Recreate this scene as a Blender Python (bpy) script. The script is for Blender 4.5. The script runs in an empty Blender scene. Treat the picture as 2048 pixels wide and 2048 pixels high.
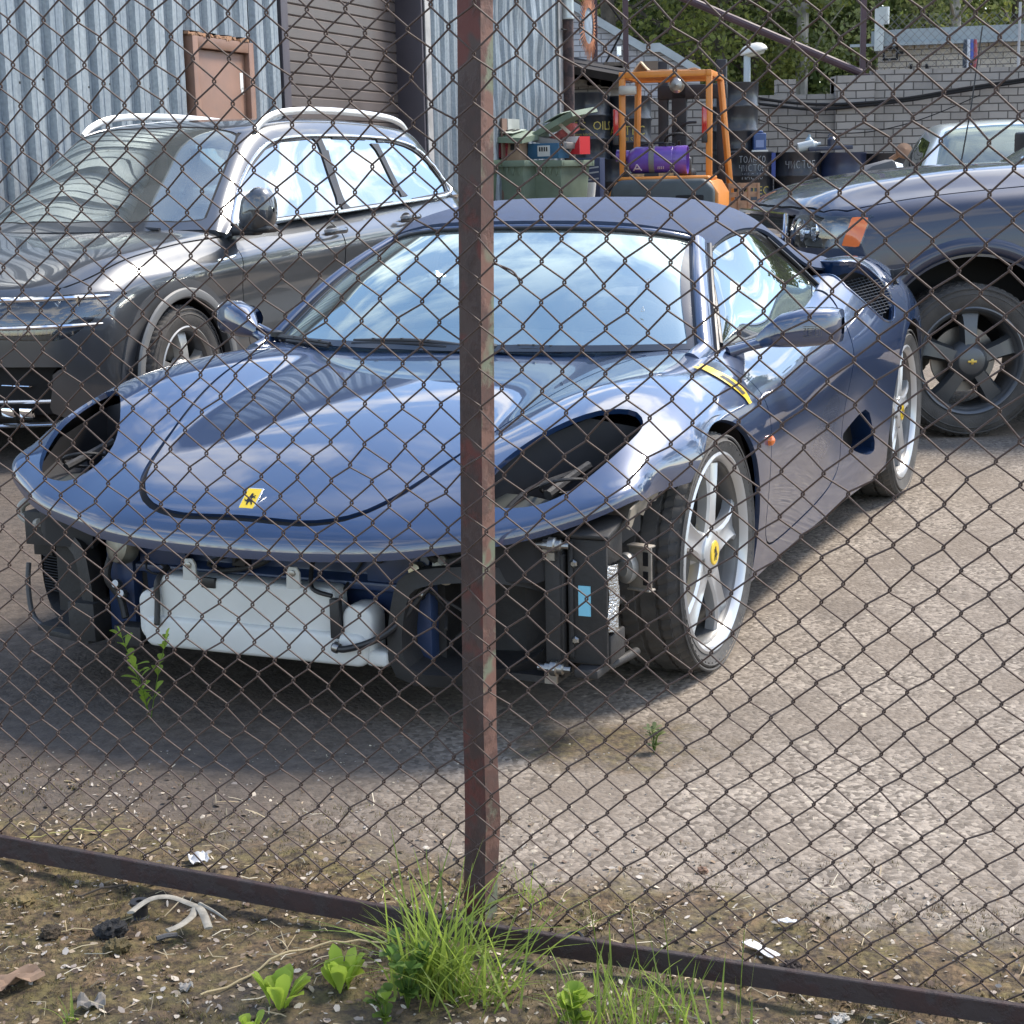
import bpy, bmesh, math, random
import numpy as np
from math import sin, cos, pi, radians, sqrt, atan2
from mathutils import Matrix, Vector

S = bpy.context.scene
C = S.collection
random.seed(7)
rng = np.random.default_rng(7)

# ------------------------------------------------------------------ camera
H = 1.3258
PITCH, ROLL, FPX = 0.19626, -0.02202, 3439.63
cam_d = bpy.data.cameras.new('camera')
cam_d.sensor_fit = 'HORIZONTAL'
cam_d.sensor_width = 36.0
cam_d.lens = 36.0 * FPX / 2048.0
cam_d.clip_start = 0.05
cam_d.clip_end = 2000.0
cam = bpy.data.objects.new('camera', cam_d)
C.objects.link(cam)
cam.matrix_world = (Matrix.Translation((0, 0, H)) @ Matrix.Rotation(pi / 2 - PITCH, 4, 'X')
                    @ Matrix.Rotation(ROLL, 4, 'Z'))
S.camera = cam

# ------------------------------------------------------------------ sky, sun, exposure
SUN_AZ, SUN_EL = radians(57), radians(51)
W = bpy.data.worlds.new('World')
S.world = W
W.use_nodes = True
wn, wl = W.node_tree.nodes, W.node_tree.links
bg = wn['Background']
sky = wn.new('ShaderNodeTexSky')
sky.sky_type = 'NISHITA'
sky.sun_disc = False
sky.sun_elevation = SUN_EL
sky.sun_rotation = SUN_AZ
sky.air_density = 1.0
sky.dust_density = 0.4
sky.ozone_density = 1.3
tc = wn.new('ShaderNodeTexCoord')
sep = wn.new('ShaderNodeSeparateXYZ')
wl.new(tc.outputs['Generated'], sep.inputs[0])
zc = wn.new('ShaderNodeMath'); zc.operation = 'MAXIMUM'; zc.inputs[1].default_value = 0.06
wl.new(sep.outputs['Z'], zc.inputs[0])
dx = wn.new('ShaderNodeMath'); dx.operation = 'DIVIDE'
dy = wn.new('ShaderNodeMath'); dy.operation = 'DIVIDE'
wl.new(sep.outputs['X'], dx.inputs[0]); wl.new(zc.outputs[0], dx.inputs[1])
wl.new(sep.outputs['Y'], dy.inputs[0]); wl.new(zc.outputs[0], dy.inputs[1])
cmb = wn.new('ShaderNodeCombineXYZ')
wl.new(dx.outputs[0], cmb.inputs[0]); wl.new(dy.outputs[0], cmb.inputs[1])
cn = wn.new('ShaderNodeTexNoise')
cn.inputs['Scale'].default_value = 1.25
cn.inputs['Detail'].default_value = 9.0
cn.inputs['Roughness'].default_value = 0.58
cn.inputs['Distortion'].default_value = 0.35
mp = wn.new('ShaderNodeMapping')
mp.inputs['Location'].default_value = (2.3, 5.1, 0.0)
wl.new(cmb.outputs[0], mp.inputs[0]); wl.new(mp.outputs[0], cn.inputs['Vector'])
cr = wn.new('ShaderNodeValToRGB')
cr.color_ramp.elements[0].position = 0.49; cr.color_ramp.elements[0].color = (0, 0, 0, 1)
cr.color_ramp.elements[1].position = 0.60; cr.color_ramp.elements[1].color = (1, 1, 1, 1)
wl.new(cn.outputs['Fac'], cr.inputs[0])
mx = wn.new('ShaderNodeMixRGB')
nrm = wn.new('ShaderNodeVectorMath'); nrm.operation = 'DOT_PRODUCT'      # clouds shine where the sun stands behind them
nrm.inputs[1].default_value = (sin(SUN_AZ) * cos(SUN_EL), cos(SUN_AZ) * cos(SUN_EL), sin(SUN_EL))
wl.new(tc.outputs['Generated'], nrm.inputs[0])
glow = wn.new('ShaderNodeMapRange'); glow.inputs['From Min'].default_value = 0.45; glow.inputs['From Max'].default_value = 1.0
glow.inputs['To Min'].default_value = 5.0; glow.inputs['To Max'].default_value = 11.0
wl.new(nrm.outputs['Value'], glow.inputs['Value'])
cc_ = wn.new('ShaderNodeVectorMath'); cc_.operation = 'SCALE'; cc_.inputs[0].default_value = (1.0, 0.98, 0.95)
wl.new(glow.outputs[0], cc_.inputs['Scale']); wl.new(cc_.outputs[0], mx.inputs['Color2'])
thin = wn.new('ShaderNodeMapRange'); thin.inputs['From Min'].default_value = 0.92; thin.inputs['From Max'].default_value = 0.60
thin.inputs['To Min'].default_value = 0.10; thin.inputs['To Max'].default_value = 1.0
wl.new(sep.outputs['Z'], thin.inputs['Value'])
cm = wn.new('ShaderNodeMath'); cm.operation = 'MULTIPLY'
wl.new(cr.outputs[0], cm.inputs[0]); wl.new(thin.outputs[0], cm.inputs[1])
wl.new(cm.outputs[0], mx.inputs['Fac']); wl.new(sky.outputs[0], mx.inputs['Color1'])
wl.new(mx.outputs[0], bg.inputs['Color'])
bg.inputs['Strength'].default_value = 0.15

sun_d = bpy.data.lights.new('sun', 'SUN')
sun_d.energy = 2.5
sun_d.angle = radians(14.0)
sun_d.color = (1.0, 0.91, 0.79)
sun = bpy.data.objects.new('sun', sun_d)
C.objects.link(sun)
sv = Vector((sin(SUN_AZ) * cos(SUN_EL), cos(SUN_AZ) * cos(SUN_EL), sin(SUN_EL)))
sun.rotation_euler = sv.to_track_quat('Z', 'Y').to_euler()
sun.location = sv * 40

S.view_settings.view_transform = 'Standard'
S.view_settings.look = 'None'
S.view_settings.exposure = 1.28
S.view_settings.gamma = 1.0
S.cycles.max_bounces = 8
S.cycles.transparent_max_bounces = 16
S.cycles.caustics_reflective = False
S.cycles.caustics_refractive = False

# ------------------------------------------------------------------ measuring helpers
def raydir(px, py):
    a0, b0 = px - 1024, py - 1024
    a = a0 * cos(ROLL) + b0 * sin(ROLL)
    b = -a0 * sin(ROLL) + b0 * cos(ROLL)
    return np.array([a, FPX * cos(PITCH) - b * sin(PITCH), -FPX * sin(PITCH) - b * cos(PITCH)]) / FPX
def at(px, py, Y):
    d = raydir(px, py)
    p = np.array([0, 0, H]) + d * (Y / d[1])
    return (float(p[0]), float(p[1]), float(p[2]))
def gnd(px, py, z=0.0):
    d = raydir(px, py)
    p = np.array([0, 0, H]) + d * ((z - H) / d[2])
    return (float(p[0]), float(p[1]), float(z))

# ------------------------------------------------------------------ mesh helpers
class MB:
    """collects geometry, links it as one mesh object"""
    def __init__(s):
        s.V, s.F, s.M = [], [], []
    def add(s, V, F, m=0):
        o = len(s.V)
        s.V += [tuple(map(float, v)) for v in V]
        s.F += [tuple(i + o for i in f) for f in F]
        s.M += [m] * len(F)
        return s
    def box(s, c, d, m=0, rot=None, taper=1.0):
        x, y, z = d[0] / 2, d[1] / 2, d[2] / 2
        V = [(-x, -y, -z), (x, -y, -z), (x, y, -z), (-x, y, -z)]
        V += [(a * taper, b * taper, z) for a, b in ((-x, -y), (x, -y), (x, y), (-x, y))]
        V = [Vector(v) for v in V]
        if rot is not None:
            V = [rot @ v for v in V]
        V = [v + Vector(c) for v in V]
        return s.add(V, [(3, 2, 1, 0), (4, 5, 6, 7), (0, 1, 5, 4), (1, 2, 6, 5), (2, 3, 7, 6), (3, 0, 4, 7)], m)
    def tube(s, P, r, n=8, m=0, cap=True, flat=1.0, up=None):
        P = [Vector(p) for p in P]
        k = len(P)
        R = r if isinstance(r, (list, tuple)) else [r] * k
        V, F = [], []
        pu = None
        for i, p in enumerate(P):
            t = (P[min(i + 1, k - 1)] - P[max(i - 1, 0)])
            if t.length < 1e-9: t = Vector((0, 0, 1))
            t.normalize()
            if pu is None:
                u = Vector(up) if up else (Vector((0, 0, 1)) if abs(t.z) < .9 else Vector((1, 0, 0)))
            else:
                u = pu
            u = u - t * u.dot(t)
            if u.length < 1e-6: u = t.orthogonal()
            u.normalize(); pu = u
            w = t.cross(u)
            for j in range(n):
                a = 2 * pi * j / n
                V.append(p + (w * cos(a) + u * sin(a) * flat) * R[i])
        for i in range(k - 1):
            for j in range(n):
                F.append((i * n + j, i * n + (j + 1) % n, (i + 1) * n + (j + 1) % n, (i + 1) * n + j))
        if cap:
            F.append(tuple(range(n))[::-1]); F.append(tuple((k - 1) * n + j for j in range(n)))
        return s.add(V, F, m)
    def lathe(s, prof, n=32, m=0, M=None, close=False):
        """prof: (radius, height) pairs about local Z"""
        V, F = [], []
        k = len(prof)
        for r, h in prof:
            for j in range(n):
                a = 2 * pi * j / n
                V.append(Vector((r * cos(a), r * sin(a), h)))
        for i in range(k - 1):
            for j in range(n):
                F.append((i * n + j, i * n + (j + 1) % n, (i + 1) * n + (j + 1) % n, (i + 1) * n + j))
        if close:
            F.append(tuple(range(n))[::-1]); F.append(tuple((k - 1) * n + j for j in range(n)))
        if M is not None: V = [M @ v for v in V]
        return s.add(V, F, m)
    def prism(s, poly, a, b, axis=1, m=0, M=None):
        """polygon in the plane across axis, extruded from a to b"""
        n = len(poly)
        def P(q, h):
            if axis == 0: return Vector((h, q[0], q[1]))
            if axis == 1: return Vector((q[0], h, q[1]))
            return Vector((q[0], q[1], h))
        V = [P(q, a) for q in poly] + [P(q, b) for q in poly]
        F = [tuple(range(n)), tuple(range(2 * n - 1, n - 1, -1))]
        F += [(i, n + i, n + (i + 1) % n, (i + 1) % n) for i in range(n)]
        if M is not None: V = [M @ v for v in V]
        return s.add(V, F, m)
    def grid(s, G, m=0, flip=False):
        G = np.asarray(G); a, b = G.shape[:2]
        F = []
        for i in range(a - 1):
            for j in range(b - 1):
                q = (i * b + j, i * b + j + 1, (i + 1) * b + j + 1, (i + 1) * b + j)
                F.append(q[::-1] if flip else q)
        return s.add(G.reshape(-1, 3), F, m)
    def build(s, name, mats, parent=None, smooth=35, bevel=0.0, bseg=2, solid=0.0):
        me = bpy.data.meshes.new(name)
        me.from_pydata(s.V, [], s.F)
        if not isinstance(mats, (list, tuple)): mats = [mats]
        for mt in mats: me.materials.append(mt)
        me.polygons.foreach_set('material_index', s.M)
        bm = bmesh.new(); bm.from_mesh(me)
        if solid:
            bmesh.ops.solidify(bm, geom=bm.faces[:], thickness=solid)
        bmesh.ops.recalc_face_normals(bm, faces=bm.faces[:])
        if bevel:
            ed = [e for e in bm.edges if len(e.link_faces) == 2 and e.calc_face_angle(0) > radians(40)]
            bmesh.ops.bevel(bm, geom=ed, offset=bevel, segments=bseg, affect='EDGES', profile=0.5, clamp_overlap=True)
        bm.to_mesh(me); bm.free()
        if smooth:
            me.shade_smooth()
            me.set_sharp_from_angle(angle=radians(smooth))
        me.update()
        o = bpy.data.objects.new(name, me)
        C.objects.link(o)
        if parent: o.parent = parent
        return o

def tag(o, label=None, cat=None, group=None, kind=None):
    if label: o['label'] = label
    if cat: o['category'] = cat
    if group: o['group'] = group
    if kind: o['kind'] = kind
    return o
def thing(name, label, cat, loc=(0, 0, 0), rz=0.0, group=None):
    o = bpy.data.objects.new(name, None)
    o.empty_display_size = 0.1
    C.objects.link(o)
    o.location = loc; o.rotation_euler = (0, 0, rz)
    return tag(o, label, cat, group)
def copy_tree(o, parent=None):
    c = o.copy(); C.objects.link(c)
    if parent: c.parent = parent
    for ch in [x for x in bpy.data.objects if x.parent == o]:
        copy_tree(ch, c)
    return c
def rotm(ax, deg): return Matrix.Rotation(radians(deg), 4, ax)
def T(x, y, z): return Matrix.Translation((x, y, z))
def curve(P, n=8, closed=False):
    """Catmull-Rom through P"""
    P = [np.array(p, float) for p in P]
    k = len(P); out = []
    for i in range(k if closed else k - 1):
        if closed:
            a, b, c, d = P[(i - 1) % k], P[i], P[(i + 1) % k], P[(i + 2) % k]
        else:
            a, b, c, d = P[max(i - 1, 0)], P[i], P[i + 1], P[min(i + 2, k - 1)]
        for j in range(n):
            t = j / n
            out.append(.5 * ((2 * b) + (-a + c) * t + (2 * a - 5 * b + 4 * c - d) * t * t + (-a + 3 * b - 3 * c + d) * t ** 3))
    if not closed: out.append(P[-1])
    return out

# ------------------------------------------------------------------ skin surfaces (car bodies)
def _ncs(t):
    """matrix giving second derivatives of the natural cubic spline on knots t"""
    n = len(t); h = np.diff(t)
    A = np.zeros((n, n)); B = np.zeros((n, n))
    A[0, 0] = A[-1, -1] = 1
    for i in range(1, n - 1):
        A[i, i - 1], A[i, i], A[i, i + 1] = h[i - 1], 2 * (h[i - 1] + h[i]), h[i]
        B[i, i - 1], B[i, i], B[i, i + 1] = 6 / h[i - 1], -6 / h[i - 1] - 6 / h[i], 6 / h[i]
    return np.linalg.solve(A, B)
def _basis(t, k):
    n = len(t); M = _ncs(t); rows = []
    for i in range(n - 1):
        h = t[i + 1] - t[i]
        for j in range(k):
            u = j / k
            r = np.zeros(n)
            a, b = 1 - u, u
            r[i] += a; r[i + 1] += b
            r += ((a ** 3 - a) * M[i] + (b ** 3 - b) * M[i + 1]) * h * h / 6
            rows.append(r)
    r = np.zeros(n); r[-1] = 1; rows.append(r)
    return np.array(rows)
def spline_grid(G, ku=6, kv=6, mirror=True, alpha=0.7):
    G = np.asarray(G, float)
    if mirror:
        R = G[:, :0:-1].copy(); R[..., 1] *= -1
        G = np.concatenate([R, G], axis=1)
    du = (np.linalg.norm(np.diff(G, axis=0), axis=2) ** alpha).mean(1)
    dv = (np.linalg.norm(np.diff(G, axis=1), axis=2) ** alpha).mean(0)
    tu = np.concatenate([[0], np.cumsum(du)]); tv = np.concatenate([[0], np.cumsum(dv)])
    Bu, Bv = _basis(tu, ku), _basis(tv, kv)
    return np.einsum('ai,ijk,bj->abk', Bu, G, Bv)

class Skin:
    """smooth sheet that can be cut along implicit curves, its normals carried along"""
    def __init__(s, P, flip=False):
        a, b = P.shape[:2]
        du = np.gradient(P, axis=0); dv = np.gradient(P, axis=1)
        N = np.cross(du, dv); N /= np.linalg.norm(N, axis=2, keepdims=True) + 1e-12
        if flip: N = -N
        bm = bmesh.new(); s.bm = bm
        s.L = bm.verts.layers.float_vector.new('nrm')
        vs = []
        for i in range(a):
            for j in range(b):
                v = bm.verts.new(P[i, j]); v[s.L] = N[i, j]; vs.append(v)
        for i in range(a - 1):
            for j in range(b - 1):
                q = [vs[i * b + j], vs[(i + 1) * b + j], vs[(i + 1) * b + j + 1], vs[i * b + j + 1]]
                bm.faces.new(q[::-1] if flip else q)
        bm.verts.index_update()
    def cut(s, f):
        bm = s.bm
        bm.verts.ensure_lookup_table()
        co = np.array([v.co for v in bm.verts])
        val = f(co); val[np.abs(val) < 2e-5] = 0
        d = {v: float(x) for v, x in zip(bm.verts, val)}
        touched = set()
        for e in list(bm.edges):
            a, b = e.verts
            if d[a] * d[b] < 0:
                t = d[a] / (d[a] - d[b])
                fs = list(e.link_faces)
                ne, nv = bmesh.utils.edge_split(e, a, t)
                d[nv] = 0.0
                touched.update(fs)
        for v, x in list(d.items()):
            if x == 0.0: touched.update(v.link_faces)
        todo = [x for x in touched if x.is_valid]
        while todo:
            fc = todo.pop()
            if not fc.is_valid: continue
            vs = list(fc.verts); n = len(vs)
            if not (any(d[v] > 0 for v in vs) and any(d[v] < 0 for v in vs)): continue
            zs = [i for i in range(n) if d[vs[i]] == 0]
            done = False
            for ii in range(len(zs)):
                for jj in range(ii + 1, len(zs)):
                    i, j = zs[ii], zs[jj]
                    if j - i < 2 or (i == 0 and j == n - 1): continue
                    r = bmesh.utils.face_split(fc, vs[i], vs[j])
                    if r and r[0]:
                        todo += [fc, r[0]]; done = True
                    break
                if done: break
    def take(s, f, keep=False):
        """removes the faces where f<0 and returns them as arrays"""
        fs = list(s.bm.faces)
        ce = np.array([x.calc_center_median() for x in fs])
        val = f(ce)
        sel = [x for x, q in zip(fs, val) if q < 0]
        out = s.arrays(sel)
        if not keep:
            bmesh.ops.delete(s.bm, geom=sel, context='FACES')
        return out
    def cuttake(s, f):
        s.cut(f); return s.take(f)
    def arrays(s, fs=None):
        fs = list(s.bm.faces) if fs is None else fs
        idx, V, N, F = {}, [], [], []
        for fc in fs:
            q = []
            for v in fc.verts:
                if v not in idx:
                    idx[v] = len(V); V.append(tuple(v.co)); N.append(tuple(v[s.L]))
                q.append(idx[v])
            F.append(q)
        return np.array(V).reshape(-1, 3), np.array(N).reshape(-1, 3), F

def join_arrays(*A):
    V, N, F, o = [], [], [], 0
    for v, n, f in A:
        V.append(v); N.append(n); F += [[i + o for i in q] for q in f]; o += len(v)
    return np.concatenate(V), np.concatenate(N), F
def skin_obj(name, arr, mats, parent=None, t=0.0, push=0.0, inner=0):
    """sheet with thickness t; push moves it along its normals"""
    V, N, F = arr
    N = N / (np.linalg.norm(N, axis=1, keepdims=True) + 1e-12)
    V = V + N * push
    faces = [list(q) for q in F]; ln = [[N[i] for i in q] for q in F]; mi = [0] * len(F)
    VV = V
    if t:
        n = len(V)
        VV = np.concatenate([V, V - N * t])
        cnt = {}
        for q in F:
            for i in range(len(q)):
                a, b = q[i], q[(i + 1) % len(q)]
                cnt[(a, b)] = 1
        for q in F:
            faces.append([i + n for i in q][::-1]); ln.append([-N[i] for i in q][::-1]); mi.append(inner)
        for (a, b) in list(cnt):
            if (b, a) not in cnt:
                q = [b, a, a + n, b + n]
                nn = np.cross(VV[a] - VV[b], VV[b + n] - VV[b]); nn = nn / (np.linalg.norm(nn) + 1e-12)
                faces.append(q); ln.append([nn] * 4); mi.append(0)
    me = bpy.data.meshes.new(name)
    me.from_pydata([tuple(v) for v in VV], [], faces)
    for m in (mats if isinstance(mats, (list, tuple)) else [mats]): me.materials.append(m)
    me.polygons.foreach_set('material_index', mi)
    me.shade_smooth()
    me.normals_split_custom_set([tuple(x) for q in ln for x in q])
    me.update()
    o = bpy.data.objects.new(name, me); C.objects.link(o)
    if parent: o.parent = parent
    return o
def sd_poly(Q, P):
    """signed distance of points Q (n,2) to closed polygon P, negative inside"""
    P = np.asarray(P, float); A = P; B = np.roll(P, -1, 0)
    best = np.full(len(Q), 1e9); ins = np.zeros(len(Q), bool)
    for a, b in zip(A, B):
        ab = b - a; l2 = (ab ** 2).sum() + 1e-15
        t = np.clip(((Q - a) @ ab) / l2, 0, 1)
        best = np.minimum(best, np.linalg.norm(Q - (a + t[:, None] * ab), axis=1))
        c = ((a[1] > Q[:, 1]) != (b[1] > Q[:, 1])) & (Q[:, 0] < (b[0] - a[0]) * (Q[:, 1] - a[1]) / (b[1] - a[1] + 1e-15) + a[0])
        ins ^= c
    return np.where(ins, -best, best)
def d_line(Q, P):
    P = np.asarray(P, float); best = np.full(len(Q), 1e9)
    for a, b in zip(P[:-1], P[1:]):
        ab = b - a; l2 = (ab ** 2).sum() + 1e-15
        t = np.clip(((Q - a) @ ab) / l2, 0, 1)
        best = np.minimum(best, np.linalg.norm(Q - (a + t[:, None] * ab), axis=1))
    return best
def XZ(P): return P[:, [0, 2]]
def XY(P): return P[:, [0, 1]]
def XAY(P): return np.stack([P[:, 0], np.abs(P[:, 1])], 1)
# ------------------------------------------------------------------ materials
def newmat(name):
    m = bpy.data.materials.new(name); m.use_nodes = True
    return m, m.node_tree.nodes, m.node_tree.links, m.node_tree.nodes['Principled BSDF']
def plain(name, col, rough=.5, metal=0.0, coat=0.0, spec=.5, bump=0.0, bscale=60, var=0.0, vscale=4.0, emit=0):
    m, n, l, b = newmat(name)
    b.inputs['Base Color'].default_value = (*col, 1)
    b.inputs['Roughness'].default_value = rough
    b.inputs['Metallic'].default_value = metal
    b.inputs['Coat Weight'].default_value = coat
    b.inputs['Coat Roughness'].default_value = .03
    b.inputs['Specular IOR Level'].default_value = spec
    if emit:
        b.inputs['Emission Color'].default_value = (*col, 1); b.inputs['Emission Strength'].default_value = emit
    tcn = n.new('ShaderNodeTexCoord')
    if var:
        nz = n.new('ShaderNodeTexNoise'); nz.inputs['Scale'].default_value = vscale; nz.inputs['Detail'].default_value = 6
        l.new(tcn.outputs['Object'], nz.inputs['Vector'])
        r = n.new('ShaderNodeValToRGB')
        r.color_ramp.elements[0].position = .3; r.color_ramp.elements[1].position = .7
        r.color_ramp.elements[0].color = (*[c * (1 - var) for c in col], 1)
        r.color_ramp.elements[1].color = (*[min(1, c * (1 + var)) for c in col], 1)
        l.new(nz.outputs['Fac'], r.inputs[0]); l.new(r.outputs[0], b.inputs['Base Color'])
        rr = n.new('ShaderNodeMapRange'); rr.inputs['To Min'].default_value = max(0, rough - .12); rr.inputs['To Max'].default_value = min(1, rough + .12)
        l.new(nz.outputs['Fac'], rr.inputs['Value']); l.new(rr.outputs[0], b.inputs['Roughness'])
    if bump:
        nb = n.new('ShaderNodeTexNoise'); nb.inputs['Scale'].default_value = bscale; nb.inputs['Detail'].default_value = 4
        l.new(tcn.outputs['Object'], nb.inputs['Vector'])
        bp = n.new('ShaderNodeBump'); bp.inputs['Strength'].default_value = bump; bp.inputs['Distance'].default_value = .01
        l.new(nb.outputs['Fac'], bp.inputs['Height']); l.new(bp.outputs[0], b.inputs['Normal'])
    return m
def carpaint(name, col, metal=.55, rough=.32, dust=.12, dustcol=(.30, .26, .21), ior=1.6):
    """metallic paint under a clear coat with a thin film of road dust that thickens low on the body"""
    m, n, l, b = newmat(name)
    b.inputs['Metallic'].default_value = metal
    b.inputs['Coat Weight'].default_value = 1.0
    b.inputs['Coat Roughness'].default_value = .015
    b.inputs['Coat IOR'].default_value = ior
    tcn = n.new('ShaderNodeTexCoord')
    nz = n.new('ShaderNodeTexNoise'); nz.inputs['Scale'].default_value = 5; nz.inputs['Detail'].default_value = 8; nz.inputs['Roughness'].default_value = .65
    l.new(tcn.outputs['Object'], nz.inputs['Vector'])
    st = n.new('ShaderNodeMapping'); st.inputs['Scale'].default_value = (14, 14, .9)
    l.new(tcn.outputs['Object'], st.inputs[0])
    ns = n.new('ShaderNodeTexNoise'); ns.inputs['Scale'].default_value = 1.6; ns.inputs['Detail'].default_value = 5
    l.new(st.outputs[0], ns.inputs['Vector'])
    sp = n.new('ShaderNodeSeparateXYZ'); l.new(tcn.outputs['Object'], sp.inputs[0])
    hz = n.new('ShaderNodeMapRange'); hz.inputs['From Min'].default_value = .78; hz.inputs['From Max'].default_value = .1
    hz.inputs['To Min'].default_value = .0; hz.inputs['To Max'].default_value = 1.0
    l.new(sp.outputs['Z'], hz.inputs['Value'])
    ge = n.new('ShaderNodeNewGeometry'); sg = n.new('ShaderNodeSeparateXYZ')
    ma = n.new('ShaderNodeMath'); ma.operation = 'MULTIPLY'; l.new(nz.outputs['Fac'], ma.inputs[0]); l.new(ns.outputs['Fac'], ma.inputs[1])
    mb = n.new('ShaderNodeMath'); mb.operation = 'MULTIPLY_ADD'; l.new(ma.outputs[0], mb.inputs[0]); l.new(hz.outputs[0], mb.inputs[1])
    mb.inputs[2].default_value = dust * .12
    mc = n.new('ShaderNodeMath'); mc.operation = 'MULTIPLY'; mc.use_clamp = True; mc.inputs[1].default_value = dust * 6
    l.new(mb.outputs[0], mc.inputs[0])
    mix = n.new('ShaderNodeMixRGB'); mix.inputs[1].default_value = (*col, 1); mix.inputs[2].default_value = (*dustcol, 1)
    l.new(mc.outputs[0], mix.inputs[0]); l.new(mix.outputs[0], b.inputs['Base Color'])
    cw = n.new('ShaderNodeMapRange'); cw.inputs['To Min'].default_value = 1.0; cw.inputs['To Max'].default_value = .25
    l.new(mc.outputs[0], cw.inputs['Value']); l.new(cw.outputs[0], b.inputs['Coat Weight'])
    ro = n.new('ShaderNodeMapRange'); ro.inputs['To Min'].default_value = rough; ro.inputs['To Max'].default_value = .75
    l.new(mc.outputs[0], ro.inputs['Value']); l.new(ro.outputs[0], b.inputs['Roughness'])
    return m
def glassmat(name, tint=(.55, .62, .60), lo=.12, hi=1.0, rough=.0, reflcol=(.92, .98, 1.0), dirt=.05):
    m, n, l, b = newmat(name)
    n.remove(b)
    out = n['Material Output']
    tr = n.new('ShaderNodeBsdfTransparent'); tr.inputs[0].default_value = (*tint, 1)
    gl = n.new('ShaderNodeBsdfGlossy'); gl.inputs['Roughness'].default_value = rough; gl.inputs[0].default_value = (*reflcol, 1)
    lw = n.new('ShaderNodeLayerWeight'); lw.inputs[0].default_value = .42
    mr = n.new('ShaderNodeMapRange'); mr.inputs['To Min'].default_value = lo; mr.inputs['To Max'].default_value = hi
    l.new(lw.outputs['Fresnel'], mr.inputs['Value'])
    mix = n.new('ShaderNodeMixShader')
    l.new(mr.outputs[0], mix.inputs[0]); l.new(tr.outputs[0], mix.inputs[1]); l.new(gl.outputs[0], mix.inputs[2])
    df = n.new('ShaderNodeBsdfDiffuse'); df.inputs[0].default_value = (.42, .44, .42, 1)
    nz = n.new('ShaderNodeTexNoise'); nz.inputs['Scale'].default_value = 6; nz.inputs['Detail'].default_value = 7
    tcn = n.new('ShaderNodeTexCoord'); l.new(tcn.outputs['Object'], nz.inputs['Vector'])
    md = n.new('ShaderNodeMapRange'); md.inputs['To Min'].default_value = 0; md.inputs['To Max'].default_value = dirt * 2
    l.new(nz.outputs['Fac'], md.inputs['Value'])
    m2 = n.new('ShaderNodeMixShader'); l.new(md.outputs[0], m2.inputs[0]); l.new(mix.outputs[0], m2.inputs[1]); l.new(df.outputs[0], m2.inputs[2])
    l.new(m2.outputs[0], out.inputs[0])
    return m
def rusty(name, base, rust=(.075, .033, .022), amount=.5, scale=9, rough=.75, dark=(.02, .016, .02), bump=.35, paint2=None):
    m, n, l, b = newmat(name)
    tcn = n.new('ShaderNodeTexCoord')
    def noise(sc, det=8, ro=.62):
        q = n.new('ShaderNodeTexNoise'); q.inputs['Scale'].default_value = sc; q.inputs['Detail'].default_value = det; q.inputs['Roughness'].default_value = ro
        l.new(tcn.outputs['Object'], q.inputs['Vector']); return q
    a = noise(scale); c = noise(scale * 4.3)
    r1 = n.new('ShaderNodeValToRGB'); r1.color_ramp.elements[0].position = amount - .05; r1.color_ramp.elements[1].position = amount + .04
    l.new(a.outputs['Fac'], r1.inputs[0])
    rm = n.new('ShaderNodeMixRGB'); rm.inputs[1].default_value = (*dark, 1); rm.inputs[2].default_value = (*rust, 1)
    l.new(c.outputs['Fac'], rm.inputs[0])
    mx = n.new('ShaderNodeMixRGB'); mx.inputs[1].default_value = (*base, 1)
    if paint2:
        e = noise(scale * .7, 3); r2 = n.new('ShaderNodeValToRGB'); r2.color_ramp.elements[0].position = .48; r2.color_ramp.elements[1].position = .52
        l.new(e.outputs['Fac'], r2.inputs[0])
        pm = n.new('ShaderNodeMixRGB'); pm.inputs[1].default_value = (*base, 1); pm.inputs[2].default_value = (*paint2, 1)
        l.new(r2.outputs[0], pm.inputs[0]); l.new(pm.outputs[0], mx.inputs[1])
    l.new(r1.outputs[0], mx.inputs[0]); l.new(rm.outputs[0], mx.inputs[2])
    l.new(mx.outputs[0], b.inputs['Base Color'])
    b.inputs['Roughness'].default_value = rough
    bp = n.new('ShaderNodeBump'); bp.inputs['Strength'].default_value = bump; bp.inputs['Distance'].default_value = .004
    ad = n.new('ShaderNodeMath'); ad.operation = 'ADD'; l.new(c.outputs['Fac'], ad.inputs[0]); l.new(r1.outputs[0], ad.inputs[1])
    l.new(ad.outputs[0], bp.inputs['Height']); l.new(bp.outputs[0], b.inputs['Normal'])
    return m
M = {}
M['blue_paint'] = carpaint('metallic_blue_paint', (.005, .027, .088), .18, .38, .012, ior=1.9)
M['grey_paint'] = carpaint('grey_metallic_paint', (.060, .064, .070), .4, .33, .05, ior=1.7)
M['navy_paint'] = carpaint('dark_blue_paint', (.009, .016, .042), .10, .38, .07, ior=1.45)
M['white_paint'] = carpaint('pale_silver_paint', (.62, .66, .68), .1, .35, .05)
M['black_plastic'] = plain('black_plastic', (.018, .018, .02), .45, var=.2, vscale=20)
M['dusty_plastic'] = plain('dusty_black_plastic', (.022, .021, .021), .62, var=.4, vscale=9, bump=.15, bscale=90)
M['grey_plastic'] = plain('grey_cladding_plastic', (.075, .075, .077), .6, bump=.1, bscale=200, var=.12)
M['gap'] = plain('dark_gap', (.006, .006, .007), .8)
M['cavity'] = plain('dark_cavity', (.010, .010, .012), .7, var=.4, vscale=12)
M['rubber'] = plain('tyre_rubber', (.080, .076, .072), .78, var=.3, vscale=14, bump=.15, bscale=160)
M['rubber_dusty'] = plain('dusty_tyre_rubber', (.060, .055, .050), .8, var=.35, vscale=10, bump=.2, bscale=160)
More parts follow.
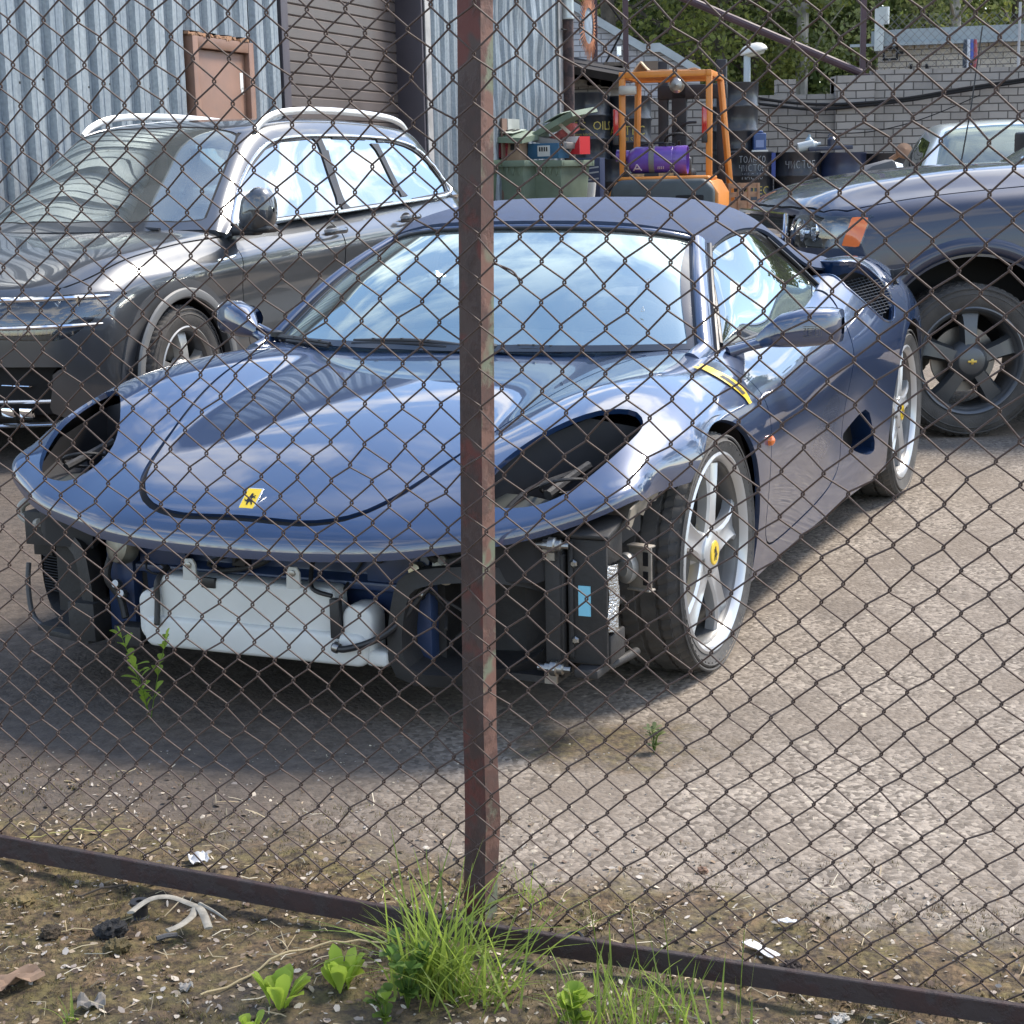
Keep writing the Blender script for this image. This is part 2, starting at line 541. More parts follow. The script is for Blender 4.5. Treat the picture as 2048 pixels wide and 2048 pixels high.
M['silver'] = plain('silver_wheel_paint', (.50, .51, .52), .32, .5, .4)
M['gunmetal'] = plain('grey_wheel_paint', (.10, .105, .11), .4, .6, .2, var=.2)
M['barrel'] = plain('wheel_barrel', (.13, .13, .13), .45, .5, var=.25, vscale=12)
M['steel'] = plain('bright_steel', (.34, .33, .31), .38, 1.0, var=.15, vscale=20)
M['zinc'] = plain('zinc_yellowed_steel', (.48, .42, .30), .42, .9, var=.25, vscale=20)
M['disc'] = plain('brake_disc', (.22, .21, .20), .4, .9)
M['chrome'] = plain('chrome', (.85, .86, .88), .06, 1.0)
M['satin'] = plain('satin_aluminium', (.72, .73, .74), .25, .9)
M['yellow'] = plain('yellow_enamel', (.80, .55, .02), .3, coat=.5)
M['badge_black'] = plain('badge_black', (.012, .012, .012), .4)
M['fabric'] = plain('dark_blue_roof_fabric', (.045, .068, .125), .85, bump=.25, bscale=420, var=.12, vscale=30)
M['leather'] = plain('dark_seat_leather', (.055, .055, .06), .5)
M['dash'] = plain('dashboard_vinyl', (.035, .037, .04), .6, bump=.1, bscale=300)
M['white_plastic'] = plain('milky_white_plastic', (.62, .63, .61), .42, var=.06, vscale=8, bump=.05, bscale=30)
M['windscreen'] = glassmat('windscreen_glass', (.55, .66, .62), .11, .66, 0, (.74, .90, .86), .14)
M['suvscreen'] = glassmat('suv_windscreen_glass', (.40, .50, .47), .26, .9, 0, (.88, .97, .94), .16)
M['sideglass'] = glassmat('side_glass', (.25, .31, .29), .30, 1.0, 0, (.95, 1, .98), .03)
M['darkglass'] = glassmat('tinted_glass', (.05, .06, .06), .42, 1.0, 0, (.95, 1, 1), .02)
M['lampglass'] = glassmat('clear_lamp_lens', (.82, .84, .85), .05, .9, 0, (1, 1, 1), .03)
M['amber'] = plain('amber_lens', (.75, .16, .02), .15, coat=1.0)
M['red_lens'] = plain('red_lens', (.45, .02, .015), .2, coat=1.0)
M['cyan_tape'] = plain('pale_blue_sticker', (.22, .56, .72), .6)
# ================================================================== the blue convertible without its bumper
FX, FY, FYAW = -0.31238, 4.81432, -1.97867
car = thing('sports_car', 'dark blue convertible sports car with fabric roof, front bumper missing and empty headlight openings', 'car', (FX, FY, 0), FYAW)

def ferrari_rows():
    ydef = [0, .2, .42, .515, .67, .80, .89, .945, .958, .945, .93]
    d = [0, .012, .045, .093, .148, .222, .285, .36, .40, .42, .42]
    rows = []
    def R(x, k, z, y=None):
        y = y or ydef
        rows.append([(x - k * d[i], y[i], z[i]) for i in range(11)])
    yn = [0, .2, .41, .54, .68, .79, .865, .90, .90, .90, .90]
    R(.903, 1, [.438, .439, .450, .466, .488, .518, .548, .56, .5, .3, .15], yn)
    R(.899, 1, [.472, .473, .482, .496, .516, .545, .57, .573, .5, .3, .15], yn)
    R(.876, 1, [.508, .508, .512, .522, .542, .569, .59, .585, .5, .3, .15], yn)
    R(.805, .98, [.554, .553, .556, .566, .586, .606, .612, .597, .5, .3, .15], yn)
    R(.69, .9, [.602, .600, .602, .618, .646, .655, .643, .61, .5, .3, .15], [0, .2, .415, .53, .675, .795, .875, .915, .92, .915, .91])
    R(.55, .75, [.649, .647, .645, .668, .70, .697, .665, .62, .5, .3, .15], [0, .2, .42, .52, .672, .80, .883, .93, .94, .93, .92])
    R(.38, .5, [.693, .690, .684, .708, .740, .727, .687, .63, .5, .3, .15])
    R(.20, .22, [.727, .723, .716, .738, .768, .750, .705, .637, .5, .3, .15])
    R(0, 0, [.754, .750, .744, .762, .786, .765, .716, .641, .5, .3, .15])
    R(-.2, 0, [.776, .773, .768, .781, .796, .770, .720, .645, .5, .3, .15])
    R(-.38, 0, [.792, .789, .785, .791, .798, .770, .722, .648, .5, .3, .15])
    R(-.6, 0, [.80, .80, .80, .80, .798, .768, .718, .645, .5, .3, .16], [0, .2, .42, .60, .735, .815, .885, .935, .948, .935, .925])
    R(-.9, 0, [.80, .80, .80, .80, .800, .768, .715, .64, .5, .3, .16], [0, .2, .42, .64, .765, .838, .895, .935, .94, .925, .92])
    R(-1.25, 0, [.80, .80, .80, .81, .812, .778, .718, .64, .49, .31, .16], [0, .2, .42, .66, .775, .848, .902, .935, .928, .915, .92])
    R(-1.6, 0, [.80, .80, .81, .83, .838, .798, .728, .645, .48, .31, .16], [0, .2, .42, .65, .770, .855, .912, .938, .918, .915, .92])
    R(-1.9, 0, [.84, .84, .85, .875, .898, .850, .750, .655, .50, .31, .16], [0, .2, .42, .62, .765, .862, .928, .955, .945, .935, .925])
    R(-2.2, 0, [.90, .90, .91, .94, .968, .905, .785, .665, .50, .31, .16], [0, .2, .42, .60, .765, .868, .942, .968, .965, .95, .93])
    R(-2.5, 0, [.90, .90, .91, .94, .966, .905, .79, .67, .50, .31, .17], [0, .2, .42, .60, .755, .865, .945, .972, .968, .955, .935])
    R(-2.8, 0, [.885, .885, .895, .925, .945, .885, .78, .665, .50, .32, .19], [0, .2, .42, .58, .735, .845, .93, .958, .955, .94, .925])
    R(-3.08, 0, [.87, .87, .88, .90, .910, .86, .77, .66, .50, .34, .22], [0, .2, .40, .55, .69, .79, .865, .90, .905, .895, .88])
    R(-3.27, 0, [.85, .85, .85, .86, .86, .82, .75, .65, .50, .36, .25], [0, .2, .38, .52, .63, .71, .77, .80, .81, .80, .79])
    R(-3.36, 0, [.80, .80, .795, .79, .78, .75, .70, .62, .50, .40, .30], [0, .19, .36, .48, .57, .64, .69, .72, .73, .72, .71])
    return np.array(rows)

P = spline_grid(ferrari_rows(), 6, 6)
sk = Skin(P, flip=True)
dark = []
# bottom edge behind the missing bumper
sk.cuttake(lambda p: np.maximum(np.maximum(p[:, 2] - np.interp(np.abs(p[:, 1]), [.79, .865, .90], [.49, .53, .556]), .15 - p[:, 0]), .80 - np.abs(p[:, 1])))
# wheel openings
sk.cuttake(lambda p: np.hypot(p[:, 0], p[:, 2] - .32) - .352)
sk.cuttake(lambda p: np.hypot(p[:, 0] + 2.6, p[:, 2] - .34) - .375)
# sill line
sk.cuttake(lambda p: np.maximum(p[:, 2] - .165, np.abs(p[:, 0] + 1.3) - 1.2))
# headlight openings
HLP = curve([(.265, .795), (.30, .735), (.35, .69), (.42, .64), (.50, .59), (.59, .553), (.675, .558), (.715, .60), (.70, .68),
             (.66, .735), (.60, .775), (.50, .812), (.40, .832), (.31, .832)], 6, True)
HLP = [(a, b) for a, b in HLP]
hl = sk.cuttake(lambda p: np.where(p[:, 0] > .1, sd_poly(XAY(p), HLP), 1.0) + np.where(p[:, 2] < np.interp(np.abs(p[:, 1]), [.5, .55, .68, .79, .865], [.50, .505, .525, .556, .58]), 1.0, 0))
# cabin opening
CAB = [(-.46, .0), (-.49, .45), (-.60, .70), (-.9, .725), (-1.3, .735), (-1.65, .72), (-1.95, .66), (-2.08, .45), (-2.1, 0)]
CABP = curve(CAB, 5); CABP = [tuple(q) for q in CABP] + [(a, -b) for a, b in CABP[::-1][1:-1]]
sk.cuttake(lambda p: np.where(p[:, 2] > .72, sd_poly(XY(p), CABP), 1.0))
# shoulder intakes
INT = [tuple(q) for q in curve([(-1.95, .885), (-2.04, .945), (-2.14, .962), (-2.25, .950), (-2.31, .88), (-2.31, .80), (-2.24, .745), (-2.11, .750), (-2.0, .81)], 6, True)]
intake = sk.cuttake(lambda p: np.where(np.abs(p[:, 1]) > .6, sd_poly(XZ(p), INT), 1.0))
FLP = [tuple(q) for q in curve([(-2.47, .955), (-2.50, .925), (-2.57, .86), (-2.63, .815), (-2.60, .85), (-2.55, .91)], 5, True)]
flap = sk.cuttake(lambda p: np.where(p[:, 1] > .6, sd_poly(XZ(p), FLP), 1.0))
# door side scoops
SCO = [tuple(q) for q in curve([(-1.58, .385), (-1.70, .425), (-1.83, .452), (-1.90, .435), (-1.985, .33), (-2.02, .285), (-1.93, .275), (-1.75, .315)], 6, True)]
scoop = sk.cuttake(lambda p: np.where(np.abs(p[:, 1]) > .6, sd_poly(XZ(p), SCO), 1.0))
# bonnet
BON = [(.855, 0), (.853, .15), (.835, .24), (.80, .305), (.74, .355), (.66, .39), (.57, .415), (.48, .44), (.35, .475), (.11, .53), (-.14, .58), (-.36, .615), (-.43, .45), (-.425, 0)]
BONP = [tuple(q) for q in curve(BON[:-2], 5)] + BON[-2:]
BONP = BONP + [(a, -b) for a, b in BONP[::-1][1:-1]]
fb = lambda p: np.where(p[:, 2] > .47, sd_poly(XY(p), BONP), 1.0)
seam = lambda p: .0035 + .0045 * np.clip((p[:, 0] - .45) / .25, 0, 1)
sk.cut(lambda p: fb(p) - seam(p)); sk.cut(lambda p: fb(p) + seam(p))
dark.append(sk.take(lambda p: np.abs(fb(p)) - seam(p)))
bonnet = sk.take(fb)
# doors
DOOR = [(-.47, .76), (-.46, .60), (-.45, .40), (-.46, .27), (-.62, .225), (-1.2, .235), (-1.50, .285), (-1.57, .40), (-1.60, .60), (-1.72, .80), (-1.86, .90)]
DP = [tuple(q) for q in curve(DOOR, 4)] + [(-1.7, 1.2), (-.5, 1.2)]
def side(sg): return lambda p: np.where(p[:, 1] * sg > .6, sd_poly(XZ(p), DP), 1.0)
fd = lambda p: np.where(np.abs(p[:, 1]) > .6, sd_poly(XZ(p), DP), 1.0)
sk.cut(lambda p: fd(p) - .0032); sk.cut(lambda p: fd(p) + .0032)
dark.append(sk.take(lambda p: np.abs(fd(p)) - .0032))
doorL, doorR = sk.take(side(1)), sk.take(side(-1))
bp = M['blue_paint']
skin_obj('body', sk.arrays(), [bp, M['cavity']], car, t=.014, inner=1)
skin_obj('bonnet', bonnet, [bp, M['cavity']], car, t=.010, inner=1)
skin_obj('door', doorL, [bp, M['cavity']], car, t=.012, inner=1)
skin_obj('door', doorR, [bp, M['cavity']], car, t=.012, inner=1)
skin_obj('shut_line', join_arrays(*dark), M['gap'], car, push=-.010)

# cavities behind the openings
mb = MB()
for sg in (1, -1):
    # lamp bucket: inner wall, floor, rear wall
    pts = [(.28, .80, .60), (.33, .70, .60), (.45, .62, .56), (.56, .53, .50), (.70, .55, .44), (.70, .70, .44), (.60, .80, .47), (.42, .86, .52)]
    up = [(.25, .81, .70), (.31, .69, .73), (.43, .60, .69), (.56, .525, .62), (.70, .548, .545), (.705, .69, .540), (.60, .79, .575), (.42, .85, .635)]
    V = [(x, y * sg, z - .06) for x, y, z in pts] + [(x, y * sg, z - .016) for x, y, z in up]
    mb.add(V, [tuple(range(8))] + [(i, (i + 1) % 8, 8 + (i + 1) % 8, 8 + i) for i in range(8)])
mb.build('lamp_bucket', M['cavity'], car, smooth=50)
mb = MB()
for sg in (1, -1):
    mb.add([(.52, .53 * sg, .555), (.70, .555 * sg, .492), (.715, .68 * sg, .500), (.64, .76 * sg, .520), (.56, .72 * sg, .545), (.54, .62 * sg, .555)], [(0, 1, 2, 3, 4, 5)])
mb.build('lamp_tray', plain('lamp_tray_plastic', (.05, .055, .05), .55, var=.2), car, smooth=0)
mb = MB()
for sg in (1, -1):
    cx, cy, cz = .50, .70 * sg, .575
    ring = [(cx + .075 * cos(a), cy + .06 * sin(a), cz + .03 * sin(a + 1)) for a in np.linspace(0, 2 * pi, 26)]
    mb.tube(ring, .0045, 6)
    mb.tube(curve([(cx + .07, cy - .02, cz - .01), (cx - .02, cy, cz + .015), (cx - .08, cy + .03, cz + .04)], 6), .012, 8)
    mb.tube(curve([(.62, .58 * sg, .52), (.54, .62 * sg, .57), (.42, .70 * sg, .60)], 6), .006, 6)
mb.build('lamp_wiring', M['dusty_plastic'], car)
mb = MB()
for sg in (1, -1):
    mb.box((.665, .585 * sg, .525), (.03, .05, .022), rot=Matrix.Rotation(.5 * sg, 3, 'Z'))
    mb.box((.70, .63 * sg, .512), (.025, .03, .018), rot=Matrix.Rotation(.2 * sg, 3, 'Z'))
mb.build('lamp_bracket', M['satin'], car, bevel=.004)

def shell_back(arr, depth, name, mat):
    V, N, F = arr
    return skin_obj(name, (V, N, F), mat, car, push=-depth)
Vs, Ns, Fs = scoop
k = MB()
def loops_of(F):
    ed = {}
    for q in F:
        for i in range(len(q)): ed[(q[i], q[(i + 1) % len(q)])] = 1
    nx = {a: b for a, b in ed if (b, a) not in ed}; out = []
    while nx:
        s0 = next(iter(nx)); L = [s0]; c = nx.pop(s0)
        while c != s0 and c in nx: L.append(c); c = nx.pop(c)
        out.append(L)
    return out
for L in loops_of(Fs):
    if len(L) < 10: continue
    Q = Vs[L]; c = Q.mean(0); sgn = 1 if c[1] > 0 else -1
    inn = c + (Q - c) * .82 + np.array([-.05, -.085 * sgn, .0]); n_ = len(L)
    k.add(list(Q) + list(inn), [(i, (i + 1) % n_, n_ + (i + 1) % n_, n_ + i) for i in range(n_)], 0); k.add(list(inn), [tuple(range(n_))], 1)
k.build('side_scoop', [bp, M['gap']], car, smooth=50)
shell_back(flap, .02, 'filler_recess', M['cavity'])
# intake funnels and mesh
V, N, F = intake
def rimloops(F):
    ed = {}
    for q in F:
        for i in range(len(q)):
            ed[(q[i], q[(i + 1) % len(q)])] = 1
    nx = {a: b for a, b in ed if (b, a) not in ed}
    loops = []
    while nx:
        s0 = next(iter(nx)); L = [s0]; c = nx.pop(s0)
        while c != s0 and c in nx:
            L.append(c); c = nx.pop(c)
        loops.append(L)
    return loops
mbf, mbm, mbr = MB(), MB(), MB()
for L in rimloops(F):
    if len(L) < 12: continue
    Q = V[L]; c = Q.mean(0); n = N[L].mean(0); n /= np.linalg.norm(n)
    sg = 1 if c[1] > 0 else -1
    dep = .014 + .10 * ((Q[:, 0] - Q[:, 0].min()) / np.ptp(Q[:, 0]))
    inn = c + (Q - c) * .93 - n * dep[:, None] + np.array([-.012, 0, 0])
    k = len(L)
    mbf.add(list(Q) + list(inn), [(i, (i + 1) % k, k + (i + 1) % k, k + i) for i in range(k)])
    mbr.tube(list(Q) + [Q[0]], .0045, 6, cap=False)
    ci = inn.mean(0)
    n2 = np.cross(inn[k // 3] - inn[0], inn[2 * k // 3] - inn[0]); n2 /= np.linalg.norm(n2)
    n = n2 * (1 if n2.dot(n) > 0 else -1)
    u = np.array([-1.0, 0, 0.1]); u -= n * u.dot(n); u /= np.linalg.norm(u); w = np.cross(n, u)
    A = np.stack([(inn - ci) @ u, (inn - ci) @ w], 1)
    for ang in (.75, -.75):
        du, dv = cos(ang), sin(ang)
        for off in np.arange(-.26, .26, .0155):
            ts = [t for t in np.arange(-.3, .3, .006) if sd_poly(np.array([[du * t - dv * off, dv * t + du * off]]), A)[0] < .0]
            if len(ts) > 1:
                p0 = ci + u * (du * ts[0] - dv * off) + w * (dv * ts[0] + du * off)
                p1 = ci + u * (du * ts[-1] - dv * off) + w * (dv * ts[-1] + du * off)
                mbm.tube([p0, p1], .0013, 4, cap=False)
    bk = inn - n * .05
    mbf.add(list(bk), [tuple(range(k))], 1)
    mbf.add(list(inn) + list(bk), [(i, (i + 1) % k, k + (i + 1) % k, k + i) for i in range(k)], 1)
mbf.build('intake_duct', [bp, M['gap']], car, smooth=60)
mbr.build('intake_rim', bp, car)
mbm.build('intake_grille', M['gunmetal'], car)
# bracket dangling out of the filler recess
b = MB()
b.box((-2.47, .935, .905), (.006, .055, .030), rot=Matrix.Rotation(.25, 3, 'X'))
b.box((-2.49, .905, .885), (.008, .016, .06), rot=Matrix.Rotation(.3, 3, 'X'))
b.build('filler_bracket', M['black_plastic'], car, bevel=.006)

# wheel arch liners
mb = MB()
for (x, zc, r, y0, y1) in ((0, .32, .365, .56, .925), (-2.6, .34, .388, .52, .935)):
    for sg in (1, -1):
        G = [[(x + r * cos(a), y * sg, zc + r * sin(a)) for y in (y0, (y0 + y1) / 2, y1)] for a in np.linspace(radians(62 if x == 0 else -25), radians(205), 30)]
        mb.grid(G)
        G = [[(x + rr * cos(a), y0 * sg, zc + rr * sin(a)) for rr in (.05, r)] for a in np.linspace(radians(-25), radians(205), 30)]
        mb.grid(G)
mb.build('wheel_arch_liner', M['cavity'], car, smooth=50)

# underside and sill
mb = MB()
mb.box((-1.3, 0, .16), (2.0, 1.78, .06)); mb.box((-1.3, 0, .135), (3.6, 1.1, .03)); mb.box((.30, 0, .20), (.75, .66, .14)); mb.box((-2.9, 0, .27), (.9, 1.1, .16))
mb.build('underbody', M['cavity'], car, bevel=.01)

# ------------------------------------------------------------------ wheels
def wheel(parent, c, rt, wt, sg, rr=.252, steer=0, style='star', tyre=M['rubber'], rimmat=M['silver'], prefix='', lugs=True, capmat=M['yellow']):
    w = bpy.data.objects.new('wheel', None); C.objects.link(w); w.parent = parent
    w.location = c
    # local: +Y outwards
    w.rotation_euler = (0, 0, (0 if sg > 0 else pi) + steer)
    MY = Matrix.Rotation(-pi / 2, 4, 'X')      # lathe z -> +y
    h = wt / 2
    rs = rr + .018
    prof = [(rr - .004, -h * .86), (rs, -h * .95), (rs + (rt - rs) * .5, -h * 1.03), (rt - .030, -h * .985), (rt - .010, -h * .90), (rt - .003, -h * .74)]
    tb = MB()
    n = 180
    # tread with grooves
    bands = []
    for k, (ya, yb) in enumerate(((-.74, -.50), (-.42, -.06), (.06, .42), (.50, .74))):
        bands += [(rt - .008, ya * h), (rt, ya * h + .001), (rt, yb * h - .001), (rt - .008, yb * h)]
    prof2 = [(r, y) for r, y in prof] + bands + [(r, -y) for r, y in prof[::-1]]
    VV, k = [], len(prof2)
    for i, (r, y) in enumerate(prof2):
        for j in range(n):
            a = 2 * pi * j / n
            q = r
            if r > rt - .033 and abs(y) > .40 * h:
                if (j + (1 if y > 0 else 0)) % 3 == 0: q = r - .006
            elif r > rt - .004 and j % 6 == 0: q = r - .005
            VV.append((q * cos(a + y * 1.2), y, q * sin(a + y * 1.2)))
    FF = [(i * n + j, i * n + (j + 1) % n, (i + 1) * n + (j + 1) % n, (i + 1) * n + j) for i in range(k - 1) for j in range(n)]
    tb.add(VV, FF)
    for off, am in ((.55, .0022), (.80, .0018)):
        r = rs + (rt - rs) * off
        tb.lathe([(r - .004, h * 1.028), (r, h * 1.028 + am), (r + .004, h * 1.02)], 90, M=MY)
    tb.build('tyre', tyre, w, smooth=38)
    rb = MB()
    yo = h * .93
    rb.lathe([(rr - .008, -h * .9), (rr + .012, -h * .93), (rr - .012, -h * .80), (rr - .02, 0), (rr - .016, yo - .03), (rr - .006, yo - .012), (rr + .014, yo - .004),
              (rr + .017, yo + .004), (rr + .010, yo + .008), (rr + .001, yo + .003), (rr - .008, yo - .012), (rr - .018, yo - .05)], 96, M=MY)
    rb.M = [1 if q < 96 * 5 or q >= 96 * 10 else 0 for q in range(len(rb.M))]
    rb.build('rim', [rimmat, M['barrel']], w, smooth=40)
    sb = MB()
    if style == 'star':
        yc = yo - .016                     # hub close behind the lip
        for q in range(5):
            a0 = 2 * pi * q / 5 + pi / 2 + .12
            # each spoke: rows along the radius, section across
            rows = []
            for r, wd, dp, gro in ((.045, .042, .0, 0), (.08, .036, .002, .003), (.12, .032, .003, .008), (.16, .034, .003, .011), (.20, .044, .001, .011), (rr - .004, .070, -.006, .008)):
                ro = []
                for u, dz in ((-1, -.032), (-1, -.006), (-.75, .0), (-.35, -gro), (.35, -gro), (.75, .0), (1, -.006), (1, -.032)):
                    x, z = r, u * wd
                    ro.append((x * cos(a0) - z * sin(a0), yc + dp + dz, x * sin(a0) + z * cos(a0)))
                rows.append(ro)
            sb.grid(rows)
        sb.lathe([(.075, yc - .03), (.062, yc + .004), (.05, yc + .010), (.032, yc + .012), (.0, yc + .013)], 40, M=MY)
        if lugs:
            for q in range(5):
                a0 = 2 * pi * q / 5 + pi / 2 + .12 + pi / 5
                sb.lathe([(.009, yc - .01), (.009, yc + .006), (0, yc + .006)], 10, m=1, M=T(.056 * cos(a0), 0, .056 * sin(a0)) @ MY)
        cap_r, cap_y = .033, yc + .0135
    else:
        yc = yo - .02
        for q in range(5):
            a0 = 2 * pi * q / 5 + pi / 2
            rows = []
            for r, wd, dp in ((.06, .030, .012), (.10, .031, .010), (.16, .034, .002), (.21, .040, -.008), (rr - .004, .052, -.02)):
                ro = []
                for u, dz in ((-1.35, -.04), (-1.05, -.012), (-.9, .0), (.9, .0), (1.05, -.012), (1.35, -.04)):
                    x, z = r, u * wd
                    ro.append((x * cos(a0) - z * sin(a0), yc + dp + dz, x * sin(a0) + z * cos(a0)))
                rows.append(ro)
            sb.grid(rows)
        sb.lathe([(.105, yc - .03), (.09, yc + .006), (.075, yc + .016), (.068, yc + .030), (.06, yc + .034), (0, yc + .036)], 40, M=MY)
        cap_r, cap_y = .02, yc + .036
    sb.build('spokes', [rimmat, M['steel']], w, smooth=40)
    cb = MB()
    cb.lathe([(cap_r, cap_y - .006), (cap_r, cap_y), (cap_r * .92, cap_y + .002), (0, cap_y + .003)], 32, M=MY)
    db = MB()
    db.lathe([(.075, -.02), (.16, -.02), (.16, 0.0), (.075, 0.0)], 48, M=MY)
    if style == 'star':
        cb.build('centre_cap', capmat, w)
        db.build('brake_disc', M['disc'], w)
        kb = MB()
        pr = []
        for a in np.linspace(-.5, .5, 9):
            pr.append([(r * cos(a + .25), y, r * sin(a + .25)) for r, y in ((.115, .03), (.175, .03), (.185, .0), (.185, -.05), (.115, -.05), (.115, .03))])
        kb.grid(pr)
        kb.build('brake_caliper', M['yellow'], w, smooth=50)
        # rearing horse mark
        hb = horse_mark(.040)
        hb2 = MB(); hb2.add([(x, cap_y + .0035, z) for x, z in hb[0]], hb[1])
        hb2.build('cap_emblem', M['badge_black'], w, smooth=0)
    else:
        db.build('brake_disc', M['disc'], w)
        cb2 = MB()
        cb2.prism([(-.045, -.012), (-.045, .012), (-.012, .012), (-.004, .012), (.03, .012), (.045, -.002), (.045, -.012)], cap_y + .001, cap_y + .004, 1)
        # small cross-shaped badge
        e = MB()
        e.box((0, cap_y + .004, 0), (.044, .004, .011)); e.box((0, cap_y + .0045, 0), (.012, .004, .026))
        e.build('centre_cap', capmat, w, bevel=.001)
    # hub backing so one cannot look through
    return w
def horse_mark(s):
    """a rearing horse as a flat outline, s = height"""
    o = [(-.10, -.5), (.02, -.5), (.0, -.36), (.06, -.22), (.16, -.30), (.26, -.48), (.34, -.46), (.26, -.26), (.22, -.08), (.10, .06), (.20, .10), (.36, .04), (.38, .10),
         (.22, .18), (.34, .26), (.30, .32), (.12, .24), (.10, .34), (.16, .42), (.06, .40), (.02, .50), (-.06, .42), (-.10, .22), (-.18, .06), (-.22, -.12), (-.34, -.06),
         (-.42, .10), (-.36, -.12), (-.24, -.22), (-.14, -.24), (-.12, -.36)]
    return [(x * s, z * s) for x, z in o], [tuple(range(len(o)))]
wheel(car, (0, .822, .320), .320, .225, 1, steer=-.03)
wheel(car, (0, -.822, .320), .320, .225, -1, steer=-.03)
wheel(car, (-2.6, .800, .341), .341, .285, 1)
wheel(car, (-2.6, -.800, .341), .341, .285, -1)

# ------------------------------------------------------------------ windscreen, roof, glass
wsB = [(-.365, 0, .795), (-.375, .25, .797), (-.42, .48, .798), (-.50, .66, .798), (-.545, .715, .798)]
wsT = [(-.905, 0, 1.137), (-.915, .2, 1.134), (-.95, .37, 1.124), (-1.02, .49, 1.103), (-1.065, .535, 1.088)]
rows = []
for t in np.linspace(0, 1, 6):
    bul = .030 * sin(pi * t)
    rows.append([tuple(np.array(a) * (1 - t) + np.array(b) * t + np.array([bul * .5, 0, bul * .85])) for a, b in zip(wsB, wsT)])
PW = spline_grid(np.array(rows), 5, 5)
ws = Skin(PW)
def wsu(p):      # distance to the frit border, in parameter space of the sheet
    t = (p[:, 2] - .80) / .32
    yl = .715 + (.535 - .715) * np.clip(t, 0, 1)
    return np.minimum(yl - np.abs(p[:, 1]), np.minimum((p[:, 2] - .797) * 1.6, 9)) - .028
band = ws.cuttake(wsu)
skin_obj('windscreen', ws.arrays(), M['windscreen'], car, t=0)
skin_obj('windscreen_border', band, plain('windscreen_frit', (.02, .022, .025), .12, coat=1.0), car, t=.004)
# pillars and header
L = [tuple(PW[i, -1]) for i in range(len(PW))]
def offs(L, dy, dz, dxx=0): return [(x + dxx, y + dy, z + dz) for x, y, z in L]
mb = MB()
for sg in (1, -1):
    q = [(x, y * sg, z) for x, y, z in L]
    q = [(q[0][0] + .12, q[0][1] + .02 * sg, q[0][2] - .03)] + offs(q, .020 * sg, -.004)
    mb.tube(q, [.040] + [.033] * (len(q) - 1), 14, flat=.62, up=(0, .8 * sg, .6))
hd = [tuple(PW[-1, j]) for j in range(PW.shape[1])]
mb.tube(offs(hd, 0, .004, -.022), .024, 12, flat=.55)
mb.build('windscreen_frame', bp, car, smooth=60)
mb = MB()
for sg in (1, -1):
    q = [(x, y * sg, z) for x, y, z in L]
    mb.tube(offs(q, -.008 * sg, .006), .009, 8)
    mb.tube(offs(q, .048 * sg, -.012, -.02), .009, 8)
mb.tube(offs(hd, 0, .004, .004), .006, 8)
mb.build('windscreen_seal', M['black_plastic'], car)
# soft top
rf = [
 [(-.925, 0, 1.152), (-.935, .2, 1.150), (-.97, .37, 1.138), (-1.04, .50, 1.112), (-1.075, .555, 1.090), (-1.085, .580, 1.062)],
 [(-1.05, 0, 1.182), (-1.06, .2, 1.180), (-1.09, .37, 1.168), (-1.13, .50, 1.142), (-1.16, .562, 1.115), (-1.165, .590, 1.085)],
 [(-1.25, 0, 1.204), (-1.25, .2, 1.202), (-1.27, .37, 1.192), (-1.29, .49, 1.168), (-1.30, .565, 1.135), (-1.30, .594, 1.105)],
 [(-1.50, 0, 1.214), (-1.50, .2, 1.212), (-1.50, .37, 1.203), (-1.50, .49, 1.178), (-1.50, .570, 1.140), (-1.50, .600, 1.108)],
 [(-1.72, 0, 1.198), (-1.72, .2, 1.196), (-1.72, .37, 1.185), (-1.72, .49, 1.158), (-1.71, .575, 1.112), (-1.71, .606, 1.080)],
 [(-1.92, 0, 1.150), (-1.92, .2, 1.148), (-1.92, .37, 1.136), (-1.92, .50, 1.105), (-1.90, .600, 1.048), (-1.89, .632, 1.012)],
 [(-2.10, 0, 1.062), (-2.10, .2, 1.060), (-2.11, .37, 1.050), (-2.12, .52, 1.025), (-2.10, .640, .985), (-2.07, .672, .945)],
 [(-2.26, 0, .945), (-2.26, .2, .945), (-2.28, .37, .945), (-2.32, .54, .950), (-2.33, .660, .962), (-2.26, .712, .925)],
 [(-2.32, 0, .885), (-2.32, .2, .885), (-2.34, .37, .895), (-2.38, .54, .920), (-2.40, .670, .945), (-2.36, .72, .92)],
]
PR = spline_grid(np.array(rf), 6, 5)
rs_ = Skin(PR, flip=False)
skin_obj('soft_top', rs_.arrays(), [M['fabric'], M['fabric']], car, t=.012, inner=1)
mb = MB()
for xx in (5 * 1, 6 * 3 - 2, 6 * 5):
    mb.tube([tuple(PR[xx, j] + np.array([0, 0, .001])) for j in range(2, PR.shape[1] - 2)], .004, 6)
mb.build('roof_seam', M['fabric'], car)
